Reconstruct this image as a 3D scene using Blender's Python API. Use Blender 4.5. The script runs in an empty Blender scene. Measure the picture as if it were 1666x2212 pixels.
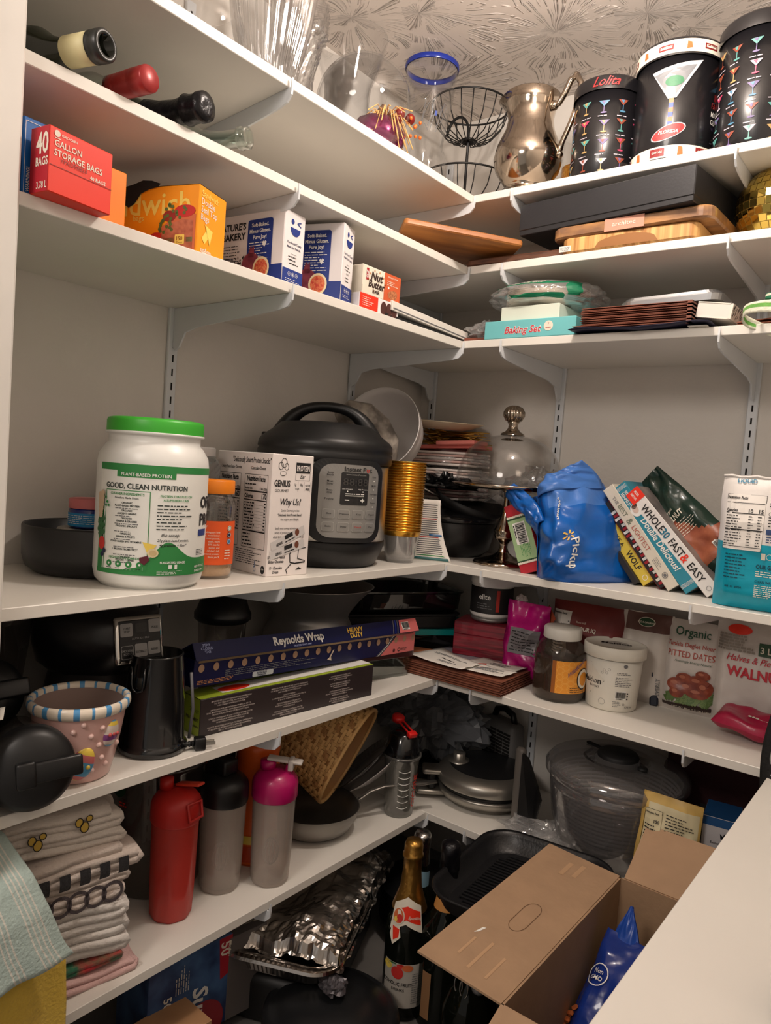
import bpy, bmesh, math, random
from mathutils import Vector, Matrix, Euler, noise
PI = math.pi
S = 0.785                      # one drawing unit is 0.785 m
scene = bpy.context.scene
COL = scene.collection
R = math.radians

# ------------------------------------------------------------------ camera
def set_camera():
    loc = Vector((1.4979, -2.088, 1.4015)) * S
    r = Vector((0.78581646, 0.6142573, 0.07197544)); u = Vector((-0.09254691, 0.00172314, 0.99570683)); f = r.cross(u) * -1
    cd = bpy.data.cameras.new('camera'); c = bpy.data.objects.new('camera', cd); COL.objects.link(c)
    m = Matrix((r, u, r.cross(u))).transposed().to_4x4(); m.translation = loc
    c.matrix_world = m
    cd.sensor_fit = 'HORIZONTAL'; cd.sensor_width = 36; cd.lens = 1595.14 / 1666 * 36; cd.clip_start = 0.02
    scene.camera = c
set_camera()
# ------------------------------------------------------------------ light
LAMP = Vector((0.92, -0.85, 2.43)) * S
ld = bpy.data.lights.new('ceiling_bulb', 'POINT'); ld.energy = 12.8; ld.shadow_soft_size = 0.035; ld.color = (1.0, 0.875, 0.775)
lo = bpy.data.objects.new('ceiling_bulb', ld); lo.location = LAMP; COL.objects.link(lo)
hl = bpy.data.lights.new('added_fill_light', 'AREA'); hl.energy = 9; hl.shape = 'DISK'; hl.size = 0.45; hl.color = (1.0, 0.89, 0.80)  # unseen fill lamp behind the camera, added to lift the mid-tones
ho = bpy.data.objects.new('added_fill_light', hl); ho.location = Vector((0.85, -2.85, 2.40))*S; ho.rotation_euler = (R(48), 0, R(4)); COL.objects.link(ho)
w = bpy.data.worlds.new('world'); scene.world = w; w.use_nodes = True
w.node_tree.nodes['Background'].inputs[0].default_value = (1.0, 0.91, 0.83, 1); w.node_tree.nodes['Background'].inputs[1].default_value = 0.30
scene.view_settings.view_transform = 'Standard'; scene.view_settings.look = 'None'
scene.view_settings.exposure = 0.2; scene.view_settings.gamma = 1.0; scene.view_settings.use_curve_mapping = False

# ------------------------------------------------------------------ materials
def lin(c):
    return tuple(((x/255)/12.92 if x/255 <= 0.04045 else ((x/255+0.055)/1.055)**2.4) for x in c)
MATS = {}
def M(name, col, rough=0.5, metal=0.0, bump=0.0, bscale=60, var=0.04, vscale=8, trans=0.0, coat=0.0, emit=0, spec=0.5, sheen=0, stretch=None, col2=None, alpha=1.0):
    if name in MATS: return MATS[name]
    m = bpy.data.materials.new(name); m.use_nodes = True; nt = m.node_tree; N = nt.nodes; L = nt.links
    b = N['Principled BSDF']; c = lin(col)
    tc = N.new('ShaderNodeTexCoord'); mp = N.new('ShaderNodeMapping'); L.new(tc.outputs['Object'], mp.inputs[0])
    if stretch: mp.inputs['Scale'].default_value = stretch
    n = N.new('ShaderNodeTexNoise'); n.inputs['Scale'].default_value = vscale; n.inputs['Detail'].default_value = 3; L.new(mp.outputs[0], n.inputs['Vector'])
    r = N.new('ShaderNodeValToRGB'); L.new(n.outputs['Fac'], r.inputs[0])
    c2 = lin(col2) if col2 else tuple(min(1, x*(1+var)) for x in c)
    r.color_ramp.elements[0].position = 0.35; r.color_ramp.elements[1].position = 0.65
    r.color_ramp.elements[0].color = (*(c if col2 else [x*(1-var) for x in c]), 1); r.color_ramp.elements[1].color = (*c2, 1)
    L.new(r.outputs[0], b.inputs['Base Color'])
    b.inputs['Roughness'].default_value = rough; b.inputs['Metallic'].default_value = metal
    b.inputs['Transmission Weight'].default_value = trans; b.inputs['Coat Weight'].default_value = coat; b.inputs['Alpha'].default_value = alpha
    b.inputs['Specular IOR Level'].default_value = spec; b.inputs['Sheen Weight'].default_value = sheen
    if emit:
        b.inputs['Emission Color'].default_value = (*c, 1); b.inputs['Emission Strength'].default_value = emit
    if bump:
        n2 = N.new('ShaderNodeTexNoise'); n2.inputs['Scale'].default_value = bscale; n2.inputs['Detail'].default_value = 4; L.new(mp.outputs[0], n2.inputs['Vector'])
        bp = N.new('ShaderNodeBump'); bp.inputs['Strength'].default_value = bump; bp.inputs['Distance'].default_value = 0.004
        L.new(n2.outputs['Fac'], bp.inputs['Height']); L.new(bp.outputs[0], b.inputs['Normal'])
    MATS[name] = m; return m
def G(name, tint=(1, 1, 1), refl=0.5, base=0.025, haze=0.0, hazecol=(1, 1, 1), rough=0.02, bump=0, bscale=30, power=3.0):
    """thin clear glass or plastic: clear film, reflective towards the edges, optional milky haze"""
    if name in MATS: return MATS[name]
    m = bpy.data.materials.new(name); m.use_nodes = True; nt = m.node_tree; N = nt.nodes; L = nt.links
    N.remove(N['Principled BSDF']); out = N['Material Output']
    tr = N.new('ShaderNodeBsdfTransparent'); tr.inputs[0].default_value = (*tint, 1)
    gl = N.new('ShaderNodeBsdfGlossy'); gl.inputs['Roughness'].default_value = rough
    lw = N.new('ShaderNodeLayerWeight'); lw.inputs['Blend'].default_value = 0.5
    pw = N.new('ShaderNodeMath'); pw.operation = 'POWER'; pw.inputs[1].default_value = power; L.new(lw.outputs['Facing'], pw.inputs[0])
    ma = N.new('ShaderNodeMath'); ma.operation = 'MULTIPLY_ADD'; ma.inputs[1].default_value = refl; ma.inputs[2].default_value = base; ma.use_clamp = True
    L.new(pw.outputs[0], ma.inputs[0])
    mx = N.new('ShaderNodeMixShader'); L.new(ma.outputs[0], mx.inputs[0]); L.new(tr.outputs[0], mx.inputs[1]); L.new(gl.outputs[0], mx.inputs[2])
    last = mx
    if haze:
        df = N.new('ShaderNodeBsdfDiffuse'); df.inputs[0].default_value = (*hazecol, 1)
        m2 = N.new('ShaderNodeMixShader'); m2.inputs[0].default_value = haze; L.new(mx.outputs[0], m2.inputs[1]); L.new(df.outputs[0], m2.inputs[2]); last = m2
    L.new(last.outputs[0], out.inputs[0])
    tc = N.new('ShaderNodeTexCoord'); n2 = N.new('ShaderNodeTexNoise'); n2.inputs['Scale'].default_value = bscale; n2.inputs['Detail'].default_value = 3
    L.new(tc.outputs['Object'], n2.inputs['Vector'])
    bp = N.new('ShaderNodeBump'); bp.inputs['Strength'].default_value = bump or 0.02; bp.inputs['Distance'].default_value = 0.006
    L.new(n2.outputs['Fac'], bp.inputs['Height']); L.new(bp.outputs[0], gl.inputs['Normal'])
    MATS[name] = m; return m
def wood(name, c1, c2, scale=6, rough=0.5, stretch=(1, 12, 12), coat=0.0):
    return M(name, c1, rough, col2=c2, vscale=scale, stretch=stretch, bump=0.15, bscale=scale*3, coat=coat)

WHITE = M('white_print', (238, 236, 230), 0.5); BLACK = M('black_print', (28, 27, 28), 0.5); GREYP = M('grey_print', (110, 110, 112), 0.5)
SHELF = M('shelf_melamine', (228, 224, 216), 0.38, bump=0.03, bscale=200, var=0.015)
SHELFEDGE = SHELF
WALL = M('painted_wall', (218, 213, 206), 0.75, bump=0.25, bscale=90, var=0.02)
BRK = M('white_enamel_steel', (214, 218, 222), 0.35, var=0.01)
BLKP = M('black_plastic', (18, 18, 19), 0.35, bump=0.05, bscale=120); BLKM = M('matte_black', (22, 22, 23), 0.6, bump=0.1, bscale=150)
STEEL = M('brushed_steel', (190, 186, 180), 0.28, 1.0, bump=0.08, bscale=40, stretch=(1, 1, 30)); CHROME = M('chrome', (225, 222, 216), 0.07, 1.0)
SILVER = M('tarnished_silver', (176, 162, 146), 0.11, 1.0, bump=0.05, bscale=16, var=0.22, vscale=14); DARKSTEEL = M('dark_steel', (150, 148, 146), 0.4, .7)
GLASS = G('clear_glass'); RIBGLASS = G('ribbed_clear_glass', refl=0.9, base=0.12, power=1.5)
FILM = G('crinkled_clear_film', refl=0.7, base=0.16, haze=0.12, rough=0.12, bump=0.9, bscale=45, power=1.6)
GOLD = M('gold_plastic', (214, 160, 60), 0.22, 0.9); PAPER = M('white_paper', (226, 222, 214), 0.7); CARD = M('kraft_cardboard', (168, 136, 106), 0.8, bump=0.15, bscale=80, var=0.05, vscale=20)

# ------------------------------------------------------------------ mesh builder
class MB:
    def __init__(s): s.v = []; s.f = []; s.m = []; s.sm = []; s.mats = []
    def mi(s, mat):
        if mat not in s.mats: s.mats.append(mat)
        return s.mats.index(mat)
    def add(s, vs, fs, mat, smooth=False, X=None):
        o = len(s.v); vs = [Vector(p) for p in vs]
        if X is not None: vs = [X @ p for p in vs]
        s.v += vs; mf = mat if callable(mat) and not hasattr(mat, 'node_tree') else None
        for k, f in enumerate(fs):
            s.f.append([o+i for i in f]); s.m.append(s.mi(mf(k) if mf else mat)); s.sm.append(smooth)
        return s
    def box(s, x0, x1, y0, y1, z0, z1, mat, bev=0.0, X=None, seg=1):
        if bev <= 0:
            vs = [(x, y, z) for x in (x0, x1) for y in (y0, y1) for z in (z0, z1)]
            return s.add(vs, [(0, 1, 3, 2), (4, 6, 7, 5), (0, 4, 5, 1), (2, 3, 7, 6), (0, 2, 6, 4), (1, 5, 7, 3)], mat, False, X)
        bm = bmesh.new(); bmesh.ops.create_cube(bm, size=1)
        for v in bm.verts: v.co = Vector(((x0+x1)/2+v.co.x*(x1-x0), (y0+y1)/2+v.co.y*(y1-y0), (z0+z1)/2+v.co.z*(z1-z0)))
        bmesh.ops.bevel(bm, geom=list(bm.edges), offset=min(bev, 0.49*min(x1-x0, y1-y0, z1-z0)), segments=seg, profile=0.5, affect='EDGES')
        bm.verts.index_update(); s.add([v.co.copy() for v in bm.verts], [[v.index for v in f.verts] for f in bm.faces], mat, seg > 1, X); bm.free(); return s
    def lathe(s, prof, mat, n=40, X=None, smooth=True, mod=None, a0=0, a1=2*PI):
        """prof: [(r,z)...] ; mod(theta, r, z) -> r ; mat may be a function of profile segment index"""
        full = abs(a1-a0-2*PI) < 1e-6; k = len(prof); vs = []; nn = n if full else n+1
        for i in range(nn):
            t = a0+(a1-a0)*i/n
            for r, z in prof:
                rr = mod(t, r, z) if mod else r
                vs.append((rr*math.cos(t), rr*math.sin(t), z))
        o = len(s.v)
        fs = []; ms = []
        for i in range(n):
            j = (i+1) % nn
            for q in range(k-1):
                a, b, c, d = i*k+q, j*k+q, j*k+q+1, i*k+q+1
                if prof[q][0] < 1e-6: f = (a, c, d)
                elif prof[q+1][0] < 1e-6: f = (a, b, d)
                else: f = (a, b, c, d)
                fs.append(f); ms.append(q)
        if callable(mat) and not hasattr(mat, 'node_tree'):
            s.add(vs, fs, lambda q: mat(ms[q]), smooth, X)
        else: s.add(vs, fs, mat, smooth, X)
        return s
    def tube(s, pts, r, mat, n=8, closed=False, X=None, smooth=True, flat=1.0):
        pts = [Vector(p) for p in pts]; k = len(pts); rs = r if isinstance(r, (list, tuple)) else [r]*k
        vs = []; up = None
        for i, p in enumerate(pts):
            t = (pts[(i+1) % k]-pts[i-1]) if closed else (pts[min(i+1, k-1)]-pts[max(i-1, 0)])
            t = t.normalized() if t.length > 1e-9 else Vector((0, 0, 1))
            if up is None: up = Vector((0, 0, 1)) if abs(t.z) < 0.9 else Vector((1, 0, 0))
            a = (up-t*up.dot(t)); a = a.normalized() if a.length > 1e-6 else t.orthogonal().normalized(); b = t.cross(a); up = a
            for j in range(n):
                th = 2*PI*j/n; vs.append(p+a*math.cos(th)*rs[i]*flat+b*math.sin(th)*rs[i])
        fs = []
        for i in range(k if closed else k-1):
            for j in range(n):
                a = i*n+j; b = i*n+(j+1) % n; c = ((i+1) % k)*n+(j+1) % n; d = ((i+1) % k)*n+j; fs.append((a, b, c, d))
        if not closed: fs += [tuple(range(n))[::-1], tuple((k-1)*n+j for j in range(n))]
        return s.add(vs, fs, mat, smooth, X)
    def prism(s, poly, z0, z1, mat, X=None, smooth=False):
        n = len(poly); vs = [(x, y, z0) for x, y in poly]+[(x, y, z1) for x, y in poly]
        fs = [tuple(range(n))[::-1], tuple(range(n, 2*n))]+[(i, (i+1) % n, n+(i+1) % n, n+i) for i in range(n)]
        return s.add(vs, fs, mat, smooth, X)
    def grid(s, fn, nu, nv, mat, cu=False, cv=False, smooth=True, X=None):
        U = nu if cu else nu+1; V = nv if cv else nv+1
        vs = [fn(i/nu, j/nv) for i in range(U) for j in range(V)]; fs = []; uv = []
        for i in range(nu):
            for j in range(nv):
                fs.append((i*V+j, ((i+1) % U)*V+j, ((i+1) % U)*V+(j+1) % V, i*V+(j+1) % V)); uv.append(((i+.5)/nu, (j+.5)/nv))
        if callable(mat) and not hasattr(mat, 'node_tree'): return s.add(vs, fs, lambda k: mat(*uv[k]), smooth, X)
        return s.add(vs, fs, mat, smooth, X)
    def ball(s, c, r, mat, n=16, sc=(1, 1, 1), X=None):
        k = max(6, n//2)
        prof = [(r*math.sin(PI*i/k) if 0 < i < k else 0.0, -r*math.cos(PI*i/k)) for i in range(k+1)]
        T = Matrix.Translation(c) @ Matrix.Diagonal((*sc, 1)); return s.lathe(prof, mat, n, T if X is None else X @ T)
    def text(s, txt, size, mat, fn, align='L', bold=0.0, shear=0.0, sx=1.0, sub=0):
        vs, fs = glyphs(txt, bold, shear, sub)
        if not vs: return s
        w = max(v[0] for v in vs); off = {'L': 0, 'C': -w/2, 'R': -w}[align]
        return s.add([fn((v[0]+off)*size*sx, v[1]*size) for v in vs], fs, mat)
    def bars(s, fn, u0, u1, v0, v1, rows, mat, seed=1, fill=0.5, word=0.02):
        rnd = random.Random(seed); h = (v1-v0)/rows
        for i in range(rows):
            y = v1-(i+0.5)*h; x = u0; end = u0+(u1-u0)*rnd.uniform(0.6, 1)
            while x < end:
                L_ = min(word*rnd.uniform(0.3, 1.4), end-x)
                a, b = x, x+L_; s.add([fn(a, y-h*fill/2), fn(b, y-h*fill/2), fn(b, y+h*fill/2), fn(a, y+h*fill/2)], [(0, 1, 2, 3)], mat); x = b+word*0.22
        return s
    def rect(s, fn, u0, u1, v0, v1, mat, nu=1, nv=1, rad=0):
        if rad:
            pts = []
            for cx, cy, a in ((u1-rad, v1-rad, 0), (u0+rad, v1-rad, 90), (u0+rad, v0+rad, 180), (u1-rad, v0+rad, 270)):
                for k in range(6): t = R(a+k*18); pts.append(fn(cx+rad*math.cos(t), cy+rad*math.sin(t)))
            return s.add(pts, [tuple(range(len(pts)))], mat)
        return s.grid(lambda a, b: fn(u0+(u1-u0)*a, v0+(v1-v0)*b), nu, nv, mat, smooth=False)
    def poly(s, fn, pts, mat, n=4):
        cx = sum(p[0] for p in pts)/len(pts); cy = sum(p[1] for p in pts)/len(pts)
        ext = max(max(abs(p[0]-cx), abs(p[1]-cy)) for p in pts)
        if ext < .012: return s.add([fn(a, b) for a, b in pts], [tuple(range(len(pts)))], mat)
        vs = []; fs = []
        for (ax, ay), (bx_, by_) in zip(pts, pts[1:]+pts[:1]):
            o = len(vs)
            for i in range(n+1):
                for j in range(i+1):
                    q = i/n; k = j/i if i else 0; vs.append(fn(cx+(ax+(bx_-ax)*k-cx)*q, cy+(ay+(by_-ay)*k-cy)*q))
            for i in range(n):
                for j in range(i+1):
                    a0 = o+i*(i+1)//2+j; b0 = o+(i+1)*(i+2)//2+j; fs.append((a0, b0, b0+1))
                    if j < i: fs.append((a0, b0+1, a0+1))
        return s.add(vs, fs, mat)
    def disc(s, fn, cu, cv, r, mat, n=20, ry=None):
        if r > .012: return s.poly(fn, [(cu+r*math.cos(2*PI*k/n), cv+(ry or r)*math.sin(2*PI*k/n)) for k in range(n)], mat, 3)
        return s.add([fn(cu+r*math.cos(2*PI*k/n), cv+(ry or r)*math.sin(2*PI*k/n)) for k in range(n)], [tuple(range(n))], mat)
    def ring(s, fn, cu, cv, r, t, mat, n=24, ry=None):
        ry = ry or r
        vs = [fn(cu+(r-t*e)*math.cos(2*PI*k/n), cv+(ry-t*e)*math.sin(2*PI*k/n)) for k in range(n) for e in (0, 1)]
        return s.add(vs, [(2*k, (2*k+2) % (2*n), (2*k+3) % (2*n), 2*k+1) for k in range(n)], mat)
    def line(s, fn, pts, t, mat):
        for (a, b), (c, d) in zip(pts, pts[1:]):
            l = math.hypot(c-a, d-b) or 1; nx, ny = -(d-b)/l*t/2, (c-a)/l*t/2
            s.add([fn(a-nx, b-ny), fn(c-nx, d-ny), fn(c+nx, d+ny), fn(a+nx, b+ny)], [(0, 1, 2, 3)], mat)
        return s
    def barcode(s, fn, u0, u1, v0, v1, seed=3):
        s.rect(fn, u0, u1, v0, v1, WHITE); rnd = random.Random(seed); f2 = lambda a, b: fn(a, b, 2)
        x = u0+(u1-u0)*.06
        while x < u1-(u1-u0)*.08:
            w = (u1-u0)*rnd.choice((.015, .03, .045)); s.rect(f2, x, x+w, v0+(v1-v0)*.2, v1-(v1-v0)*.08, BLACK); x += w+(u1-u0)*rnd.choice((.015, .03))
        s.bars(f2, u0+(u1-u0)*.1, u1, v0, v0+(v1-v0)*.16, 1, BLACK, seed, .6, (u1-u0)*.12); return s
    def build(s, name, parent=None, loc=None, rot=None, label=None, cat=None, group=None, kind=None, solid=0, sub=0, soffset=0):
        me = bpy.data.meshes.new(name); me.from_pydata([v*S for v in s.v], [], s.f)
        for m in s.mats: me.materials.append(m)
        me.polygons.foreach_set('material_index', s.m); me.polygons.foreach_set('use_smooth', s.sm); me.update()
        o = bpy.data.objects.new(name, me); COL.objects.link(o)
        if parent is not None: o.parent = parent
        if loc is not None: o.location = Vector(loc)*S
        if rot is not None: o.rotation_euler = rot
        if solid:
            md = o.modifiers.new('thickness', 'SOLIDIFY'); md.thickness = solid*S; md.offset = soffset
        if sub:
            md = o.modifiers.new('smooth', 'SUBSURF'); md.levels = sub; md.render_levels = sub
        tag(o, label, cat, group, kind); return o
GC = {}
def glyphs(txt, bold=0.0, shear=0.0, sub=0):
    key = (txt, bold, shear, sub)
    if key in GC: return GC[key]
    cu = bpy.data.curves.new('print', 'FONT'); cu.body = txt; cu.size = 1; cu.resolution_u = 2; cu.offset = bold; cu.shear = shear; cu.fill_mode = 'FRONT'
    ob = bpy.data.objects.new('print', cu); me = bpy.data.meshes.new_from_object(ob)
    bm = bmesh.new(); bm.from_mesh(me); bmesh.ops.triangulate(bm, faces=list(bm.faces))
    for k in range(sub): bmesh.ops.subdivide_edges(bm, edges=[e for e in bm.edges if e.calc_length() > 0.25], cuts=1); bmesh.ops.triangulate(bm, faces=list(bm.faces))
    bm.verts.index_update(); x0 = min([v.co.x for v in bm.verts], default=0)
    GC[key] = ([(v.co.x-x0, v.co.y) for v in bm.verts], [[v.index for v in f.verts] for f in bm.faces])
    bm.free(); bpy.data.objects.remove(ob); bpy.data.curves.remove(cu); bpy.data.meshes.remove(me); return GC[key]
OFF = 0.00035
def pl(o, u, v, k0=1):
    o = Vector(o); u = Vector(u).normalized(); v = Vector(v).normalized(); n = u.cross(v)
    return lambda a, b, k=k0: o+u*a+v*b+n*OFF*k
def cyl(r, th0, z0, k0=1, taper=0):
    return lambda a, b, k=k0: Vector(((r+taper*b+OFF*k*1.6)*math.cos(th0+a/r), (r+taper*b+OFF*k*1.6)*math.sin(th0+a/r), z0+b))
def up2(f): return lambda a, b, k=2: f(a, b, k)
def tag(o, label=None, cat=None, group=None, kind=None):
    if label: o['label'] = label
    if cat: o['category'] = cat
    if group: o['group'] = group
    if kind: o['kind'] = kind
    return o
def thing(name, label, cat, loc, rz=0, group=None, rot=None):
    o = bpy.data.objects.new(name, None); COL.objects.link(o); o.empty_display_size = 0.02
    o.location = Vector(loc)*S; o.rotation_euler = rot if rot else (0, 0, R(rz)); return tag(o, label, cat, group)
def nz(x, y=0, z=0, s=1): return noise.noise(Vector((x*s, y*s, z*s)))
def front(w, d, h): return pl((-w/2, -d/2, 0), (1, 0, 0), (0, 0, 1))
def right(w, d, h): return pl((w/2, -d/2, 0), (0, 1, 0), (0, 0, 1))
def left(w, d, h): return pl((-w/2, d/2, 0), (0, -1, 0), (0, 0, 1))
def top(w, d, h): return pl((-w/2, -d/2, h), (1, 0, 0), (0, 1, 0))
def corner(P, rz, w, d):
    """place for a carton whose near right corner (local +x,-y) stands at P"""
    a = R(rz); u = Vector((math.cos(a), math.sin(a), 0)); v = Vector((-math.sin(a), math.cos(a), 0))
    return tuple(Vector(P)-u*w/2+v*d/2)
def copytree(o, parent=None):
    c = o.copy(); COL.objects.link(c)
    if parent: c.parent = parent
    for ch in o.children: copytree(ch, c)
    return c
# ------------------------------------------------------------------ setting
Z = [2.1445, 1.957, 1.7598, 1.1551, 0.8344, 0.4525]; T = 0.0202; D1 = 0.4; D2 = 0.388; FL = 0.12; CE = 2.555; YE = -1.58
def ceiling_mat():
    m = bpy.data.materials.new('stomped_ceiling_texture'); m.use_nodes = True; nt = m.node_tree; N = nt.nodes; L = nt.links; b = N['Principled BSDF']
    b.inputs['Base Color'].default_value = (*lin((222, 212, 204)), 1); b.inputs['Roughness'].default_value = 0.7
    tc = N.new('ShaderNodeTexCoord'); nd = N.new('ShaderNodeTexNoise'); nd.inputs['Scale'].default_value = 7
    L.new(tc.outputs['Object'], nd.inputs['Vector'])
    dd = N.new('ShaderNodeVectorMath'); dd.operation = 'MULTIPLY_ADD'; L.new(nd.outputs['Color'], dd.inputs[0]); dd.inputs[1].default_value = (.05, .05, 0); L.new(tc.outputs['Object'], dd.inputs[2])
    vo = N.new('ShaderNodeTexVoronoi'); vo.inputs['Scale'].default_value = 4.6; vo.voronoi_dimensions = '2D'; L.new(tc.outputs['Object'], vo.inputs['Vector'])
    sb = N.new('ShaderNodeVectorMath'); sb.operation = 'SUBTRACT'; L.new(dd.outputs[0], sb.inputs[0]); L.new(vo.outputs['Position'], sb.inputs[1])
    sx = N.new('ShaderNodeSeparateXYZ'); L.new(sb.outputs[0], sx.inputs[0])
    at = N.new('ShaderNodeMath'); at.operation = 'ARCTAN2'; L.new(sx.outputs[1], at.inputs[0]); L.new(sx.outputs[0], at.inputs[1])
    ln = N.new('ShaderNodeVectorMath'); ln.operation = 'LENGTH'; L.new(sb.outputs[0], ln.inputs[0])
    def mul(a, k, add=None):
        q = N.new('ShaderNodeMath'); q.operation = 'MULTIPLY'; L.new(a, q.inputs[0]); q.inputs[1].default_value = k; return q.outputs[0]
    cb = N.new('ShaderNodeCombineXYZ'); L.new(mul(at.outputs[0], 5.2), cb.inputs[0]); L.new(mul(ln.outputs['Value'], 17), cb.inputs[1])
    wn = N.new('ShaderNodeVectorMath'); wn.operation = 'MULTIPLY_ADD'; L.new(vo.outputs['Color'], wn.inputs[0]); wn.inputs[1].default_value = (40, 40, 40); L.new(cb.outputs[0], wn.inputs[2])
    n = N.new('ShaderNodeTexNoise'); n.inputs['Scale'].default_value = 1.35; n.inputs['Detail'].default_value = 2.0; n.inputs['Roughness'].default_value = 0.6; L.new(wn.outputs[0], n.inputs['Vector'])
    # ridges where the noise crosses 0.5
    fq = N.new('ShaderNodeMath'); fq.operation = 'PINGPONG'; L.new(n.outputs['Fac'], fq.inputs[0]); fq.inputs[1].default_value = 0.085
    s1 = N.new('ShaderNodeMath'); s1.operation = 'SUBTRACT'; L.new(fq.outputs[0], s1.inputs[0]); s1.inputs[1].default_value = 0.085
    ab = N.new('ShaderNodeMath'); ab.operation = 'ABSOLUTE'; L.new(s1.outputs[0], ab.inputs[0])
    mr = N.new('ShaderNodeMapRange'); mr.inputs['From Min'].default_value = 0.0; mr.inputs['From Max'].default_value = 0.03; mr.inputs['To Min'].default_value = 1; mr.inputs['To Max'].default_value = 0; L.new(ab.outputs[0], mr.inputs['Value'])
    fr = N.new('ShaderNodeTexNoise'); fr.inputs['Scale'].default_value = 30; L.new(tc.outputs['Object'], fr.inputs['Vector'])
    m3 = N.new('ShaderNodeMapRange'); m3.inputs['From Min'].default_value = 0.42; m3.inputs['From Max'].default_value = 0.56; L.new(fr.outputs['Fac'], m3.inputs['Value'])
    mm = N.new('ShaderNodeMath'); mm.operation = 'MULTIPLY'; L.new(mr.outputs[0], mm.inputs[0]); L.new(m3.outputs[0], mm.inputs[1])
    bp = N.new('ShaderNodeBump'); bp.inputs['Strength'].default_value = 1.0; bp.inputs['Distance'].default_value = 0.006; L.new(mm.outputs[0], bp.inputs['Height']); L.new(bp.outputs[0], b.inputs['Normal'])
    return m
CEIL = ceiling_mat()
FLOORM = M('grey_vinyl_floor', (128, 125, 122), 0.5, bump=0.1, bscale=30, var=0.08)
def slab(name, x0, x1, y0, y1, z0, z1, mat): return MB().box(x0, x1, y0, y1, z0, z1, mat).build(name, kind='structure')
XR = 1.66
slab('floor', -0.08, XR+.06, -3.2, 0.06, FL-0.05, FL, FLOORM)
slab('ceiling', -0.08, XR+.06, -3.2, 0.06, CE, CE+.05, CEIL)
slab('wall_left', -0.06, 0, YE-.01, 0.06, FL, CE, WALL)
slab('wall_back', 0, XR, 0, 0.06, FL, CE, WALL)
slab('wall_right', XR, XR+.06, -3.2, 0.06, FL, CE, WALL)
slab('wall_front', -0.08, 0.4, -1.75, YE-.004, FL, CE, WALL)
MB().box(0.4, 0.418, -1.76, YE-.003, FL, CE, M('door_trim_paint', (226, 222, 216), 0.4), bev=.004).build('trim_1', kind='structure')
slab('wall_hall', -0.6, -0.08, -1.75, -1.70, FL, CE, WALL)

SHF = []
names = ['topmost', 'second', 'third', 'fourth', 'fifth', 'lowest']
for i, z in enumerate(Z):
    a = MB().box(0.001, D1, YE, -D2-.0015, z-T, z, SHELF, bev=.0012)
    o = a.build('shelf_board', label='white shelf board on the left wall, %s of six counting from the ceiling' % names[i], cat='shelf')
    b = MB().box(0.001, (1.24 if i == 4 else XR-.002), -D2, -.001, z-T, z, SHELF, bev=.0012)
    b.build('shelf_board', label='white shelf board on the back wall, %s of six counting from the ceiling' % names[i], cat='shelf')
MB().box(1.24, XR-.002, YE, -.001, Z[4]-T, Z[4], SHELF, bev=.0012).build('shelf_board', label='wide white counter board filling the right bottom corner of the picture', cat='shelf')

SLOT = M('slot_dark', (20, 18, 16), 0.9)
def standard(loc, rz, label):
    t = thing('shelf_standard', label, 'shelf rail', loc, rz, None)
    m = MB(); z0, z1 = FL+.1, CE-.12
    m.box(-.013, .013, -.010, 0, z0, z1, BRK, bev=.002)
    z = z0+.03; f = pl((0, -.010, 0), (1, 0, 0), (0, 0, 1))
    while z < z1-.03:
        m.rect(f, -.0022, .0022, z, z+.017, SLOT); z += .0325
    m.build('rail', t); return t
RL = 'slotted white steel rail on the '
standard((0.0005, -1.0253, 0), 90, RL+'left wall above the white protein tub')
standard((0.0005, -0.375, 0), 90, RL+'left wall behind the open white mixing bowl')
standard((0.0518, -.0005, 0), 0, RL+'back wall closest to the room corner')
standard((0.5192, -.0005, 0), 0, RL+'back wall right of the glass cake dome')
standard((1.0539, -.0005, 0), 0, RL+'back wall above the teal and white pouch')

def bracket(P, Q, z, label):
    """steel bracket from wall point P to lip point Q (both xy), under shelf bottom z"""
    P = Vector((*P, 0)); Q = Vector((*Q, 0)); d = (Q-P); L_ = d.length; a = math.atan2(d.y, d.x)
    prof = [(0.011, 0), (L_+.004, 0), (L_+.007, .016), (L_+.009, .017), (L_+.0095, 0), (L_+.008, -.014), (L_-.004, -.026), (L_-.03, -.031), (.10, -.048), (.055, -.058), (.035, -.09), (.022, -.098), (.011, -.09)]
    n = len(prof); m = MB(); w = .0022
    vs = [(x, -w, y) for x, y in prof]+[(x, w, y) for x, y in prof]
    m.add(vs, [tuple(range(n)), tuple(range(n, 2*n))[::-1]]+[(i, n+i, n+(i+1) % n, (i+1) % n) for i in range(n)], BRK)
    return m.build('shelf_bracket', None, (P.x, P.y, z), (0, 0, a), label, 'shelf bracket')
def yl(i): return -1.0253+[-.045, -.01, -.009, .018, .035, .04][i]
on = ['topmost', 'second', 'third', 'fourth', 'fifth', 'lowest']
for i, z in enumerate(Z):
    zb = z-T-.0006
    bracket((0.0, -1.0253), (D1, yl(i)), zb, 'white steel bracket midway under the %s left shelf' % on[i])
    bracket((0.0, -0.375-.018), (D1, -D2-.004+(.0 if i != 5 else .004)), zb, 'white steel bracket at the inner corner under the %s left shelf' % on[i])
    bracket((0.0518, 0.0), (0.055, -D2+.05), zb, 'white steel bracket next to the room corner under the %s back shelf' % on[i])
    bracket((0.5192, 0.0), (0.5192+[.0, -.011, .004, 0, -.004, .012][i], -D2), zb, 'white steel bracket left of centre under the %s back shelf' % on[i])
    bracket((1.0539, 0.0), (1.0539+[0, .002, .002, -.002, .012, .01][i], -D2), zb, 'white steel bracket right of centre under the %s back shelf' % on[i])
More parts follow.
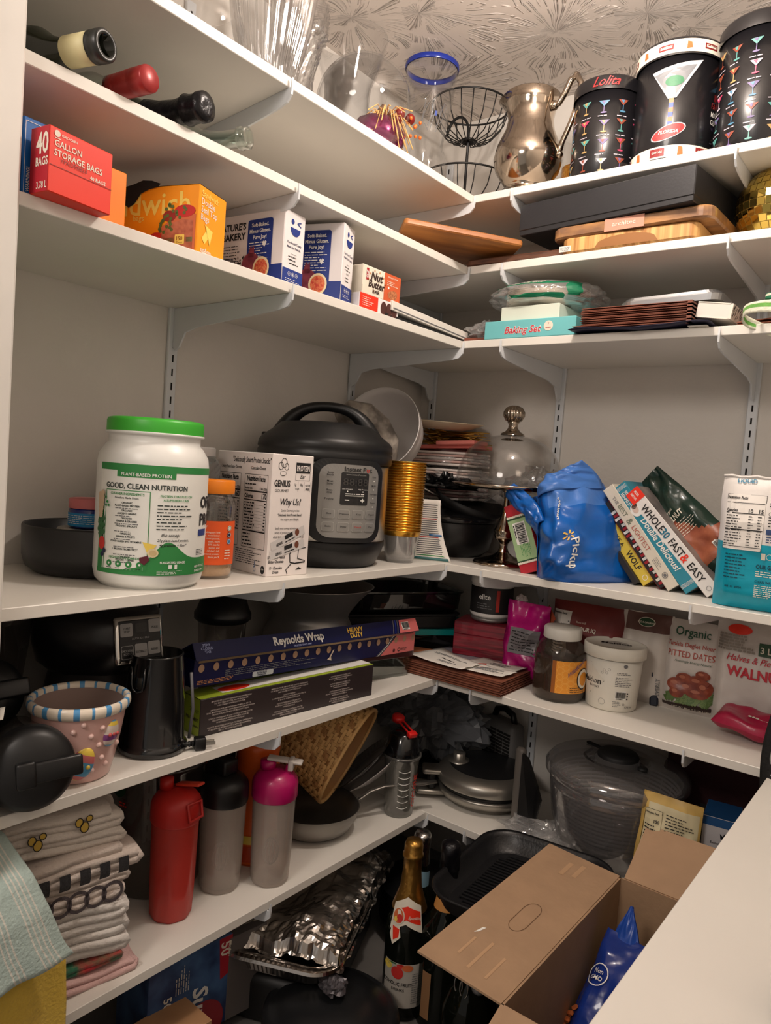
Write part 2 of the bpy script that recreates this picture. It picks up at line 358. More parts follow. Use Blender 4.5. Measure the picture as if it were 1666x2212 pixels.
# ceiling lamp (above the frame) that lights the pantry
t = thing('ceiling_light', 'small round ceiling light fixture with a bare warm bulb', 'ceiling light', (0.92, -0.85, CE))
MB().lathe([(0, 0), (.07, 0), (.072, -.012), (.05, -.03), (.022, -.035), (.02, -.06), (0, -.06)], BRK, 32).build('base', t)
# ================================================================== TOP SHELF
z1 = Z[0]
def vase(prof_out, wall, mat, n=48, mod=None):
    inner = [(max(r-wall, .0005), z+(wall if k == 0 else 0)) for k, (r, z) in enumerate(prof_out)]
    return MB().lathe([(0, prof_out[0][1])]+prof_out+inner[::-1]+[(0, prof_out[0][1]+wall)], mat, n, mod=mod)
vase([(.03, 0), (.065, .012), (.095, .045), (.10, .09), (.085, .13), (.088, .135)], .004, GLASS).build('glass_bowl', None, (.24, -1.185, z1), None, 'round clear glass bowl at the left end of the top shelf', 'bowl')
vase([(.045, 0), (.052, .01), (.06, .08), (.082, .18), (.095, .27), (.098, .33)], .006, RIBGLASS, 240, mod=lambda t, r, z: r*(1+.05*math.sin(28*t+1.5*math.sin(z*14)))).build('ribbed_vase', None, (.25, -.995, z1), None, 'wide clear glass vase with flowing vertical ribs', 'vase')
vase([((lambda z: (.05+.30*z if z < .04 else .062-.019*math.exp(-((z-.18)/.06)**2)+(.01 if z > .28 else 0)))(k*.009), k*.009) for k in range(41)], .006, RIBGLASS, 140, mod=lambda t, r, z: r*(1+.06*math.sin(16*t+z*60)*math.sin(z*170))).build('textured_vase', None, (.125, -.800, z1), None, 'tall hourglass vase of twisted bubbly glass', 'vase')
vase([(.06, 0), (.07, .02), (.072, .10), (.06, .22), (.062, .26), (.085, .32), (.10, .385)], .004, GLASS, 48).build('hurricane_vase', None, (.115, -.60, z1), None, 'tall clear flared vase nearly touching the ceiling', 'vase')
m = MB(); pr = [(0, -.115)]+[(.115*math.sin(R(a)), -.115*math.cos(R(a))) for a in range(10, 141, 10)]
pi_ = [(.111*math.sin(R(a)), -.111*math.cos(R(a))) for a in range(140, 9, -10)]+[(0, -.111)]
m.lathe(pr+pi_, GLASS, 56)
ax = Vector((.42, .88, .10)).normalized(); q = Vector((0, 0, 1)).rotation_difference(ax).to_euler()
m.build('fish_bowl', None, (.285, -.722, z1+.117), q, 'round clear fish bowl lying on its side', 'bowl')
# purple glass pumpkin with raffia bow
PURP = M('purple_metallic_glass', (120, 30, 80), 0.18, 0.6, coat=.6); RAF = M('raffia', (226, 178, 110), 0.8, var=.15); RBER = M('red_berry', (120, 24, 18), 0.3)
t = thing('glass_pumpkin', 'shiny purple glass pumpkin tied with raffia and red berries', 'ornament', (.290, -.672, z1+.012))
t.scale = (.82, .82, .9)
MB().lathe([(0, .0), (.045, .004), (.078, .035), (.082, .06), (.06, .095), (.02, .105), (0, .1)], PURP, 48, mod=lambda t, r, z: r*(1+.06*abs(math.sin(4*t)))).build('pumpkin_body', t)
MB().tube([(0, 0, .1), (.004, 0, .125), (.018, .004, .14)], [.012, .009, .007], M('stem_brown', (90, 60, 40), .8)).build('pumpkin_stem', t)
m = MB(); rnd = random.Random(4)
for k in range(46):
    a = rnd.uniform(-2.6, 1.3); l = rnd.uniform(.05, .095); dz = rnd.uniform(-.10, .0)
    m.tube([(.03, .0, .105), (.03+math.cos(a)*l*.5, math.sin(a)*l*.5, .115+dz*.2+.01), (.03+math.cos(a)*l, math.sin(a)*l, .11+dz)], .0016, RAF, 4)
m.build('raffia_bow', t)
for k, (x, y, zz, r) in enumerate([(.05, .04, .125, .016), (.07, .065, .115, .015), (.06, .02, .10, .013)]):
    MB().ball((0, 0, 0), r, RBER, 16).build('berry', t, (x, y, zz))
m = MB()
for k in range(7): m.ball((.085+.012*math.sin(k*2.1), .05+.014*k*.6, .09+.02*math.cos(k*1.7)), .005, M('orange_berry', (220, 110, 40), .4), 10)
m.build('orange_berries', t)
# blue rimmed pilsner with bulb
COB = M('cobalt_rim', (28, 50, 150), .2)
t = thing('pilsner_glass', 'clear bulb-bottomed beer glass with a cobalt blue rim', 'glass', (.22, -.372, z1))
vase([(.042, 0), (.045, .008), (.022, .02), (.03, .045), (.06, .08), (.064, .12), (.045, .165), (.05, .21), (.066, .30), (.074, .375)], .0035, GLASS, 48).build('glass_body', t)
MB().lathe([(.0745, .376), (.0762, .380), (.0757, .389), (.072, .391), (.0705, .384), (.0712, .376)], COB, 48).build('rim', t)
m = MB(); rnd = random.Random(2); f = cyl(.056, R(-50), .2, 2, .12)
for k in range(8): m.line(f, [(-.03+.008*k, .01*math.sin(k)), (-.02+.008*k, .02+.03*math.sin(k*2.2)), (-.012+.008*k, .05+.02*math.cos(k))], .0015, GREYP)
m.rect(f, .012, .018, .03, .042, M('blue_print', (40, 70, 160), .4)); m.build('etched_figure', t)
# wire fruit stand
WIRE = M('black_wire', (14, 13, 13), .45)
t = thing('wire_fruit_stand', 'two tier black wire fruit stand with a curled hook', 'fruit stand', (.245, -.2, z1))
def wirebowl(z, R1, hgt, name, nsp=20):
    m = MB(); m.tube([(R1*math.cos(2*PI*k/36), R1*math.sin(2*PI*k/36), z+hgt) for k in range(36)], .003, WIRE, 6, closed=True)
    m.tube([(.02*math.cos(2*PI*k/20), .02*math.sin(2*PI*k/20), z) for k in range(20)], .004, WIRE, 6, closed=True)
    for k in range(nsp):
        a = 2*PI*k/nsp; m.tube([(r*math.cos(a), r*math.sin(a), zz) for r, zz in ((.006, z+.003), (.03, z-.004), (R1*.6, z+hgt*.12), (R1*.88, z+hgt*.5), (R1, z+hgt))], .0017, WIRE, 5)
    m.build(name, t)
wirebowl(.245, .115, .10, 'upper_basket'); wirebowl(.045, .13, .085, 'lower_basket', 16)
MB().tube([(0, 0, .045), (0, 0, .25)]+[(-.040+.040*math.cos(R(q)), 0, .262+.062*math.sin(R(q))) for q in range(0, 171, 15)], .0042, WIRE, 8).build('hook_pole', t)
m = MB(); m.tube([(.07*math.cos(2*PI*k/30), .07*math.sin(2*PI*k/30), .004) for k in range(30)], .004, WIRE, 6, closed=True)
for k in range(3): a = 2*PI*k/3; m.tube([(.07*math.cos(a), .07*math.sin(a), .004), (.03*math.cos(a), .03*math.sin(a), .03), (0, 0, .045)], .003, WIRE, 6)
m.build('foot_ring', t)
# silver pitcher
t = thing('silver_pitcher', 'tarnished silver water pitcher with a scrolled handle', 'pitcher', (.512, -.312, z1), 0)
t.scale = (.95, .95, .95)
def pmod(tt, r, z):
    if z > .235:
        k = (z-.235)/.04; a = (tt-PI) if tt > 0 else tt; c = max(0, math.cos(tt-PI)); return r*(1+.30*k*c**6)
    return r
MB().lathe([(0, .012), (.05, .012), (.062, 0), (.064, .006), (.055, .016), (.048, .022), (.06, .03), (.088, .07), (.095, .10), (.088, .135), (.068, .18), (.062, .21), (.068, .245), (.078, .272), (.076, .274), (.064, .245), (.058, .21), (.062, .18), (.082, .135), (.088, .10), (.04, .03), (0, .028)], SILVER, 64, mod=pmod).build('pitcher_body', t)
MB().tube([(.062, 0, .235), (.082, 0, .238), (.098, 0, .262), (.112, 0, .292), (.13, 0, .298), (.142, 0, .275), (.14, 0, .235), (.122, 0, .18), (.10, 0, .13), (.092, 0, .10), (.085, 0, .095)], [.011, .008, .009, .0095, .009, .0085, .008, .0075, .0075, .009, .006], SILVER, 12).build('handle', t)
for kp, kr in (((.125, 0, .302), .008), ((.095, 0, .100), .011), ((.068, 0, .235), .013)): MB().ball(kp, kr, SILVER, 12).build('handle_knob', t)
# orange glitter tumbler
t = thing('glitter_tumbler', 'glass tumbler of orange glitter behind the silver pitcher', 'glass', (.585, -.16, z1))
GLI = M('orange_glitter', (222, 130, 30), .35, .4, bump=1, bscale=400, col2=(250, 190, 80), vscale=220)
vase([(.03, 0), (.045, .01), (.046, .19), (.047, .2)], .003, GLASS, 32).build('glass_body', t)
MB().lathe([(0, .03), (.042, .03), (.043, .115), (0, .115)], GLI, 32).build('glitter_filling', t)
m = MB()
for k in range(5): m.disc(cyl(.0465, R(-60), 0, 2), -.02+.012*k, .14+.012*math.sin(k*2), .007, M('pale_blue_print', (150, 190, 200), .5), 12)
m.build('blue_dots', t)
# hat boxes with martini glasses
CAN = M('black_hat_box', (20, 19, 22), .3, coat=.3)
def martini(m, f, u, v, s, c1, c2, k=2):
    g = lambda a, b: f(u+a*s, v+b*s, k)
    m.poly(g, [(-.42, 1), (.42, 1), (.04, .58), (-.04, .58)], c1); m.rect(g, -.03, .03, .12, .6, c2); m.add([g(.25*math.cos(2*PI*q/12), .08+.07*math.sin(2*PI*q/12)) for q in range(12)], [tuple(range(12))], c2)
    m.poly(lambda a, b: f(u+a*s, v+b*s, k+1), [(-.2, .97), (.1, .97), (.0, .7)], c2)
cols = [M('print_pink', (170, 56, 90), .5), M('print_sky', (70, 120, 150), .5), M('print_pale', (180, 170, 180), .5), M('print_rust', (130, 60, 40), .5), M('print_violet', (100, 84, 130), .5), M('print_gold', (170, 140, 90), .5), M('print_mint', (80, 140, 134), .5)]
def hatbox(loc, r, h, lidh, label, th, kind, seed):
    t = thing('hat_box', label, 'canister', loc); rnd = random.Random(seed)
    f = cyl(r, R(th), 0, 2)
    m = MB(); m.lathe([(0, .001), (r-.002, 0), (r, .003), (r, h), (0, h)], CAN, 56, smooth=False)
    for fa in range(len(m.sm)): m.sm[fa] = True
    m.build('canister_body', t)
    m = MB(); rl = r+.004; m.lathe([(rl, h-lidh), (rl, h-.002), (rl-.003, h+.003), (0, h+.003), (0, h)], CAN, 56, smooth=True)
    fl = cyl(rl, R(th), 0, 2)
    if kind == 'a':
        m.text('Lolita', .030, M('print_red', (200, 40, 40), .5), lambda a, b: fl(a, b+h-lidh+.007), 'C', .005, .5, .95)
    if kind == 'g': cream = M('print_cream', (230, 222, 205), .5); dkr = M('print_dark_red', (130, 30, 30), .5)
    if kind == 'g':
        m.grid(lambda a, b: fl(-PI*rl+2*PI*rl*a, h-lidh+.004+(lidh-.008)*b, 1), 60, 1, cream, smooth=True)
        for q in range(-6, 7):
            u = q*.05
            if q % 2: m.rect(fl, u-.016, u+.016, h-lidh+.012, h-.012, dkr, 3, 1); m.rect(lambda a, b: fl(a, b, 3), u-.013, u+.013, h-lidh+.015, h-.015, cream, 3, 1); m.text('GATORS', .0062, dkr, lambda a, b: fl(u+a, h-lidh+.018+b, 4), 'C', .02)
            else: m.poly(fl, [(u-.006, h-lidh+.01), (u+.006, h-lidh+.012), (u+.004, h-.012), (u-.005, h-.01)], M('print_orange', (215, 100, 50), .5))
    m.build('canister_lid', t)
    m = MB()
    if kind != 'g':
        sp = .044
        for q in range(-5, 6):
            for w_ in range(5):
                u = q*sp; v = .004+w_*.045
                if v+.030 < h-lidh:
                    c = rnd.choice(cols); martini(m, f, u+rnd.uniform(-.003, .003), v+.003*(q%2), .030, c, rnd.choice(cols)); m.bars(lambda a, b: f(a, b, 2), u-.014, u+.016, v-.008, v-.002, 1, cols[2], q*9+w_, .35, .012)
    else:
        PALE = M('print_glass_grey', (190, 192, 196), .4); BL = M('print_blue', (40, 70, 170), .5); OR = M('print_orange', (215, 100, 50), .5)
        u = -.028; g = lambda a, b, k=2: f(u+a*.82, .022+b*.82, k)
        m.poly(lambda a, b: g(a, b, 2), [(-.06, .215), (.075, .235), (.012, .135), (-.01, .135)], PALE)
        m.poly(lambda a, b: g(a, b, 3), [(-.052, .205), (.058, .222), (.01, .145), (-.008, .145)], M('print_grey', (120, 122, 126), .4))
        m.disc(lambda a, b: g(a, b, 4), .004, .18, .024, M('print_green', (40, 110, 70), .5), ry=.014)
        for q in range(6): m.rect(g, -.006, .006, .06+q*.0125, .0725+q*.0125, OR if q % 2 else BL)
        m.poly(lambda a, b: g(a, b, 2), [(.045*math.cos(2*PI*q/24)-.002, .045+.02*math.sin(2*PI*q/24)+.012*math.cos(2*PI*q/24)) for q in range(24)], PALE)
        m.poly(lambda a, b: g(a, b, 3), [(.042*math.cos(2*PI*q/24)-.002, .045+.0175*math.sin(2*PI*q/24)+.011*math.cos(2*PI*q/24)) for q in range(24)], M('print_red', (200, 40, 40), .5))
        m.text('FLORIDA', .0125, WHITE, lambda a, b: g(a-.002, b+.041, 4), 'C', .02, .3)
        fb = lambda a, b, k=2: f(a, b, k)
        m.grid(lambda a, b: fb(-PI*r+2*PI*r*a, .003+.026*b, 1), 60, 1, cream, smooth=True)
        for q in range(-6, 7):
            uu = q*.05
            if q % 2: m.rect(fb, uu-.016, uu+.016, .007, .025, dkr, 3, 1); m.text('GATORS', .006, cream, lambda a, b: fb(uu+a, .014+b, 3), 'C', .02)
            else: m.poly(fb, [(uu-.006, .006), (uu+.006, .008), (uu+.004, .024), (uu-.005, .026)], OR)
        m.rect(fb, .075, .10, .135, .15, dkr, 2, 1)
        for s_, zz, cc in (('FAN', .118, 'print_red'), ('MARTINI', .10, 'white_print'), ('GLASS', .083, 'white_print')): m.text(s_, .016, MATS[cc], lambda a, b: fb(.068+a, zz+b, 2), 'L', .01, 0, .8)
    m.build('martini_print', t); return t
hatbox((.718, -.300, z1), .080, .226, .030, 'shortest black hat box printed with rows of martini glasses', -72, 'a', 1)
hatbox((.885, -.290, z1), .094, .262, .036, 'black hat box with white bands and one large martini glass', -62, 'g', 2)
hatbox((1.070, -.285, z1), .095, .272, .030, 'tallest black hat box with printed martini glasses, cut by the right edge', -62, 'b', 3)

# ================================================================== SECOND SHELF
z2 = Z[1]
def wine(tip, phi, prof, mats, label, L_=.36):
    """lying bottle: prof from base (z=0) to lip (z=L_)"""
    a = R(phi); u = Vector((math.cos(a), math.sin(a), 0)); base = Vector(tip)-u*L_
    t = thing('wine_bottle', label, 'bottle', base, 0, None, (0, PI/2, a))
    return t
def bottle_prof(r, L_, rn=.0175, sh=.62):
    return [(0, .012), (r*.6, .002), (r*.95, .001), (r, .01), (r, L_*sh), (r*.93, L_*(sh+.04)), (r*.6, L_*(sh+.10)), (rn*1.15, L_*(sh+.15)), (rn, L_*.82)]
GRN = G('dark_green_glass', (.10, .14, .05), .7, .08, haze=.35, hazecol=(.02, .025, .01)); PALEG = G('pale_clear_bottle_glass', (.90, .95, .92), .8, .10, power=2)
GOLDF = M('gold_foil', (168, 126, 60), .32, .9, bump=.6, bscale=50); SILF = M('silver_foil', (190, 188, 184), .25, 1, bump=.7, bscale=60); BLKF = M('black_foil', (16, 15, 20), .3, .3, bump=.6, bscale=60)
t = wine((.43, -1.472, z2+.045), 15.6, None, None, 'open dark wine bottle with cream neck sleeve, lying down')
MB().lathe(bottle_prof(.044, .36, .0185)+[(.0185, .337), (.0215, .34), (.0215, .345), (.0195, .347), (.022, .349), (.022, .36), (.0155, .36), (.0150, .30), (.0150, .29)], GRN, 32).build('bottle_glass', t)
MB().lathe([(.0195, .285), (.0225, .287), (.0225, .335), (.0195, .336)], M('cream_sleeve', (218, 208, 160), .5), 32).build('neck_sleeve', t)
MB().lathe([(.0202, .3362), (.0235, .3372), (.0235, .3405), (.0225, .343), (.0235, .3455), (.0235, .358), (.0215, .3605), (.0155, .3605), (.0155, .335)], M('dark_lip', (34, 36, 34), .35), 32).build('screw_lip', t)
t = wine((.425, -1.392, z2+.034), 9, None, None, 'pale glass wine bottle with a red capsule, lying down')
MB().lathe(bottle_prof(.033, .36, .017)+[(.017, .35), (0, .35)], PALEG, 32).build('bottle_glass', t)
RC = M('red_capsule', (158, 44, 44), .35, .2)
MB().lathe([(.018, .272), (.0195, .272), (.0195, .29), (.0190, .292), (.0195, .294), (.0208, .325), (.0203, .3265), (.0208, .328), (.0203, .3295), (.0208, .331), (.0208, .357), (.019, .36), (0, .36)], RC, 32).build('capsule', t)
t = wine((.42, -1.281, z2+.038), 11, None, None, 'sparkling wine bottle with black neck foil, lying down')
MB().lathe(bottle_prof(.0375, .36, .018, .55)+[(.018, .35), (0, .35)], GRN, 32).build('bottle_glass', t)
MB().lathe([(.030, .235), (.0235, .262), (.0205, .30), (.0225, .318), (.026, .322), (.0235, .33), (.023, .345), (.0255, .352), (.0245, .362), (.012, .366), (0, .364)], BLKF, 36, mod=lambda t_, r, z: r*(1+.05*nz(t_*2, z*60))).build('foil', t)
t = wine((.418, -1.158, z2+.036), 18, None, None, 'empty clear glass bottle lying down right of the black foil neck')
MB().lathe(bottle_prof(.035, .34, .016)+[(.0165, .32), (.0205, .322), (.0205, .327), (.0175, .330), (.0195, .333), (.0195, .340), (.0145, .34), (.0135, .26), (.031, .20), (.032, .02), (0, .018)], PALEG, 36).build('bottle_glass', t)

BAM = wood('bamboo_stripes', (226, 178, 112), (170, 116, 60), 6, .5, (16, .4, .4)); BAMF = wood('bamboo_flat', (204, 152, 90), (184, 132, 76), 4, .5, (8, 1, 1)); WAL = wood('dark_walnut', (112, 74, 54), (58, 34, 26), 7, .4, (2, 10, 10), .3)
OAK = wood('honey_board', (196, 130, 66), (160, 98, 46), 5, .4, (1, 8, 8), .3); ACA = wood('acacia', (128, 92, 66), (176, 128, 80), 6, .35, (3, 8, 8), .6)
def rrect(w, d, r, n=5):
    pts = []
    for cx, cy, a in ((w/2-r, d/2-r, 0), (-w/2+r, d/2-r, 90), (-w/2+r, -d/2+r, 180), (w/2-r, -d/2+r, 270)):
        for k in range(n+1): th = R(a+90*k/n); pts.append((cx+r*math.cos(th), cy+r*math.sin(th)))
    return pts
def board(name, label, loc, rot, w, d, th, mat, r=.02, side=None):
    m = MB(); pts = rrect(w, d, r); n = len(pts); b = min(th*.2, .004)
    inn = rrect(w-2*b, d-2*b, max(r-b, .002))
    vs = [(x, y, 0) for x, y in inn]+[(x, y, b) for x, y in pts]+[(x, y, th-b) for x, y in pts]+[(x, y, th) for x, y in inn]
    m.add(vs, [tuple(range(n))[::-1], tuple(range(3*n, 4*n))], mat)
    m.add(vs, [(k*n+i, k*n+(i+1) % n, (k+1)*n+(i+1) % n, (k+1)*n+i) for k in range(3) for i in range(n)], side or mat, False)
    return m.build(name, None, loc, rot, label, 'cutting board')
board('cutting_board', 'dark reddish walnut cutting board lying flat at the inner corner', (.56, -.215, z2+.001), (0, 0, R(2)), .36, .33, .018, WAL)
board('cutting_board', 'honey coloured wooden board propped at a slant on the dark board', (.375, -.425, z2+.040), (R(-2), R(4), R(46)), .31, .22, .016, OAK, .01)
m = MB(); m.lathe([(0, 0), (.02, 0), (.022, .04), (.018, .042), (0, .04)], GLASS, 20)
m.build('small_glass', None, (.245, -.23, z2+.085), None, 'small clear glass glimpsed above the slanted board', 'glass')
bd = board('cutting_board', 'bamboo cutting board with striped end grain and a carved finger grip', (.828, -.217, z2+.001), (0, 0, R(0)), .325, .345, .037, BAMF, .022, BAM)
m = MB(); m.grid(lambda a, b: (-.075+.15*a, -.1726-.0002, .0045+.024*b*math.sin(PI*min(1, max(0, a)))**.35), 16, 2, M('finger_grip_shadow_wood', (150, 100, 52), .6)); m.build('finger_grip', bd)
MB().rect(pl((-.165, -.1728, .004), (1, 0, 0), (0, 0, 1)), 0, .03, 0, .014, PAPER).bars(pl((-.165, -.1728, .004), (1, 0, 0), (0, 0, 1), 2), .003, .028, .002, .012, 3, GREYP, 2, .4, .006).build('sticker', bd)
a2 = board('cutting_board', 'shrink-wrapped acacia board with a pink paper band, on the bamboo board', (.835, -.200, z2+.0385), (0, 0, R(-2)), .385, .39, .028, ACA, .03)
PKB = M('dusty_pink_band', (206, 146, 124), .5)
f = pl((-.1925, -.1952, 0), (1, 0, 0), (0, 0, 1)); MB().rect(f, .14, .235, .0, .0285, PKB).text('architec', .014, M('pale_print', (240, 214, 200), .5), lambda a, b: f(a+.187, b+.010, 3), 'C', .01, 0, 1.25).build('paper_band', a2)
t = thing('black_gift_box', 'large flat matte black box sitting crooked on the cutting boards', 'box', (0, 0, 0))
bw, bdp, bh = .455, .37, .078; rzb = -7.2
P = Vector((.985, -.425, z2+.0685)); a = R(rzb); u = Vector((math.cos(a), math.sin(a), 0)); v = Vector((-math.sin(a), math.cos(a), 0)); t.location = (P-u*bw/2+v*bdp/2)*S; t.rotation_euler = (0, 0, a)
BOXB = M('charcoal_box_paper', (38, 38, 41), .45, bump=.06, bscale=200)
MB().box(-bw/2+.002, bw/2-.002, -bdp/2+.002, bdp/2-.002, 0, bh-.006, BOXB, .0015).build('box_tray', t)
MB().box(-bw/2, bw/2, -bdp/2, bdp/2, .012, bh, BOXB, .002).build('lid', t)
# disco ball
t = thing('disco_ball', 'gold mirror ball at the right edge of the second shelf', 'disco ball', (1.115, -.22, z2+.0955))
m = MB(); gm = M('gold_mirror', (214, 186, 96), .06, 1.0); gd = M('gold_grout', (200, 170, 90), .4, .6); r = .094; rows = 17
m.ball((0, 0, 0), r-.002, gd, 32)
for i in range(1, rows):
    la0 = PI*(i-.45)/rows-PI/2+.5*PI/rows*0; la1 = PI*(i+.45)/rows-PI/2; nn = max(4, int(34*math.cos((la0+la1)/2)))
    for k in range(nn):
        a0 = 2*PI*(k+.05)/nn; a1 = 2*PI*(k+.95)/nn
        m.add([(r*math.cos(la)*math.cos(aa), r*math.cos(la)*math.sin(aa), r*math.sin(la)) for la, aa in ((la0, a0), (la0, a1), (la1, a1), (la1, a0))], [(0, 1, 2, 3)], gm)
m.build('mirror_tiles', t)
# ================================================================== THIRD SHELF
z3 = Z[2]
def C(name, c, r=.5): return M(name, c, r)
RED = C('carton_red', (236, 50, 24)); REDD = C('carton_deep_red', (176, 30, 44)); ORG = C('carton_orange', (252, 158, 10)); ORG2 = C('carton_orange_side', (246, 132, 16)); BLU = C('carton_blue', (0, 100, 180)); NAVY = C('carton_navy', (28, 52, 130)); CREAM = C('print_cream', (238, 226, 205)); YEL = C('print_yellow', (244, 214, 100)); DKT = C('print_darkblue', (24, 32, 70))
def carton(name, label, cat, P, rz, w, d, h, mat, side=None, topm=None, group=None, bev=.0015):
    t = thing(name, label, cat, corner(P, rz, w, d), rz, group)
    m = MB(); m.box(-w/2, w/2, -d/2, d/2, 0, h, mat, bev)
    if side: m.rect(right(w, d, h), .0005, d-.0005, .0005, h-.0005, side)
    if topm: m.rect(top(w, d, h), .0005, w-.0005, .0005, d-.0005, topm)
    return t, m
# blue carton
t, m = carton('storage_carton', 'blue carton with white small print at the far left end of the third shelf', 'box', (0, 0, 0), 94, .036, .12, .112, BLU)
t.location = Vector((.325, -1.554, z3))*S
f = front(.036, .12, .112); m.line(up2(f), [(.003, .004), (.003, .106), (.033, .106), (.033, .004), (.003, .004)], .0008, WHITE)
g = lambda a, b, k=2: f(.033-b, a, k)
m.text('WARNING!', .007, WHITE, lambda a_, b: g(.006+a_, .022+b, 2), 'L', .02); m.bars(g, .006, .1, .003, .020, 4, WHITE, 4, .35, .008); m.build('carton_body', t)
# red gallon bags
w, d, h = .108, .042, .092
t, m = carton('bag_carton', 'red carton of gallon storage bags, glued flap facing out', 'box', (0, 0, 0), 97.5, w, d, h, RED)
t.location = Vector(corner((.428, -1.450, z3), 97.5, 0, 0))*S
# place: near right corner is the far end of the front; use centre explicitly
a = R(97.5); u = Vector((math.cos(a), math.sin(a), 0)); v = Vector((-math.sin(a), math.cos(a), 0)); t.location = (Vector((.425, -1.449, z3))+v*d/2-u*w/2)*S
f = front(w, d, h); m.rect(left(w, d, h), .0005, d-.0005, .0005, h-.0005, REDD)
m.text('GALLON', .0125, CREAM, lambda a_, b: f(.008+a_, .066+b, 2), 'L', .02, 0, .92)
m.text('STORAGE BAGS', .0125, CREAM, lambda a_, b: f(.008+a_, .053+b, 2), 'L', .02, 0, .92)
m.text('40 BAGS', .0075, CREAM, lambda a_, b: f(.096+a_, .040+b, 2), 'R', .02); m.text('GROCERS', .005, CREAM, lambda a_, b: f(.019+a_, .0815+b, 2), 'L', .01, 0, 1.2)
m.disc(up2(f), .012, .0835, .0048, CREAM, 14); m.rect(up2(f), .008, .018, .0765, .0776, CREAM)
m.text('YPAD90823', .0085, C('stamp_dark', (110, 20, 14)), lambda a_, b: f(.018+a_, .0455+b, 3), 'L', 0, 0, 1.05)
m.line(up2(f), [(.001, .038), (w-.001, .038)], .0009, C('flap_line', (120, 20, 12)))
f2 = left(w, d, h); m.text('40', .042, CREAM, lambda a_, b: f2(.041+a_, .054+b, 2), 'R', .02, 0, .66); m.text('BAGS', .017, CREAM, lambda a_, b: f2(.041+a_, .037+b, 2), 'R', .02, 0, .68); m.text('3.78 L', .014, CREAM, lambda a_, b: f2(.040+a_, .005+b, 2), 'R', .01, 0, .68)
m.build('carton_body', t)
# plain orange carton
t, m = carton('plain_carton', 'plain orange carton squeezed between the red and yellow bag boxes', 'box', (0, 0, 0), 92, .08, .12, .094, ORG2)
t.location = Vector((.312, -1.432, z3))*S; m.build('carton_body', t)
# sandwich bags box
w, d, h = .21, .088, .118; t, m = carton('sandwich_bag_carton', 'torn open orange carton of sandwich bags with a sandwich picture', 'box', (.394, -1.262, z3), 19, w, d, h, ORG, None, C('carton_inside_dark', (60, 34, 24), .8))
f = front(w, d, h); m.text('Sandwich', .056, YEL, lambda a_, b: f(.192+a_, .068+b, 2), 'R', .012); m.text('bags', .014, YEL, lambda a_, b: f(.072+a_, .058+b, 2), 'L', .01)
g = up2(f); m.poly(g, [(.115, .002), (.205, .002), (.205, .066), (.185, .068), (.16, .062), (.135, .046), (.12, .026)], C('bread_crust', (206, 110, 70), .8)); g3 = lambda a_, b: f(a_, b, 3)
m.poly(g3, [(.125, .004), (.2, .004), (.2, .055), (.18, .058), (.158, .052), (.138, .038)], M('ham_pink', (196, 116, 84), .8, col2=(170, 92, 66), vscale=120))
m.disc(g3, .182, .072, .022, C('tomato_red', (196, 40, 34)), 16, .011); m.disc(g3, .15, .064, .014, C('tomato_dark', (150, 40, 30)), 14, .010); m.disc(g3, .124, .03, .012, C('tomato_red', (196, 40, 34)), 14, .006)
rnd = random.Random(7)
for k in range(26): m.disc(lambda a_, b: f(a_, b, 4), .125+.045*rnd.random()+.02*(k/26), .036+.05*(k/26), .0035, C('lettuce_green', (90, 110, 50)), 6)
m.rect(g3, .125, .2, .018, .026, C('lettuce_pale', (150, 170, 110)))
f4 = lambda a_, b: f(a_, b, 5); m.rect(f4, .164, .184, .014, .031, YEL, rad=.002); m.text('150', .0095, C('print_brown', (150, 90, 10)), lambda a_, b: f(.174+a_, .0205+b, 6), 'C', .02); m.text('Count', .005, C('print_brown', (150, 90, 10)), lambda a_, b: f(.174+a_, .0155+b, 6), 'C')
fr = right(w, d, h)
for k, s_ in enumerate(('Sandwich', 'Double', 'Seal Top', 'Bags')): m.text(s_, .0155, (YEL, CREAM, CREAM, CREAM)[k], lambda a_, b: fr(.007+a_, .100-k*.0135+b, 2), 'L', .01, 0, .95)
m.poly(lambda a_, b: fr(a_, b, 2), [(.012, .028), (.022, .02), (.034, .034), (.038, .02), (.046, .048), (.02, .054), (.027, .046)], YEL); m.text('up&up', .013, CREAM, lambda a_, b: fr(.010+a_, .004+b, 2), 'L', .02)
m.build('carton_body', t)
BLK2 = M('torn_dark_plastic', (16, 13, 13), .7); rnd = random.Random(3)
m = MB(); pts = [(.030, .1185), (.042, .106), (.052, .088), (.062, .082), (.074, .088), (.088, .106), (.105, .1125), (.125, .116), (.128, .122), (.108, .129), (.088, .131), (.070, .124), (.050, .119), (.040, .125)]
m.poly(lambda a_, b: f(a_, b, 7)+Vector((0, (b-.118)*.3 if b > .118 else 0, 0)), pts, BLK2); m.build('torn_tab', t)
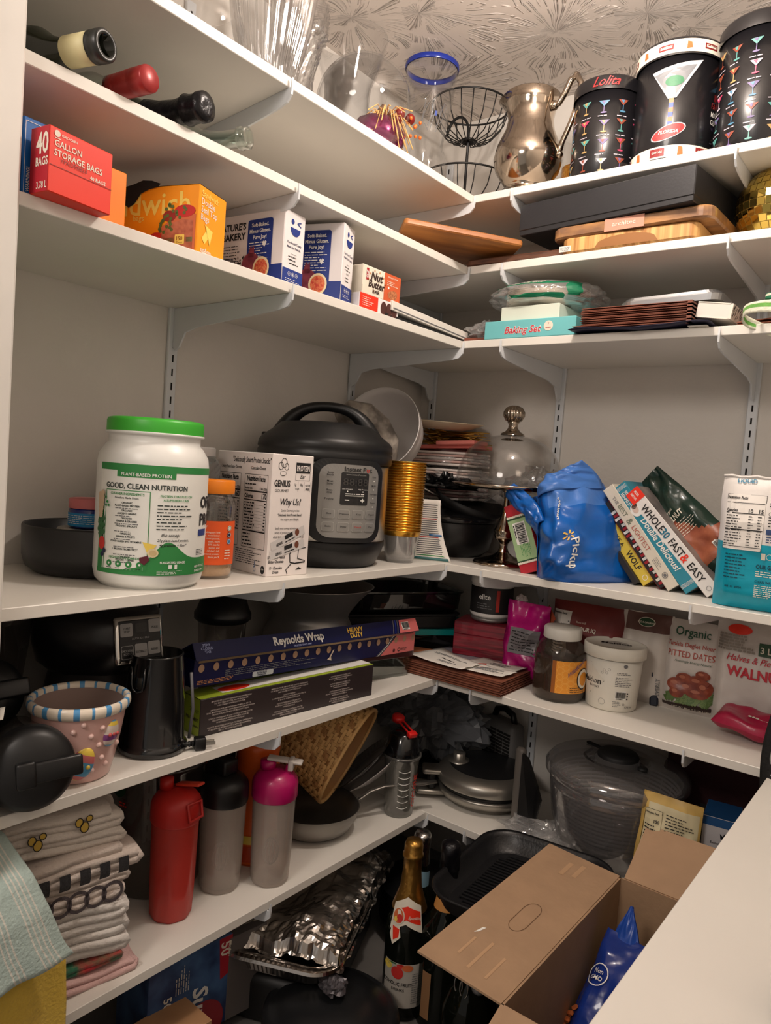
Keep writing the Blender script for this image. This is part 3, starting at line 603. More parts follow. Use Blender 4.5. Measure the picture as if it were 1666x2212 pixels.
# fig bar bakery cartons
FIG = M('fig_skin', (110, 40, 62), .6, col2=(160, 70, 84), vscale=40); FIGF = M('fig_flesh', (206, 62, 50), .7, col2=(230, 140, 90), vscale=300); FIGR = C('fig_rim', (240, 222, 180))
def figbox(label, P, rz, w, d, h, full):
    t, m = carton('fig_bar_carton', label, 'box', P, rz, w, d, h, M('carton_white', (232, 226, 226), .5), None, None, 'fig bar cartons')
    f = front(w, d, h); g = up2(f); x0 = w-.098; m.rect(g, .0006, w-.0006, .0006, .042, NAVY); g3 = lambda a_, b, k=3: f(a_, b, k)
    m.rect(g3, x0, x0+.068, .03, h-.015, NAVY, rad=.006)
    for k, s_ in enumerate(('Soft-Baked.', 'Minus Gluten.', 'Pure Joy!')): m.text(s_, .0108, WHITE, lambda a_, b: f(x0+.034+a_, h-.030-k*.0125+b, 4), 'C', .025, 0, .95)
    m.bars(lambda a_, b, k=4: f(a_, b, k), x0+.006, x0+.062, h-.105, h-.060, 8, WHITE, 5, .3, .011)
    m.disc(lambda a_, b: f(a_, b, 5), x0+.013, .042, .026, FIG, 20, .028); m.poly(lambda a_, b: f(a_, b, 5), [(x0+.003, .06), (x0+.022, .06), (x0+.020, .085), (x0+.015, .078), (x0+.011, .086)], FIG)
    m.disc(lambda a_, b: f(a_, b, 6), x0+.042, .036, .0225, FIGR, 22, .024); m.disc(lambda a_, b: f(a_, b, 7), x0+.042, .036, .018, FIGF, 22, .019)
    m.poly(lambda a_, b: f(a_, b, 5), [(x0+.048, .078), (x0+.042, .088), (x0+.046, .092), (x0+.048, .088), (x0+.050, .092), (x0+.054, .088)], WHITE)
    m.disc(lambda a_, b: f(a_, b, 8), x0-.006, .024, .010, C('blueberry', (70, 80, 130), .6), 14)
    for s_, v in (("NATURE'S", h-.032), ('BAKERY', h-.052)): m.text(s_, .0195, BLACK, lambda a_, b: f(x0-.006+a_, v+b, 2), 'R', .03, 0, .95)
    m.bars(g3, max(.004, x0-.07), x0-.006, h-.118, h-.062, 9, BLACK, 8, .22, .011)
    m.text('Wholesome', .010, DKT, lambda a_, b: f(x0-.038+a_, .058+b, 3), 'R', .02, 0, .9); m.text('Baked In.', .010, DKT, lambda a_, b: f(x0-.038+a_, .047+b, 3), 'R', .02, 0, .9)
    rnd = random.Random(2)
    for k in range(13):
        cx, cy, an = x0-.034+.026*rnd.random(), .046+.018*rnd.random(), rnd.random()*PI
        m.add([f(cx+.0032*math.cos(q)*math.cos(an)-.0013*math.sin(q)*math.sin(an), cy+.0032*math.cos(q)*math.sin(an)+.0013*math.sin(q)*math.cos(an), 3) for q in [2*PI*z_/8 for z_ in range(8)]], [tuple(range(8))], BLACK)
    r = right(w, d, h); m.rect(lambda a_, b: r(a_, b, 2), .0006, d-.0006, .0006, .036, NAVY)
    m.disc(lambda a_, b: r(a_, b, 2), d*.38, h-.020, .0048, NAVY, 14, .0055); m.line(lambda a_, b: r(a_, b, 2), [(d*.78, h-.016), (d*.60, h-.020), (d*.78, h-.025)], .0022, NAVY)
    m.add([r(d*.52+.016*math.cos(q), h-.032+.016*math.sin(q), 2) for q in [-PI*z_/12 for z_ in range(13)]], [tuple(range(13))], NAVY)
    for k, s_ in enumerate(('You Should Totally', 'Meet Our Friends.')): m.text(s_, .0062, DKT, lambda a_, b: r(d/2+a_, h-.065-k*.009+b, 2), 'C', .02, 0, .95)
    for v in (h-.085, h-.104, .062): m.rect(lambda a_, b: r(a_, b, 2), d*.38, d*.64, v, v+.0006, BLACK)
    m.bars(lambda a_, b, k=2: r(a_, b, k), d*.25, d*.8, h-.100, h-.088, 2, BLACK, 3, .25, .007); m.bars(lambda a_, b, k=2: r(a_, b, k), d*.3, d*.75, .044, .058, 2, BLACK, 4, .25, .007)
    for k in range(3): m.ring(lambda a_, b: r(a_, b, 3), d*(.32+.18*k), .0265, .0042, .0006, WHITE, 14); m.disc(lambda a_, b: r(a_, b, 3), d*(.32+.18*k), .0265, .0016, WHITE, 8)
    m.bars(lambda a_, b, k=3: r(a_, b, k), d*.15, d*.85, .010, .018, 2, WHITE, 4, .25, .009)
    m.build('carton_body', t)
figbox('white and navy fig bar carton next to the orange sandwich bag box', (.372, -1.035, z3), 6, .20, .066, .152, False)
figbox('white and navy fig bar carton standing immediately left of the nut butter bars', (.392, -.877, z3), 18, .165, .058, .168, True)
# nut butter bar cartons
t, m = carton('snack_bar_carton', 'red and white snack bar carton under the nut butter box', 'box', (0, 0, 0), 90, .145, .14, .034, M('carton_white', (232, 226, 226), .5)); t.location = Vector((.325, -.744, z3))*S
f = front(.145, .14, .034); m.rect(up2(f), .0006, .066, .0006, .0334, RED); m.bars(lambda a_, b, k=3: f(a_, b, k), .01, .05, .006, .028, 5, CREAM, 3, .3, .008)
for cx in (.088, .108, .128): m.disc(up2(f), cx, .014, .011, C('choc_brown', (78, 40, 34)), 16, .016)
m.build('carton_body', t)
t, m = carton('nut_butter_bar_carton', 'cream and orange nut butter bar carton with an open flap', 'box', (0, 0, 0), 90, .14, .135, .064, CREAM); t.location = Vector((.325, -.737, z3+.0345))*S
f = front(.14, .135, .064); m.rect(up2(f), .078, .1394, .0006, .0634, C('carton_burnt_orange', (206, 92, 50))); BN = C('print_dark_brown', (50, 30, 26))
m.text('Nut', .026, BN, lambda a_, b: f(.050+a_, .036+b, 3), 'C', .025, .2); m.text('Butter', .023, BN, lambda a_, b: f(.050+a_, .019+b, 3), 'C', .025, .2, .95); m.text('BAR', .011, BN, lambda a_, b: f(.050+a_, .007+b, 3), 'C', .02, 0, 1.3)
m.rect(up2(f), .012, .02, .032, .058, REDD); m.text('CLIF', .009, WHITE, lambda a_, b: f(.0185-b, .036+a_, 3), 'L', .03)
for k in range(10): a_ = 2*PI*k/10; m.disc(up2(f), .05+.030*math.cos(a_), .034+.024*math.sin(a_), .0022, C('nut_tan', (200, 140, 90)), 6)
m.disc(lambda a_, b: f(a_, b, 3), .11, .016, .018, M('granola', (150, 84, 50), .8, col2=(200, 130, 84), vscale=300), 14, .010); m.disc(lambda a_, b: f(a_, b, 4), .116, .02, .012, M('granola', (150, 84, 50), .8), 12, .008); m.bars(lambda a_, b, k=3: f(a_, b, k), .088, .13, .036, .048, 3, CREAM, 3, .35, .009); m.text('PEANUT BUTTER', .0048, CREAM, lambda a_, b: f(.109+a_, .054+b, 3), 'C', .02)
m.disc(lambda a_, b: f(a_, b, 3), .094, .031, .0032, WHITE, 10); m.build('carton_body', t)
m = MB(); m.add([(-.07, -.0675, .004), (-.07, -.0675, .060), (-.092, -.085, .056), (-.094, -.088, .010)], [(0, 1, 2, 3)], CREAM); m.build('open_flap', t, solid=.0008)
# magazines / frames at the inner corner
t = thing('foil_snack_pouch', 'crumpled white and rose foil snack pouch at the inner corner of the third shelf', 'pouch', (.28, -.56, z3))
PCH = M('pouch_rose', (214, 190, 176), .35, bump=.6, bscale=30, col2=(170, 90, 84), vscale=14)
def pillow(m, w, h, d, mat, seed=0, cr=.006, nu=22, nv=18, edge=.12, skew=0):
    """flat lying pouch: w along x, h along y, thickness d"""
    def fn(side):
        def g(a, b):
            x = (a-.5)*w; y = (b-.5)*h; e = (max(0, min(1, min(a, 1-a)/edge)))**.5*(max(0, min(1, min(b, 1-b)/edge)))**.5
            return (x, y, d*.5+side*d*.5*e+cr*nz(x*22+seed, y*22, side*3+seed)*(.4+e))
        return g
    m.grid(fn(1), nu, nv, mat); m.grid(fn(-1), nu, nv, mat); return m
pillow(MB(), .10, .26, .028, PCH, 3, .008).build('pouch_body', t, (0, 0, .036), (R(-3), 0, R(-4)))
t = thing('slim_white_box', 'slim white tablet shaped box lying on a dark folder', 'box', (.31, -.52, z3+.012), 0, None, (R(-1.5), 0, R(1.5)))
MB().box(-.085, .085, -.185, .17, 0, .022, PAPER, .001).rect(pl((.0852, -.18, .004), (0, 1, 0), (0, 0, 1)), 0, .34, 0, .003, GREYP).build('box_body', t)
m = MB(); m.box(-.09, .088, -.17, .19, 0, .006, M('black_folder', (26, 24, 24), .5)); m.build('dark_folder', None, (.305, -.555, z3+.0005), (0, 0, R(1)), 'thin black folder under the slim white box', 'folder')
def crumple(m, c, r, mat, seed, n=26, sc=(1, 1, 1), amp=.35, fr=9, flat=0):
    def fn(a, b):
        th = 2*PI*a; ph = PI*(b-.5); d = Vector((math.cos(th)*math.cos(ph), math.sin(th)*math.cos(ph), math.sin(ph)))
        k = 1+amp*(noise.noise(d*fr*.3+Vector((seed, 0, 0)))+.5*noise.noise(d*fr*.8+Vector((seed, 5, 0)))+.35*abs(noise.noise(d*fr*1.9)))
        z = d.z*r*sc[2]*k
        return (c[0]+d.x*r*sc[0]*k, c[1]+d.y*r*sc[1]*k, max(c[2]+z, flat))
    return m.grid(fn, n*2, n, mat, cu=True, smooth=False)
m = MB(); crumple(m, (0, 0, .03), .055, FILM, 3, 22, (.9, 1.3, .55), .5, 11, .001); m.build('plastic_wrap', None, (.43, -.29, z3), None, 'crumpled clear plastic packet at the corner of the third shelf', 'plastic packet')
m = MB(); m.box(-.05, .05, -.05, .05, 0, .012, M('brown_tray', (120, 60, 40), .5)); m.build('brown_packet', None, (.435, -.31, z3), (0, 0, R(8)), 'small flat reddish brown packet under the clear wrap', 'packet')
# baking set
TEAL = C('carton_aqua', (110, 190, 194)); w, d, h = .255, .21, .046
t, m = carton('baking_set_carton', 'aqua carton lettered in red script', 'box', (.722, -.388, z3), 0, w, d, h, TEAL)
f = front(w, d, h); m.text('Baking Set', .0245, WHITE, lambda a_, b: f(.112+a_, .0125+b, 2), 'C', .05, .25); m.text('Baking Set', .0245, C('script_red', (196, 40, 60)), lambda a_, b: f(.112+a_, .0125+b, 3), 'C', .012, .25)
m.disc(up2(f), .183, .026, .0125, CREAM, 20); m.text('7', .008, REDD, lambda a_, b: f(.183+a_, .028+b, 3), 'C'); m.text('count', .006, REDD, lambda a_, b: f(.183+a_, .020+b, 3), 'C', .02); m.build('carton_body', t)
t, m = carton('white_carton', 'plain white carton with a green tint, on the aqua carton', 'box', (.668, -.372, z3+.0465), 0, .165, .19, .038, M('offwhite_carton', (214, 220, 206), .5)); m.build('carton_body', t)
# plastic bag of plates
t = thing('plate_bag', 'clear bag of paper plates with green lettering, on the white carton', 'plastic bag', (.585, -.27, z3+.085), 5)
PLT = M('paper_plate', (222, 208, 190), .6, var=.1, vscale=3)
m = MB(); 
for k in range(9): m.lathe([(0, .006+k*.0045), (.085, .006+k*.0045), (.108, .013+k*.0045), (.110, .014+k*.0045), (.085, .0075+k*.0045), (0, .0075+k*.0045)], PLT, 36, Matrix.Translation((0, 0, 0)))
m.build('paper_plates', t)
m = MB(); GRNP = M('bag_green', (10, 112, 76), .4)
def bagf(a, b):
    th = 2*PI*a; ph = PI*(b-.5); x = math.cos(th)*math.cos(ph)**.6; y = math.sin(th)*math.cos(ph)**.6; z = math.sin(ph)
    n_ = nz(x*4, y*4, z*3+2); return (x*.155+.02*n_, y*.125+.01*n_, .033+z*.037*(1+.25*n_))
def bmat(u_, v_):
    a_ = (u_*360) % 360
    return GRNP if (abs(v_-.70) < .035 and 190 < a_ < 320) or (v_ > .33 and v_ < .42 and 245 < a_ < 300) or (306 < a_ < 318 and .4 < v_ < .72) else FILM
m.grid(bagf, 72, 30, bmat, cu=True, smooth=False)
m.text('oppy to ship', .02, CREAM, lambda a_, b: Vector(bagf((265+a_*380)/360, .70+b*2.2))*1.012, 'C', .02); m.build('printed_bag', t)
# brown folders
BRN = M('copper_folder', (132, 76, 56), .55, var=.08); 
for k in range(6):
    zk = z3+.008+k*.0082; m = MB(); w, d = (.255, .22); x0 = .745 if k else .725
    m.box(x0, 1.0-.0*k, -.415+.004*(k % 2), -.20, 0, .0014, BRN); m.box(x0, 1.0, -.415+.004*(k % 2), -.20, .0048, .0060, BRN); m.box(.990, 1.0, -.415, -.20, .0, .0060, BRN)
    o = m.build('brown_folder', None, (0, 0, zk), None, ['bottom', 'second from bottom', 'third from bottom', 'fourth from bottom', 'fifth from bottom', 'top'][k]+' one of the stacked copper brown folders on the third shelf', 'folder', 'copper brown folders on the third shelf')
m = MB(); m.grid(lambda a_, b: (.72+.32*a_, -.425+.2*b, .004+.003*math.sin(a_*9)+.002*nz(a_*6, b*4)), 24, 8, M('navy_paper', (40, 38, 66), .6)); m.build('navy_paper_sheet', None, (0, 0, z3+.001), None, 'wavy navy paper sheet under the brown folders', 'paper', solid=.001)
m = MB(); m.box(.99, 1.03, -.40, -.18, 0, .002, PAPER); m.build('white_card', None, (0, 0, z3+.0005), None, 'white card edge sticking out right of the brown folders', 'paper')
ZEB = M('zebra_print', (232, 226, 214), .5); m = MB(); m.box(0, .07, 0, .20, 0, .030, PAPER); X_ = Matrix.Identity(4)
m.box(.068, .074, -.001, .2, -.001, .0315, ZEB); m.box(0, .07, -.001, .2, -.002, 0, ZEB); m.box(0, .07, -.001, .2, .030, .032, ZEB); rnd = random.Random(5)
f = pl((.0742, 0, 0), (0, 1, 0), (0, 0, 1))
for k in range(46):
    y0 = .003+.192*rnd.random(); zz = .002+.02*rnd.random(); m.poly(up2(f), [(y0, zz), (y0+.0028, zz+.001), (y0+.009, zz+.010), (y0+.006, zz+.009)], BLACK)
m.build('patterned_notebook', None, (1.0, -.385, z3+.026), (R(0), R(8), 0), 'black and white zebra patterned notebook right of the brown folders', 'notebook')
t = thing('silver_tray', 'rounded silver metal tin lying on top of the folders', 'tin', (.92, -.26, z3+.068), 2, None, (R(0), R(-2.5), R(2)))
m = MB(); pts = rrect(.23, .16, .03, 6); n = len(pts)
for zz0, zz1, k0, k1 in ((0, .014, 1, 1.02), (.014, .017, 1.02, 1.0), (.017, .024, .97, .93)):
    vs = [(x*k0, y*k0, zz0) for x, y in pts]+[(x*k1, y*k1, zz1) for x, y in pts]; m.add(vs, [(i, (i+1) % n, n+(i+1) % n, n+i) for i in range(n)]+[tuple(range(n))[::-1], tuple(range(n, 2*n))], M('satin_aluminium', (176, 178, 180), .3, .9), False)
m.build('tin_body', t)
for k in range(2):
    m = MB(); m.box(-.02, .12, -.1, .1, 0, .002, BRN); m.build('copper_sheet', None, (1.10, -.28, z3+.002+k*.006), (0, R(-3.5-k*1.5), R(3)), ['lower', 'upper'][k]+' copper brown folder edge behind the green ribbon', 'folder')
# ribbon of green and white cloth
t = thing('ribbon_roll', 'coiled white and green woven ribbon hanging over the shelf edge at the right', 'ribbon', (1.175, -.415, z3+.012))
WV = M('ribbon_white', (226, 226, 206), .8, bump=.5, bscale=120); GV = M('ribbon_green', (112, 176, 84), .8, bump=.5, bscale=120); DG = M('ribbon_dark_green', (28, 110, 76), .7)
def loop(R1, R2, hgt, cz, tilt, mats, name, a0=0, a1=360):
    m = MB()
    def fn(a_, b):
        th = R(a0+(a1-a0)*a_); return (R1*math.cos(th)*(1+.04*nz(th*2)), R2*math.sin(th), cz+tilt*math.sin(th+.6)+(b-.5)*hgt+.006*nz(th*1.5, b))
    m.grid(fn, 40, 6, lambda u_, v_: mats[1] if .35 < v_ < .62 else mats[0]); m.build(name, t, solid=.002)
loop(.070, .040, .022, -.012, -.022, (WV, GV), 'outer_loop'); loop(.050, .034, .018, .022, .010, (WV, WV), 'middle_loop'); loop(.030, .022, .014, .034, .0, (DG, WV), 'inner_loop')

# ================================================================== FOURTH SHELF
z4 = Z[3]
CER = M('matte_black_ceramic', (30, 31, 33), .38, bump=.05)
t = thing('black_bowl', 'wide straight-sided matte black bowl at the left end of the fourth shelf', 'bowl', (.138, -1.275, z4))
MB().lathe([(0, .006), (.095, .006), (.10, 0), (.112, .002), (.128, .014), (.134, .035), (.136, .09), (.134, .094), (.130, .092), (.127, .035), (.115, .014), (0, .012)], CER, 64).build('bowl_body', t)
t = thing('metal_jar', 'squat jar with a brushed metal lid inside the black bowl', 'jar', (.125, -1.285, z4+.013))
MB().lathe([(0, 0), (.05, 0), (.054, .01), (.054, .06), (0, .06)], DARKSTEEL, 40).build('jar_body', t)
MB().lathe([(.058, .058), (.058, .070), (.055, .073), (0, .073)], M('aluminium_lid', (180, 178, 172), .35, .9), 60, mod=lambda tt, r, z: r*(1+.008*math.sin(50*tt))).build('jar_lid', t)
t = thing('blue_cosmetic_jar', 'small blue jar with a pink screw lid standing on the metal lid', 'jar', (.13, -1.285, z4+.087))
MB().lathe([(0, 0), (.036, 0), (.040, .004), (.040, .036), (.036, .04), (0, .04)], M('blue_jar_glass', (20, 40, 120), .2, coat=.5), 40).build('jar_body', t)
m = MB(); f = cyl(.0402, R(-40), 0); m.grid(lambda a_, b: f(-.1+.2*a_, .004+.026*b, 1), 40, 1, M('aqua_label', (30, 140, 200), .5)); m.bars(lambda a_, b, k=3: f(a_, b, k), -.05, .05, .008, .027, 5, WHITE, 3, .3, .008); m.build('jar_label', t)
MB().lathe([(.0405, .0385), (.0405, .056), (.039, .058), (0, .058)], M('coral_pink_lid', (214, 120, 122), .5), 60, mod=lambda tt, r, z: r*(1+.012*math.sin(60*tt))).build('screw_lid', t)
# protein tub
HD = M('white_hdpe', (232, 232, 228), .35, bump=.03); LG = C('label_green', (44, 134, 66)); DG2 = C('label_dark', (40, 50, 46))
t = thing('protein_powder_tub', 'large white protein powder tub with a bright green lid', 'tub', (.300, -1.260, z4))
r = .100; MB().lathe([(0, .004), (.07, .004), (.085, 0), (.096, .012), (.100, .03), (.100, .225), (.098, .24), (.088, .256), (.082, .262), (.082, .276), (.088, .277), (.089, .281), (.08, .282), (0, .282)], HD, 72).build('tub_body', t)
MB().lathe([(.0865, .279), (.087, .283), (.087, .300), (.085, .305), (.078, .307), (0, .307)], M('bright_green_lid', (62, 176, 52), .4), 72).build('lid', t)
m = MB(); th0 = R(-34); f = cyl(r, th0, 0); lab = M('label_white', (236, 236, 230), .45)
gf = lambda a_, b, k=1: f(a_, b, k)
m.grid(lambda a_, b: f(-.108+.25*a_, .028+.195*b, 1), 48, 1, lab)
m.grid(lambda a_, b: f(-.108+.25*a_, .211+.012*b, 2), 48, 1, LG); m.grid(lambda a_, b: f(-.066+.104*a_, .200+.012*b, 2), 20, 1, LG)
def hill(u_):
    if u_ > .03: return .030+.030*math.exp(-((u_-.03)/.03)**2)
    return .008+.052*math.exp(-((u_-.03)/.035)**2) if u_ > -.02 else .008+.007*max(0, 1+(u_+.02)*30)
m.grid(lambda a_, b: f(-.108+.25*a_, .028+hill(-.108+.25*a_)*b, 2), 70, 1, LG)
m.grid(lambda a_, b: f(-.107+.014*a_, .028+.14*b, 2), 3, 1, LG)
def tx(s_, size, u_, v_, mat=DG2, al='L', bold=.01, sx=1.0, k=3, sh=0): m.text(s_, size, mat, lambda a_, b: f(u_+a_, v_+b, k), al, bold, sh, sx)
tx('PLANT-BASED PROTEIN', .0078, -.014, .2025, lab, 'C', .02, 1.05)
tx('GOOD, CLEAN NUTRITION', .0128, -.014, .180, DG2, 'C', .02, .95)
bx = lambda a_, b: f(a_, b, 3)
m.grid(lambda a_, b: f(-.088+.083*a_, .036+.14*b, 2), 12, 1, lab)
for (ua, va, ub, vb) in ((-.088, .036, -.005, .036), (-.088, .176, -.005, .176)): m.grid(lambda a_, b: f(ua+(ub-ua)*a_, va+.0012*(b-.5), 3), 12, 1, LG)
for ua in (-.088, -.005): m.grid(lambda a_, b: f(ua+.0012*(a_-.5), .036+.14*b, 3), 1, 2, LG)
tx('CLEANER INGREDIENTS', .0062, -.046, .168, LG, 'C', .02, .95); tx('Powders Made From', .0052, -.046, .1615, DG2, 'C')
for k, (l1, l2) in enumerate((('ORGANIC', 'PLANT-BASED PROTEIN'), ('ORGANIC', 'ANCIENT GRAINS'), ('ORGANIC', 'GREENS & GRASSES'), ('ORGANIC SPROUTS', ''), ('ORGANIC', 'BERRIES & FRUITS'), ('FOOD-BASED B+C VITAMINS', ''), ('1 BILLION PROBIOTICS*', ''), ('ORGANIC', 'VEGGIES + HERBS'))):
    v_ = .152-.0136*k; tx(l1, .0044, -.044, v_+.001, DG2, 'C', .03); 
    if l2: tx(l2, .0044, -.044, v_-.0042, DG2, 'C', .03)
    m.bars(lambda a_, b, kk=3: f(a_, b, kk), -.066, -.022, v_-.0095, v_-.0052, 1, GREYP, k, .35, .006)
tx('HIGHER STANDARDS', .0060, -.046, .0555, LG, 'C', .02)
for k in range(4): m.disc(bx, -.074+.019*k, .0465, .0058, LG, 16); m.disc(lambda a_, b: f(a_, b, 4), -.074+.019*k, .0465, .002, lab, 8); m.bars(lambda a_, b, kk=3: f(a_, b, kk), -.080+.019*k, -.068+.019*k, .0375, .0405, 1, DG2, k, .4, .004)
tx('PROTEIN THAT PUTS ON', .0056, .042, .168, LG, 'C', .02, .95); tx('A SUPERHERO CAPE.', .0056, .042, .161, LG, 'C', .02, .95)
m.bars(lambda a_, b, kk=3: f(a_, b, kk), .008, .078, .108, .156, 8, DG2, 12, .32, .009)
tx('the scoop:', .009, .034, .098, BLACK, 'C', .01, .9, 3, .25); tx('21g plant-based protein,', .0068, .040, .089, BLACK, 'C', .01, .9, 3, .25); tx('4g prebiotic + fiber*', .0068, .040, .0805, BLACK, 'C', .01, .9, 3, .25)
tx('SUGGESTED USAGE', .0056, .040, .050, lab, 'C', .03, .95, 4); m.bars(lambda a_, b, kk=4: f(a_, b, kk), .012, .066, .0285+.002, .038, 3, lab, 5, .35, .008)
m.rect(lambda a_, b: f(a_, b, 4), .032, .038, .041, .048, lab); m.rect(lambda a_, b: f(a_, b, 4), .043, .048, .040, .048, lab)
m.poly(lambda a_, b: f(a_, b, 5), [(-.014, .088), (.010, .083), (-.004, .066)], C('pineapple', (236, 206, 90))); m.disc(lambda a_, b: f(a_, b, 6), .004, .069, .0095, C('banana', (226, 206, 160)), 16, .008); m.disc(lambda a_, b: f(a_, b, 7), .004, .069, .006, C('banana_heart', (206, 180, 130)), 12, .005)
m.poly(lambda a_, b: f(a_, b, 5), [(-.018, .060), (-.004, .064), (-.001, .056), (-.009, .047), (-.017, .052)], C('beet', (90, 24, 40)))
m.disc(lambda a_, b: f(a_, b, 5), -.094, .080, .0085, C('strawberry', (206, 50, 44)), 14, .012); m.disc(lambda a_, b: f(a_, b, 6), -.086, .067, .0045, DKT, 10); m.disc(lambda a_, b: f(a_, b, 6), -.091, .060, .0045, DKT, 10)
for k in range(9): m.disc(lambda a_, b: f(a_, b, 5), -.099+.004*math.sin(k*2), .096+k*.004, .008, C('leafy', (50, 104, 60)), 8, .006)
for k in range(12): m.disc(lambda a_, b: f(a_, b, 6), -.100+.004*math.sin(k*3), .130+k*.0035, .006, C('grain', (206, 180, 150)), 8)
for k, (x_, y_) in enumerate(((-.087, .162), (-.083, .154), (-.086, .148), (-.080, .148))): m.disc(lambda a_, b: f(a_, b, 6), x_, y_, .0024, LG, 10)
tx('ORGANIC', .030, .098, .150, BLACK, 'L', .03, .9); tx('PROTEIN', .030, .098, .118, BLACK, 'L', .03, .9); m.grid(lambda a_, b: f(.096+.03*a_, .098+.012*b, 3), 4, 1, C('ribbon_navy', (40, 60, 130)))
tx('NET WT 42 OZ', .0055, .088, .040, lab, 'L', .03, .9, 4); tx('(2.64 LB) 1200g', .005, .088, .033, lab, 'L', .03, .9, 4)
m.bars(lambda a_, b, kk=3: f(a_, b, kk), .092, .118, .062, .074, 4, DG2, 5, .4, .006)
m.build('label', t)
# tub behind
t = thing('grey_lid_tub', 'clear tub with a grey lid hidden behind the white protein tub', 'tub', (.165, -1.095, z4))
MB().lathe([(0, 0), (.075, 0), (.08, .01), (.08, .23), (.065, .25), (0, .25)], G('smoky_plastic', (.6, .6, .58), .7, .08, haze=.3, hazecol=(.2, .2, .19)), 40).build('tub_body', t)
MB().lathe([(.068, .246), (.068, .262), (.066, .265), (0, .265)], M('grey_lid', (150, 146, 142), .5), 48).build('lid', t)
# orange peanut powder jar
JC = G('clear_jar_plastic', (.96, .94, .9), .7, .10, rough=.05, bump=.2, power=2); OL = M('orange_jar_label', (238, 92, 30), .45)
t = thing('peanut_powder_jar', 'clear jar of pale powder with an orange label and orange lid', 'jar', (.288, -1.112, z4), 0)
rj = .0505; MB().lathe([(0, .004), (.038, .004), (.045, 0), (.050, .008), (.0505, .03), (.0495, .035), (.0495, .115), (.0505, .12), (.0505, .15), (.046, .162), (.041, .168), (.041, .175)], JC, 48).build('jar_body', t)
MB().lathe([(0, .006), (.045, .006), (.0475, .012), (.0475, .044), (0, .048)], M('pale_powder', (206, 172, 136), .9, bump=.8, bscale=120), 40, mod=lambda tt, r, z: r).build('powder', t)
MB().lathe([(.0455, .172), (.0465, .176), (.0465, .197), (.0445, .200), (0, .200)], M('orange_lid', (240, 134, 14), .4), 64, mod=lambda tt, r, z: r*(1+.006*math.sin(60*tt))).build('lid', t)
m = MB(); f = cyl(.0508, R(-42), 0); m.grid(lambda a_, b: f(-.10+.17*a_, .030+.088*b, 1), 44, 1, OL)
tx('Pb on!', .009, -.002, .103, CREAM, 'R', .02, .9, 3, .2)
for k, s_ in enumerate(('Everything you love', 'butter, made better.', 'roast peanuts,', 'them, more', '87% less fat', 'butter, and', 'All that’s left', 'peanut protein.', 'flavor you’ll')): tx(s_, .0052, .024, .094-k*.0062, CREAM, 'R', .01, .9)
for k, c_ in enumerate((WHITE, DKT, C('badge_blue', (70, 130, 180)))): m.disc(lambda a_, b: f(a_, b, 3), .046, .104-k*.0135, .0056, c_, 14); m.ring(lambda a_, b: f(a_, b, 4), .046, .104-k*.0135, .0045, .0008, LG if k == 0 else WHITE, 14)
m.bars(lambda a_, b, kk=3: f(a_, b, kk), .036, .054, .040, .062, 4, CREAM, 5, .35, .005); m.build('label', t)
# protein bar carton
w, d, h = .205, .112, .262; VS = .262/.198; CW = M('carton_pinkwhite', (234, 226, 222), .45)
t, m = carton('protein_bar_carton', 'tall white protein bar carton in front of the pressure cooker', 'box', (.357, -1.012, z4), -6, w, d, h, CW)
f0 = front(w, d, h); f = lambda a, b, k=1: f0(a, b*VS, k); h = .198
def tp(s_, size, u_, v_, mat=BLACK, al='L', bold=.01, sx=1.0, k=2, sh=0): m.text(s_, size, mat, lambda a_, b: f(u_+a_, v_+b, k), al, bold, sh, sx)
tp('"Deliciously Smart Protein Snacks"', .0125, w-.004, h-.017, BLACK, 'R', .01, .8, 2, .25); tp('Creamy Peanut Butter Chocolate', .0072, .096, h-.028, BLACK, 'R', .01, .8, 2, .25); tp('Chocolate Dream', .0080, w-.022, h-.028, BLACK, 'R', .01, .9, 2, .25)
for c0, kk in ((.012, 1), (.110, 2)):
    cw = .083; g = up2(f)
    for a_, b in (((c0, .042), (c0, .162)), ((c0+cw, .042), (c0+cw, .162)), ((c0, .162), (c0+cw, .162)), ((c0, .042), (c0+cw, .042))): m.line(g, [a_, b], .0007, BLACK)
    tp('Nutrition Facts', .0112, c0+cw/2, .1515, BLACK, 'C', .035, .95); m.bars(lambda a_, b, k=2: f(a_, b, k), c0+.003, c0+cw*.7, .143, .149, 1, BLACK, 3, .35, .008)
    tp('Serving size', .0058, c0+.002, .1375, BLACK, 'L', .02); tp('1 bar (25g)', .0058, c0+cw-.002, .1375, BLACK, 'R', .02); m.rect(g, c0+.001, c0+cw-.001, .1335, .1358, BLACK)
    tp('Calories', .0095, c0+.002, .1235, BLACK, 'L', .03); tp('170' if kk == 2 else '160', .0125, c0+cw-.002, .1235, BLACK, 'R', .03); m.rect(g, c0+.001, c0+cw-.001, .1195, .1210, BLACK)
    m.bars(lambda a_, b, k=2: f(a_, b, k), c0+.003, c0+cw*.62, .072, .118, 9, BLACK, 5+kk, .4, .011)
    for k in range(9): m.rect(g, c0+cw-.009, c0+cw-.003, .0735+k*.0051, .0755+k*.0051, BLACK); m.rect(g, c0+.002, c0+cw-.002, .0716+k*.0051, .0718+k*.0051, BLACK)
    m.rect(g, c0+.001, c0+cw-.001, .0685, .0705, BLACK); m.bars(lambda a_, b, k=2: f(a_, b, k), c0+.003, c0+cw*.5, .044, .067, 4, BLACK, 8, .4, .01)
m.bars(lambda a_, b, k=2: f(a_, b, k), .09, .192, .014+.0, .039, 7, BLACK, 21, .3, .012)
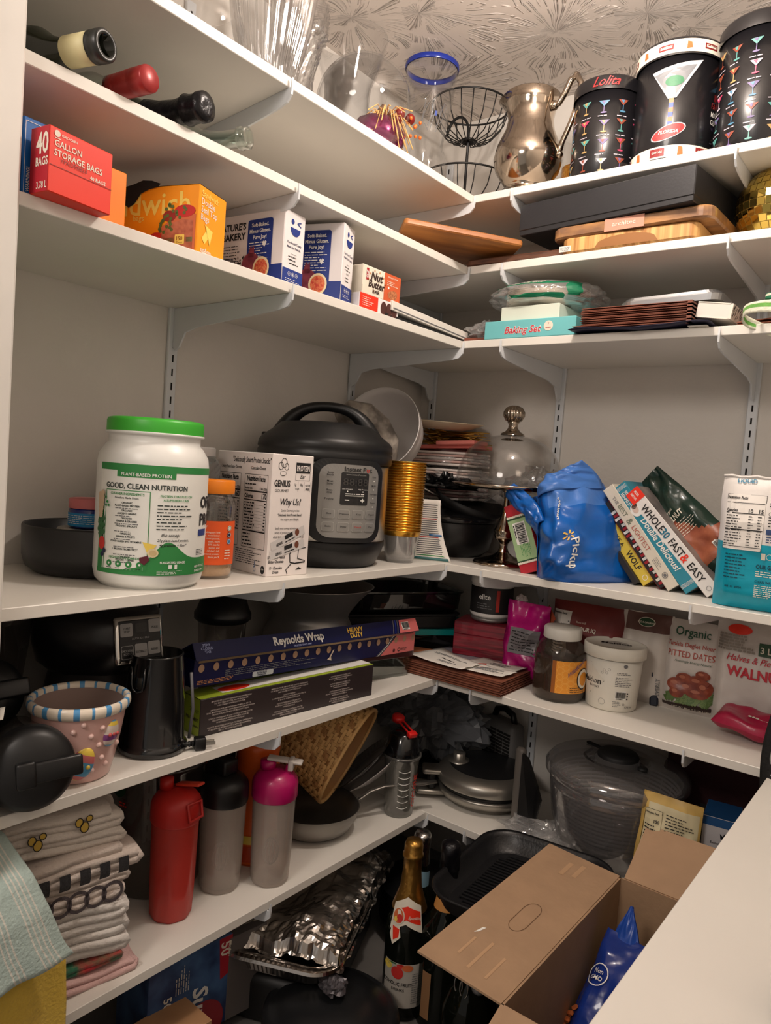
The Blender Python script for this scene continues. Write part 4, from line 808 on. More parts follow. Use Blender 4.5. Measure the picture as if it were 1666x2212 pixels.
m.disc(up2(f), w-.013, .010, .0068, BLACK, 18); tp('NON', .0035, w-.013, .010, WHITE, 'C', .02, 1, 3); m.ring(up2(f), w-.042, .009, .0045, .0012, C('badge_blue2', (90, 120, 160)), 12); m.rect(up2(f), w-.043, w-.041, .012, .022, C('badge_blue2', (90, 120, 160)))
f1 = right(w, d, h); f = lambda a, b, k=1: f1(a, b*VS, k)
tp('GENIUS', .0145, .028, h-.052, BLACK, 'C', .03, .85); tp('GOURMET', .0065, .028, h-.061, BLACK, 'C', 0, 1.2); g = up2(f)
for cx, cy, rr in ((.022, h-.019, .0065), (.030, h-.014, .008), (.037, h-.020, .006)): m.ring(g, cx, cy, rr, .0011, BLACK, 18)
m.rect(g, .022, .036, h-.034, h-.024, CW); m.ring(g, .029, h-.031, .008, .0009, BLACK, 16, .004)
m.rect(g, .063, .103, h-.029, h-.012, BLACK); tp('PROTEIN', .0125, .083, h-.0255, CW, 'C', .02, .72, 3); tp('Bar', .010, .083, h-.038, BLACK, 'C', 0, 1, 2, .3); m.line(g, [(.063, h-.029), (.063, h-.041), (.103, h-.041), (.103, h-.029)], .0005, BLACK)
for k, s_ in enumerate(('1g', '10g', 'GLUTEN')): tp(s_, .0058 if k < 2 else .004, .064+k*.017, h-.050, BLACK, 'C', .02, .9); m.rect(g, .071+k*.017, .0714+k*.017, h-.060, h-.043, BLACK)
tp('SUGAR', .0034, .064, h-.056); tp('FREE', .0055, .098, h-.057, BLACK, 'C', .02)
tp('Why Us?', .0155, .054, h-.082, BLACK, 'C', .015, 1, 2, .2)
for k, s_ in enumerate(('Genius Gourmet provides', '“Deliciously Smart Protein Snacks”', 'that support your lifestyle.', '', 'Satisfy your cravings and enjoy our tasty', 'variety of protein snacks created for the', 'whole family to enjoy at home or on the go.')):
    if s_: tp(s_, .0056, .054, h-.0925-k*.0072, BLACK, 'C', .02 if k == 1 else 0, .84)
for k, (cx, cy, an) in enumerate(((.052, .062, 18), (.052, .044, 12))):
    ca, sa = math.cos(R(an)), math.sin(R(an)); q = lambda a_, b: f(cx+a_*ca-b*sa, cy+a_*sa+b*ca, 3); m.rect(q, -.046, .046, -.0075, .0075, C('wrapper_grey', (206, 202, 200)))
    q4 = lambda a_, b: f(cx+a_*ca-b*sa, cy+a_*sa+b*ca, 4); m.rect(q4, -.008, .014, 0, .007, BLACK); m.text('GENIUS', .0062, BLACK, lambda a_, b: q4(-.024+a_, -.004+b), 'C', .03, 0, .8); m.disc(q4, .026, .002, .006, C('choc_print', (110, 60, 40)), 10); m.bars(lambda a_, b, k_=4: q4(a_, b), -.008, .02, -.006, -.002, 1, BLACK, 2, .5, .004)
tp('10 - Creamy Peanut', .0068, .024, .029, BLACK, 'C', .02, .85, 2, .2); tp('Butter Chocolate', .0068, .024, .022, BLACK, 'C', .02, .85, 2, .2); tp('10 - Chocolate', .0068, .024, .0115, BLACK, 'C', .02, .85, 2, .2); tp('Dream', .0068, .024, .0048, BLACK, 'C', .02, .85, 2, .2)
m.line(g, [(.03, .046), (.05, .044), (.07, .047), (.06, .036), (.062, .022), (.075, .020), (.104, .022)], .0022, BLACK); m.line(g, [(.104, .046), (.085, .044), (.082, .028), (.104, .024)], .0014, BLACK); m.line(g, [(.066, .020), (.052, .010), (.056, .003)], .0018, BLACK); m.poly(g, [(.078, .009), (.087, .014), (.096, .010), (.087, .0095)], BLACK)
m.build('carton_body', t)
# pressure cooker
t = thing('pressure_cooker', 'steel electric pressure cooker with a black domed lid', 'pressure cooker', (.214, -.698, z4), 0)
t.scale = (1.07, 1.07, 1.0)
LIDM = M('cooker_black', (20, 20, 21), .42, bump=.04)
MB().lathe([(0, .012), (.11, .012), (.125, 0), (.135, .004), (.15, .04), (.155, .062), (.152, .066), (0, .066)], LIDM, 72).build('base_ring', t)
MB().lathe([(.150, .064), (.153, .066), (.153, .255), (.150, .257), (0, .257)], STEEL, 96).build('steel_body', t)
MB().lathe([(.156, .252), (.159, .256), (.160, .275), (.157, .281), (.160, .285), (.158, .300), (.152, .309), (.118, .336), (.110, .345), (.10, .348), (.075, .351), (0, .351)], LIDM, 84).build('lid', t)
m = MB(); hp = []; hd = R(26)
path = [(-.135, .318), (-.118, .352), (-.088, .384), (-.05, .402), (0, .408), (.05, .402), (.088, .384), (.118, .352), (.135, .318)]
for (a0, za), (a1, zb_) in zip(path, path[1:]): pass
inner = [(-.088, .318), (-.072, .340), (-.060, .362), (-.036, .376), (0, .381), (.036, .376), (.060, .362), (.072, .340), (.088, .318)]
W_ = .027
vs = []; n = len(path)
for (a_, zz), (ai, zi) in zip(path, inner):
    for yy in (-W_, W_): vs.append((a_, yy*(.8 if zz > .39 else 1.15), zz))
    for yy in (W_, -W_): vs.append((ai, yy*(.75 if zz > .39 else 1.1), zi))
fs = []
for i in range(n-1):
    for j in range(4): fs.append((i*4+j, i*4+(j+1) % 4, (i+1)*4+(j+1) % 4, (i+1)*4+j))
fs += [(0, 1, 2, 3), tuple((n-1)*4+j for j in (3, 2, 1, 0))]
m.add(vs, fs, LIDM, True, Matrix.Rotation(R(38), 4, 'Z')); m.build('lid_handle', t, sub=2)
m = MB(); m.box(-.03, .03, -.012, .012, .300, .318, LIDM, .003); m.build('lid_tab', t, (-.11*.6-.05, -.11*.9+.02, 0), (0, 0, R(-50)))
# control panel, bent on the body
m = MB(); thp = R(-26); rb = .153
def pan(a_, b, off): return Vector(((rb+off)*math.cos(thp+a_/rb), (rb+off)*math.sin(thp+a_/rb), b))
def rpanel(m, u0, u1, v0, v1, rad, o0, o1, mat, n=24):
    pts = []
    for cx, cy, a_ in ((u1-rad, v1-rad, 0), (u0+rad, v1-rad, 90), (u0+rad, v0+rad, 180), (u1-rad, v0+rad, 270)):
        for k in range(7): th = R(a_+k*15); pts.append((cx+rad*math.cos(th), cy+rad*math.sin(th)))
    den = []
    for (ax, ay), (bx_, by_) in zip(pts, pts[1:]+pts[:1]):
        c_ = max(1, int(abs(bx_-ax)/.007)); den += [(ax+(bx_-ax)*q/c_, ay+(by_-ay)*q/c_) for q in range(c_)]
    pts = den; N_ = len(pts); cu, cv = (u0+u1)/2, (v0+v1)/2; rings = 6; vs = []
    for q in range(rings+1):
        s_ = q/rings
        for (x, y) in pts: vs.append(pan(cu+(x-cu)*s_, cv+(y-cv)*s_, o1))
    base = len(vs)
    for (x, y) in pts: vs.append(pan(x, y, o0))
    fs = [(q*N_+i, q*N_+(i+1) % N_, (q+1)*N_+(i+1) % N_, (q+1)*N_+i) for q in range(rings) for i in range(N_)]+[(rings*N_+i, rings*N_+(i+1) % N_, base+(i+1) % N_, base+i) for i in range(N_)]
    m.add(vs, fs, mat)
rpanel(m, -.085, .085, .066, .262, .035, 0, .012, LIDM); m.build('panel_housing', t)
m = MB(); PG = M('panel_grey', (142, 140, 136), .4, .3); rpanel(m, -.066, .068, .078, .250, .028, .012, .0145, PG)
ft = lambda a_, b, k=1: pan(a_, b, .0148+.0007*k)
rpanel(m, -.022, .040, .156, .232, .004, .0145, .0152, BLACK); IR = C('panel_red', (190, 40, 30))
m.text('Instant P', .0155, BLACK, lambda a_, b: ft(-.016+a_, .2345+b, 2), 'L', .015, 0, .88); m.text('o', .0155, IR, lambda a_, b: ft(.0325+a_, .2345+b, 2), 'L', .015, 0, .9); m.text('t', .0155, BLACK, lambda a_, b: ft(.041+a_, .2345+b, 2), 'L', .015)
m.text('www.InstantPot.com', .0052, PG, lambda a_, b: ft(.009+a_, .2255+b, 4), 'C', .02, 0, 1)
m.text('88:88', .024, C('lcd_grey', (58, 56, 54)), lambda a_, b: ft(.009+a_, .202+b, 4), 'C', 0, 0, 1.05)
m.text('Low Pressure', .004, WHITE, lambda a_, b: ft(-.008+a_, .192+b, 4), 'C'); m.text('High Pressure', .004, WHITE, lambda a_, b: ft(.026+a_, .192+b, 4), 'C')
for u_ in (-.008, .026): m.disc(lambda a_, b: ft(a_, b, 4), u_, .188, .0015, WHITE, 8)
m.rect(lambda a_, b: ft(a_, b, 4), -.012, .029, .1765, .179, C('lcd_bar', (170, 168, 160)), 6, 1); m.bars(lambda a_, b, k=4: ft(a_, b, 4), -.012, .03, .180, .184, 1, WHITE, 2, .5, .008)
m.text('−', .018, WHITE, lambda a_, b: ft(-.008+a_, .161+b, 4), 'C', .02); m.text('+', .018, WHITE, lambda a_, b: ft(.026+a_, .161+b, 4), 'C', .02)
for k, s_ in enumerate(('Soup/Broth', 'Meat/Stew', 'Bean/Chili', 'Poultry')):
    for q, l in enumerate(s_.split('/')): m.text(l, .0062, BLACK, lambda a_, b: ft(-.044+a_, .228-k*.0205-q*.006+b, 2), 'C', .01)
for k, s_ in enumerate(('Rice', 'Multi', 'Porridge', 'Steam')): m.text(s_, .0058, BLACK, lambda a_, b: ft(.054+a_, .222-k*.0205+b, 2), 'C', .01); m.disc(lambda a_, b: ft(a_, b, 2), .054, .2145-k*.0205, .0015, WHITE, 8)
RIM = M('button_rim', (168, 166, 162), .3, .5)
for i, row in enumerate((('Slow', 'Pressure', 'Keep', 'Yogurt'), ('Sauté', 'Delay', 'Cancel', 'Pres'))):
    for j, s_ in enumerate(row):
        u_ = -.043+.031*j; v_ = .134-.030*i; rpanel(m, u_-.0125, u_+.0125, v_-.011, v_+.011, .004, .0145, .0158, RIM); rpanel(m, u_-.0112, u_+.0112, v_-.0097, v_+.0097, .0035, .0158, .0162, PG)
        m.text(s_, .0058, (IR if s_ == 'Cancel' else BLACK), lambda a_, b: ft(u_+a_, v_-.001+b, 5), 'C', .01, 0, .95)
m.build('control_panel', t)
# stack of gold rimmed cups: countable cups
GP = G('clear_cup_plastic', (.95, .94, .93), .6, .12, rough=.06, haze=.1, power=2)
t0 = thing('party_cup', 'bottom gold-rimmed plastic cup of the tall nested stack', 'cup', (.322, -.495, z4+.0005), 0, 'nested gold-rimmed cups')
MB().lathe([(0, .002), (.033, .002), (.0355, 0), (.037, .003), (.042, .03), (.0495, .074)], GP, 40, mod=lambda tt, r, z: r*(1+.01*math.cos(10*tt)) if z < .05 else r).build('cup_wall', t0)
MB().lathe([(.0495, .072), (.0500, .073), (.0520, .083), (.0533, .0838), (.0533, .0868), (.0515, .0872), (.0495, .074)], GOLD, 40).build('gold_rim', t0)
NC = 27; CUX = 1.44
for k in range(1, NC):
    c = copytree(t0); c.location = Vector((.322+.0001*k, -.495, z4+.0005+.0070*k))*S
    c['label'] = 'topmost gold-rimmed plastic cup of the tall nested stack' if k == NC-1 else 'gold-rimmed plastic cup inside the tall nested stack'
MB().add([(-.03, 0, -.006), (.05, 0, -.04), (.05, 0, -.033), (-.03, 0, .003)], [(0, 1, 2, 3)], C('neon_orange', (235, 90, 20))).build('orange_strip', None, (.262, -.515, z4+.300), (0, R(35), R(35)), 'thin neon orange strip poking out above the gold cups', 'strip', solid=.001)
# white mixing bowl leaning, paper inside
t = thing('mixing_bowl', 'big white mixing bowl tipped on its side facing the room', 'bowl', (.145, -.385, z4+.352), 0)
axd = Vector((.20, -.92, .28)).normalized(); t.rotation_euler = Vector((0, 0, 1)).rotation_difference(axd).to_euler()
WB = M('white_enamel_bowl', (226, 222, 220), .35)
rB = .128; MB().lathe([(0, -.108), (.05, -.104), (.085, -.085), (.11, -.05), (.124, 0), (.128, .03), (.1295, .031), (.1275, .033), (.1215, 0), (.107, -.048), (.082, -.081), (.05, -.099), (0, -.103)], WB, 72).build('bowl_body', t)
t = thing('paper_roll', 'crumpled grey and white wrapping stuffed into the white bowl', 'wrapping', (.135, -.43, z4+.342))
t.rotation_euler = (0, 0, R(38))
GM = M('marbled_wrap', (206, 196, 184), .5, bump=.8, bscale=40, col2=(110, 104, 98), vscale=26)
MB().tube([(-.085, -.03, .035), (-.055, -.045, .058), (-.015, -.045, .052), (.025, -.03, .022), (.050, -.01, -.02), (.055, .01, -.065)], [.026, .034, .036, .036, .036, .03], GM, 20, smooth=True).build('wrap_body', t)
# leaflet curled
t = thing('food_leaflet', 'curved printed leaflet standing right of the gold cups', 'leaflet', (.362, -.392, z4))
m = MB()
def lf(a_, b, k=0): 
    x = -.06+.07*a_; return Vector((x*.75-.014+.05*(1-b)**2*a_, x*.5+.012+.01*math.sin(a_*2)-k*.0004, .17*b))
m.grid(lambda a_, b: lf(a_, b), 8, 14, PAPER); RQ = random.Random(8)
for k in range(26):
    b0 = .08+.86*k/26; m.grid(lambda a_, b: lf(.1+.78*a_*RQ.uniform(.9, 1), b0+.014*b, 1.5), 3, 1, GREYP if k % 9 else C('leaf_red', (180, 60, 60)) if k else LG)
m.grid(lambda a_, b: lf(.05+.9*a_, .012+.045*b, 2), 4, 1, C('leaf_teal', (60, 110, 110))); m.grid(lambda a_, b: lf(.5+.45*a_, .40+.035*b, 2), 3, 1, C('leaf_blue', (60, 110, 160))); m.build('leaflet_sheet', t, solid=.0006)
# stack of plates, forks and napkins at the room corner
for k, (zz, col, nm, lb) in enumerate(((.165, (190, 150, 150), 'napkin_pack', 'lowest plastic wrapped napkin pack in the corner stack'), (.215, (222, 196, 186), 'napkin_pack', 'middle pale wrapped napkin pack in the corner stack'), (.268, (214, 176, 168), 'napkin_pack', 'upper white wrapped napkin pack in the corner stack'))):
    t = thing(nm, lb, 'napkins', (.20, -.105, z4+zz), 4*k-4, 'wrapped napkin packs in the corner'); m = MB()
    for q in range(5): m.box(-.10, .11, -.085, .075, .002+q*.009, .009+q*.009, M('napkin_%d_%d' % (k, q % 2), col if q % 2 else (232, 222, 216), .8), .002)
    m.build('napkins', t); crumple(MB(), (0.01, 0, .024), .12, FILM, 3+k, 20, (1.08, .78, .26), .22, 9).build('film_wrap', t)
m = MB(); m.box(-.11, .12, -.08, .06, 0, .012, M('pink_napkin', (224, 120, 112), .8), .002); m.box(.0, .13, -.10, -.0, .010, .022, M('pink_napkin2', (232, 134, 124), .8), .002)
m.build('pink_napkins', None, (.20, -.10, z4+.322), (0, R(-3), R(6)), 'bright pink folded napkins under the gold cutlery', 'napkins')
GF = M('gold_fork', (190, 150, 70), .3, .8)
fk = thing('gold_fork', 'gold plastic fork in the bundle under the cream plate', 'fork', (.20, -.10, z4+.346), 0, 'gold plastic cutlery')
MB().tube([(-.02, 0, 0), (.06, 0, .004), (.11, 0, .002)], [.0045, .0035, .004], GF, 6, flat=.5).build('handle', fk)
m = MB(); m.tube([(-.02, 0, 0), (-.045, 0, -.004), (-.055, 0, -.004)], [.0045, .009, .009], GF, 6, flat=.35)
for q in range(4): m.tube([(-.05, -.007+.0047*q, -.004), (-.09, -.007+.0047*q, .006)], .0016, GF, 5)
m.build('head', fk); rnd = random.Random(12)
for k in range(1, 26):
    c = copytree(fk); c.location = Vector((.185+.006*rnd.random()+(.03 if k % 3 == 0 else 0), -.125+.07*rnd.random(), z4+.338+.0016*k))*S
    c.rotation_euler = (R(rnd.uniform(-20, 20)), R(rnd.uniform(-3, 22) if k % 2 else rnd.uniform(-4, 4)), R(rnd.uniform(-8, 14)+(0 if k % 3 else 5)))
MB().lathe([(0, 0), (.06, 0), (.085, .006), (.125, .022), (.127, .024), (.124, .025), (.085, .0095), (0, .003)], M('cream_plate', (222, 206, 178), .4), 56, mod=lambda tt, r, z: r).build('dinner_plate', None, (.19, -.135, z4+.383), (R(2), R(3), 0), 'cream plate topping the corner stack', 'plate')
# black pots with black plastic
t = thing('black_roaster', 'dark black slow cooker pot with a lid in the shadowed corner', 'pot', (.262, -.165, z4))
MB().lathe([(0, .0), (.10, 0), (.125, .02), (.135, .06), (.138, .10), (.13, .11), (0, .11)], BLKP, 56).build('pot_body', t)
MB().lathe([(.14, .105), (.143, .112), (.13, .125), (.08, .14), (.03, .145), (0, .146)], M('pot_lid_black', (24, 24, 26), .15), 56).build('lid', t)
MB().box(-.03, .03, -.012, .012, 0, .03, BLKP, .006, seg=2).build('lid_knob', t, (0, 0, .14))
m = MB(); m.tube([(-.045, -.012, .02), (0, -.02, .035), (.045, -.012, .02)], [.008, .012, .008], M('grey_handle', (120, 112, 100), .3, .5), 10, flat=.5); m.build('side_handle', t, (-.02, -.135, .07))
t = thing('frying_pan', 'black frying pan with a steel end on its handle, leaning in the corner', 'pan', (.270, -.215, z4+.160), 0, None, (R(4), R(20), R(8)))
MB().lathe([(0, 0), (.09, 0), (.115, .03), (.118, .031), (.092, -.004), (0, -.004)], BLKM, 48, Matrix.Translation((.05, .06, 0))).build('pan_body', t)
MB().tube([(-.03, -.04, .018), (-.08, -.085, .03), (-.105, -.10, .038)], [.009, .009, .010], BLKM, 10, flat=.5).build('grip', t)
MB().tube([(-.005, -.01, .012), (-.04, -.05, .022), (-.155, -.115, .046), (-.165, -.118, .048)], [.010, .011, .013, .008], STEEL, 10, flat=.45).build('steel_handle', t)
m = MB(); crumple(m, (0, 0, 0), .06, M('black_bag_plastic', (12, 12, 13), .22, bump=.6, bscale=40), 6, 22, (1.7, .9, .6), .7, 14); m.build('black_plastic_bag', None, (.255, -.21, z4+.20), None, 'crumpled shiny black plastic bag behind the pan handle', 'plastic bag')
# cake stand with dome
t = thing('cake_stand', 'silver pedestal cake stand with a slender stem', 'cake stand', (.492, -.235, z4))
flt = lambda tt, r, z: r*(1+.015*math.cos(36*tt)) if .03 < r < .078 and z < .03 else r
MB().lathe([(0, .004), (.078, .004), (.082, 0), (.084, .004), (.080, .010), (.05, .018), (.028, .026), (.016, .036)], SILVER, 96, mod=flt).build('foot', t)
MB().lathe([(.016, .036), (.011, .05), (.012, .06), (.017, .066), (.026, .074), (.029, .084), (.027, .090), (.031, .094), (.030, .098), (.022, .115), (.014, .14), (.010, .16), (.0085, .185), (.010, .205), (.02, .211), (0, .211)], SILVER, 48).build('stem', t)
MB().lathe([(0, .209), (.05, .210), (.135, .213), (.158, .220), (.160, .224), (.155, .226), (.13, .221), (0, .219)], SILVER, 80).build('plate', t)
t = thing('glass_cake_dome', 'clear glass dome with a fluted silver knob on the cake stand', 'cake dome', (.492, -.235, z4+.223))
pts = [(.149, 0), (.150, .01), (.147, .03), (.138, .065), (.12, .098), (.092, .122), (.06, .136), (.03, .142), (.012, .143)]
MB().lathe(pts+[(r-.003, z-.002) for r, z in pts[::-1]], GLASS, 80).build('glass_dome', t)
MB().lathe([(.032, .128), (.030, .131), (.02, .133), (0, .133)], SILVER, 40).lathe([(.034, .142), (.032, .147), (.022, .152), (.014, .162), (.013, .172), (.017, .178), (.015, .18)], SILVER, 40).build('knob_base', t)
MB().lathe([(.012, .178), (.022, .183), (.029, .196), (.029, .207), (.022, .219), (.010, .225), (0, .225)], SILVER, 72, mod=lambda tt, r, z: r*(1+.05*math.cos(18*tt))).build('fluted_knob', t)
m = MB(); crumple(m, (0, 0, 0), .10, FILM, 12, 26, (1.5, .6, 1.0), .45, 8); m.build('clear_wrap_bundle', None, (.52, -.068, z4+.165), None, 'big crinkled clear plastic bag behind the glass dome', 'plastic bag')
m = MB(); m.tube([(0, 0, 0), (0, 0, .15)], .04, M('lilac_towel_roll', (150, 132, 146), .8, bump=.4), 28); m.build('paper_towel_roll', None, (.575, -.11, z4+.001), None, 'lilac grey paper roll in the shade behind the cake stand', 'paper roll')
# christmas carton
w, d, h = .062, .11, .185
t = thing('candy_carton', 'red and sage green carton with a barcode, leaning against the blue bag', 'box', (.635, -.285, z4+.006), 0, None, (0, R(-21), R(2)))
m = MB(); m.box(-w/2, w/2, -d/2, d/2, 0, h, REDD, .0012); f = front(w, d, h); SG = C('sage_green', (160, 190, 140)); DKG = C('holly_green', (36, 74, 44)); g = up2(f)
m.rect(g, 0.0006, w-.0006, .032, h-.034, SG); m.rect(lambda a_, b: f(a_, b, 3), .0006, w-.0006, h-.041, h-.034, DKG); m.rect(lambda a_, b: f(a_, b, 3), .0006, w-.0006, .030, .035, DKG)
for k in range(12): m.disc(lambda a_, b: f(a_, b, 4), .003+k*.0051, h-.0335, .0032, CREAM, 8); m.disc(lambda a_, b: f(a_, b, 4), .003+k*.0051, .0285, .0032, CREAM, 8)
m.barcode(lambda a_, b, k=1: f(.012+b, h-.050-a_, k+3), 0, .058, 0, .035); m.bars(lambda a_, b, k=3: f(.018+b, .08-a_, 4), 0, .04, 0, .03, 7, LG, 4, .3, .008); m.build('carton_body', t)
# blue pickup bag: soft boxy bag
BB = M('blue_woven_poly', (10, 92, 178), .32, bump=.25, bscale=50, var=.06, coat=.2); BB2 = M('blue_woven_top', (70, 120, 196), .35, bump=.25, bscale=60, var=.06)
t = thing('shopping_bag', 'crumpled bright blue reusable shopping bag slumped against the cookbooks', 'bag', (-.015*S, 0, 0))
def bs(P, mat_, n=14, seed=0, amp=.006, name='panel'):
    """bilinear patch from 4 corner rows of points P[i][j] (3x3) with crinkle"""
    def q(a_, b):
        def quad(p0, p1, p2, t_): return p0*(1-t_)*(1-2*t_)+p1*4*t_*(1-t_)+p2*t_*(2*t_-1)
        rows = [quad(*[Vector(x) for x in row], a_) for row in P]; p = quad(rows[0], rows[1], rows[2], b)
        k = amp*(math.sin(PI*a_)*math.sin(PI*b))**.3
        return p+Vector((k*nz(a_*5+seed, b*5), k*1.4*nz(a_*6, b*6+seed, 3)-k*.8*abs(nz(a_*3+seed, b*4, 9)), k*nz(a_*5, b*5, seed+7)))
    return q
yb = -.375
P1 = [[(.672, yb+.02, z4), (.765, yb, z4), (.862, yb+.19, z4)], [(.676, yb+.01, z4+.09), (.762, yb-.012, z4+.105), (.835, yb+.16, z4+.11)], [(.652, yb+.03, z4+.205), (.71, yb+.03, z4+.235), (.765, yb+.16, z4+.25)]]
q1 = bs(P1, BB, seed=2, amp=.016)
m = MB(); m.grid(q1, 34, 34, lambda u_, v_: BB2 if v_ > .82 and u_ > .25 else BB, smooth=True)
P2 = [[(.672, yb+.02, z4), (.68, yb+.12, z4), (.70, yb+.21, z4)], [(.670, yb+.01, z4+.09), (.65, yb+.12, z4+.09), (.69, yb+.21, z4+.1)], [(.652, yb+.03, z4+.205), (.60, yb+.13, z4+.2), (.66, yb+.24, z4+.22)]]
m.grid(bs(P2, BB, seed=5, amp=.014), 20, 24, BB)
P3 = [[(.862, yb+.19, z4), (.80, yb+.24, z4), (.70, yb+.21, z4)], [(.835, yb+.16, z4+.11), (.79, yb+.24, z4+.1), (.69, yb+.21, z4+.1)], [(.765, yb+.16, z4+.25), (.73, yb+.24, z4+.24), (.66, yb+.24, z4+.22)]]
m.grid(bs(P3, BB, seed=8, amp=.012), 20, 24, BB); m.add([(.672, yb+.02, z4+.001), (.765, yb, z4+.001), (.862, yb+.19, z4+.001), (.70, yb+.21, z4+.001)], [(0, 1, 2, 3)], BB)
def qt(a_, b, k=1):
    e = 1e-3; p = q1(a_, b); du = q1(a_+e, b)-p; dv = q1(a_, b+e)-p; nn = du.cross(dv).normalized(); return p+nn*(-.0012*k if nn.y > 0 else .0012*k)
def bt(a_, b, k=1): return qt(.42+.0*a_-b*1.0*3.0+.02, .62-a_*2.7, k)
m.text('Pickup', .034, WHITE, lambda a_, b: qt(.50+b*3.8+a_*.3, .50-a_*3.3, 2), 'L', .01)
m.text('Walmart', .026, WHITE, lambda a_, b: qt(.40+b*2.0+a_*.1, .90-a_*2.6, 2), 'L', .01, 0, .85)
SPK = C('spark_yellow', (250, 200, 90))
for k in range(6):
    a_ = PI*k/3+.3; m.add([qt(.49+.055*math.cos(a_)*s_-.007*math.sin(a_)*e, .545+.05*math.sin(a_)*s_+.006*math.cos(a_)*e, 2) for s_, e in ((.35, -1), (1, -1), (1, 1), (.35, 1))], [(0, 1, 2, 3)], SPK)
m.build('bag_body', t, solid=.0012)
P4 = [[(.652, yb+.03, z4+.205), (.60, yb+.06, z4+.215), (.545, yb+.055, z4+.218)], [(.66, yb+.02, z4+.225), (.615, yb+.045, z4+.24), (.56, yb+.05, z4+.200)], [(.70, yb+.08, z4+.215), (.63, yb+.06, z4+.232), (.572, yb+.05, z4+.19)]]
P5 = [[(.652, yb+.03, z4+.200), (.71, yb+.01, z4+.225), (.775, yb+.15, z4+.235)], [(.645, yb+.045, z4+.235), (.695, yb+.04, z4+.262), (.76, yb+.14, z4+.27)], [(.645, yb+.09, z4+.24), (.69, yb+.085, z4+.275), (.735, yb+.09, z4+.305)]]
m = MB(); m.grid(bs([[(.690, yb+.0, z4+.145), (.65, yb+.02, z4+.19), (.575, yb+.04, z4+.232)], [(.672, yb+.0, z4+.130), (.632, yb+.01, z4+.165), (.560, yb+.035, z4+.218)], [(.672, yb+.03, z4+.095), (.612, yb+.04, z4+.145), (.548, yb+.05, z4+.196)]], BB, seed=3, amp=.01), 24, 14, BB); m.build('left_handle_flap', t, solid=.003)
m = MB(); m.grid(bs(P5, BB, seed=4, amp=.012), 26, 20, BB2); m.build('top_flap', t, solid=.002)
# cookbooks, leaning
def book(label, xb, tilt, w, d, h, spine, cover, yfront, texts, zoff=0, pages=True):
    """w thickness, d depth away from viewer (page width), h length of spine; leans left by tilt"""
    xb = xb+w*math.cos(R(tilt)); zoff = w*math.sin(R(tilt))+.0005
    t = thing('cookbook', label, 'book', (xb, yfront, z4+zoff), 0, 'cookbooks leaning on the fourth shelf', (0, R(-tilt), R(-4)))
    m = MB(); m.box(-w+.002, -.002, .003, d-.003, .003, h-.003, PAPER); m.build('pages', t)
    m = MB(); m.box(-w, -w+.002, 0, d, 0, h, cover); m.box(-.002, 0, 0, d, 0, h, cover); m.box(-w, 0, -.001, .003, 0, h, spine, .0015)
    f = pl((-w, -.0012, 0), (1, 0, 0), (0, 0, 1))
    texts(m, lambda a_, b, k=2: f(b, h-a_, k))      # a along the spine from the top, b across
    m.build('cover', t); return t
TS = C('teal_spine', (44, 134, 156)); 
def k1(m, f): pass
def tY(m, f): m.text('WOLF', .022, BLACK, lambda a_, b: f(.122+a_, .010+b-.0, 2), 'L', .015, 0, .85); m.ring(lambda a_, b: f(b, a_, 2), .017, .200, .007, .0012, WHITE, 14); m.text('LIKE A', .016, BLACK, lambda a_, b: f(.06+a_, .01+b), 'L', .01)
def tB(m, f):
    rr = random.Random(4)
    for k in range(22): m.rect(lambda a_, b: f(a_, b, 2), .03+k*.01, .037+k*.01, .001+.010*rr.random(), .016+.008*rr.random(), REDD if k % 2 else WHITE)
def tL(m, f):
    m.text('THE', .012, GREYP, lambda a_, b: f(.03+a_, .010+b), 'L', 0); m.text('BEST', .017, C('spine_green_grey', (110, 120, 100)), lambda a_, b: f(.056+a_, .010+b), 'L', 0, 0, .95); m.text('&', .024, C('spine_green_grey', (110, 120, 100)), lambda a_, b: f(.098+a_, .008+b), 'L', 0)
    m.text('LIGHTEST', .018, C('spine_rust', (180, 96, 80)), lambda a_, b: f(.120+a_, .010+b), 'L', 0, 0, .92); m.bars(lambda a_, b, k=2: f(a_, b, k), .215, .245, .008, .024, 4, GREYP, 3, .3, .008); m.ring(lambda a_, b: f(b, a_, 2), .016, .262, .0075, .0015, GREYP, 16); m.disc(lambda a_, b: f(b, a_, 2), .016, .262, .004, GREYP, 10)
def tD(m, f):
    m.text('JESSICA', .010, WHITE, lambda a_, b: f(.022+a_, .020+b), 'L', .02, 0, .9); m.text('SEINFELD', .010, WHITE, lambda a_, b: f(.022+a_, .009+b), 'L', .02, 0, .9)
    m.disc(lambda a_, b: f(b, a_, 2), .018, .078, .014, WHITE, 20, .017); m.disc(lambda a_, b: f(b, a_, 3), .018, .076, .008, C('face_sketch', (214, 190, 176)), 16, .010); m.disc(lambda a_, b: f(b, a_, 3), .020, .068, .008, C('hair_sketch', (90, 54, 44)), 14, .006)
    m.text('Double Delicious!', .0235, WHITE, lambda a_, b: f(.106+a_, .012+b), 'L', .02, .1, .88)
    for q in range(4): m.rect(lambda a_, b: f(a_, b, 2), .006+q*.0025, .0068+q*.0025, 0, .034, WHITE); m.rect(lambda a_, b: f(a_, b, 2), .290+q*.0025, .2908+q*.0025, 0, .034, WHITE)
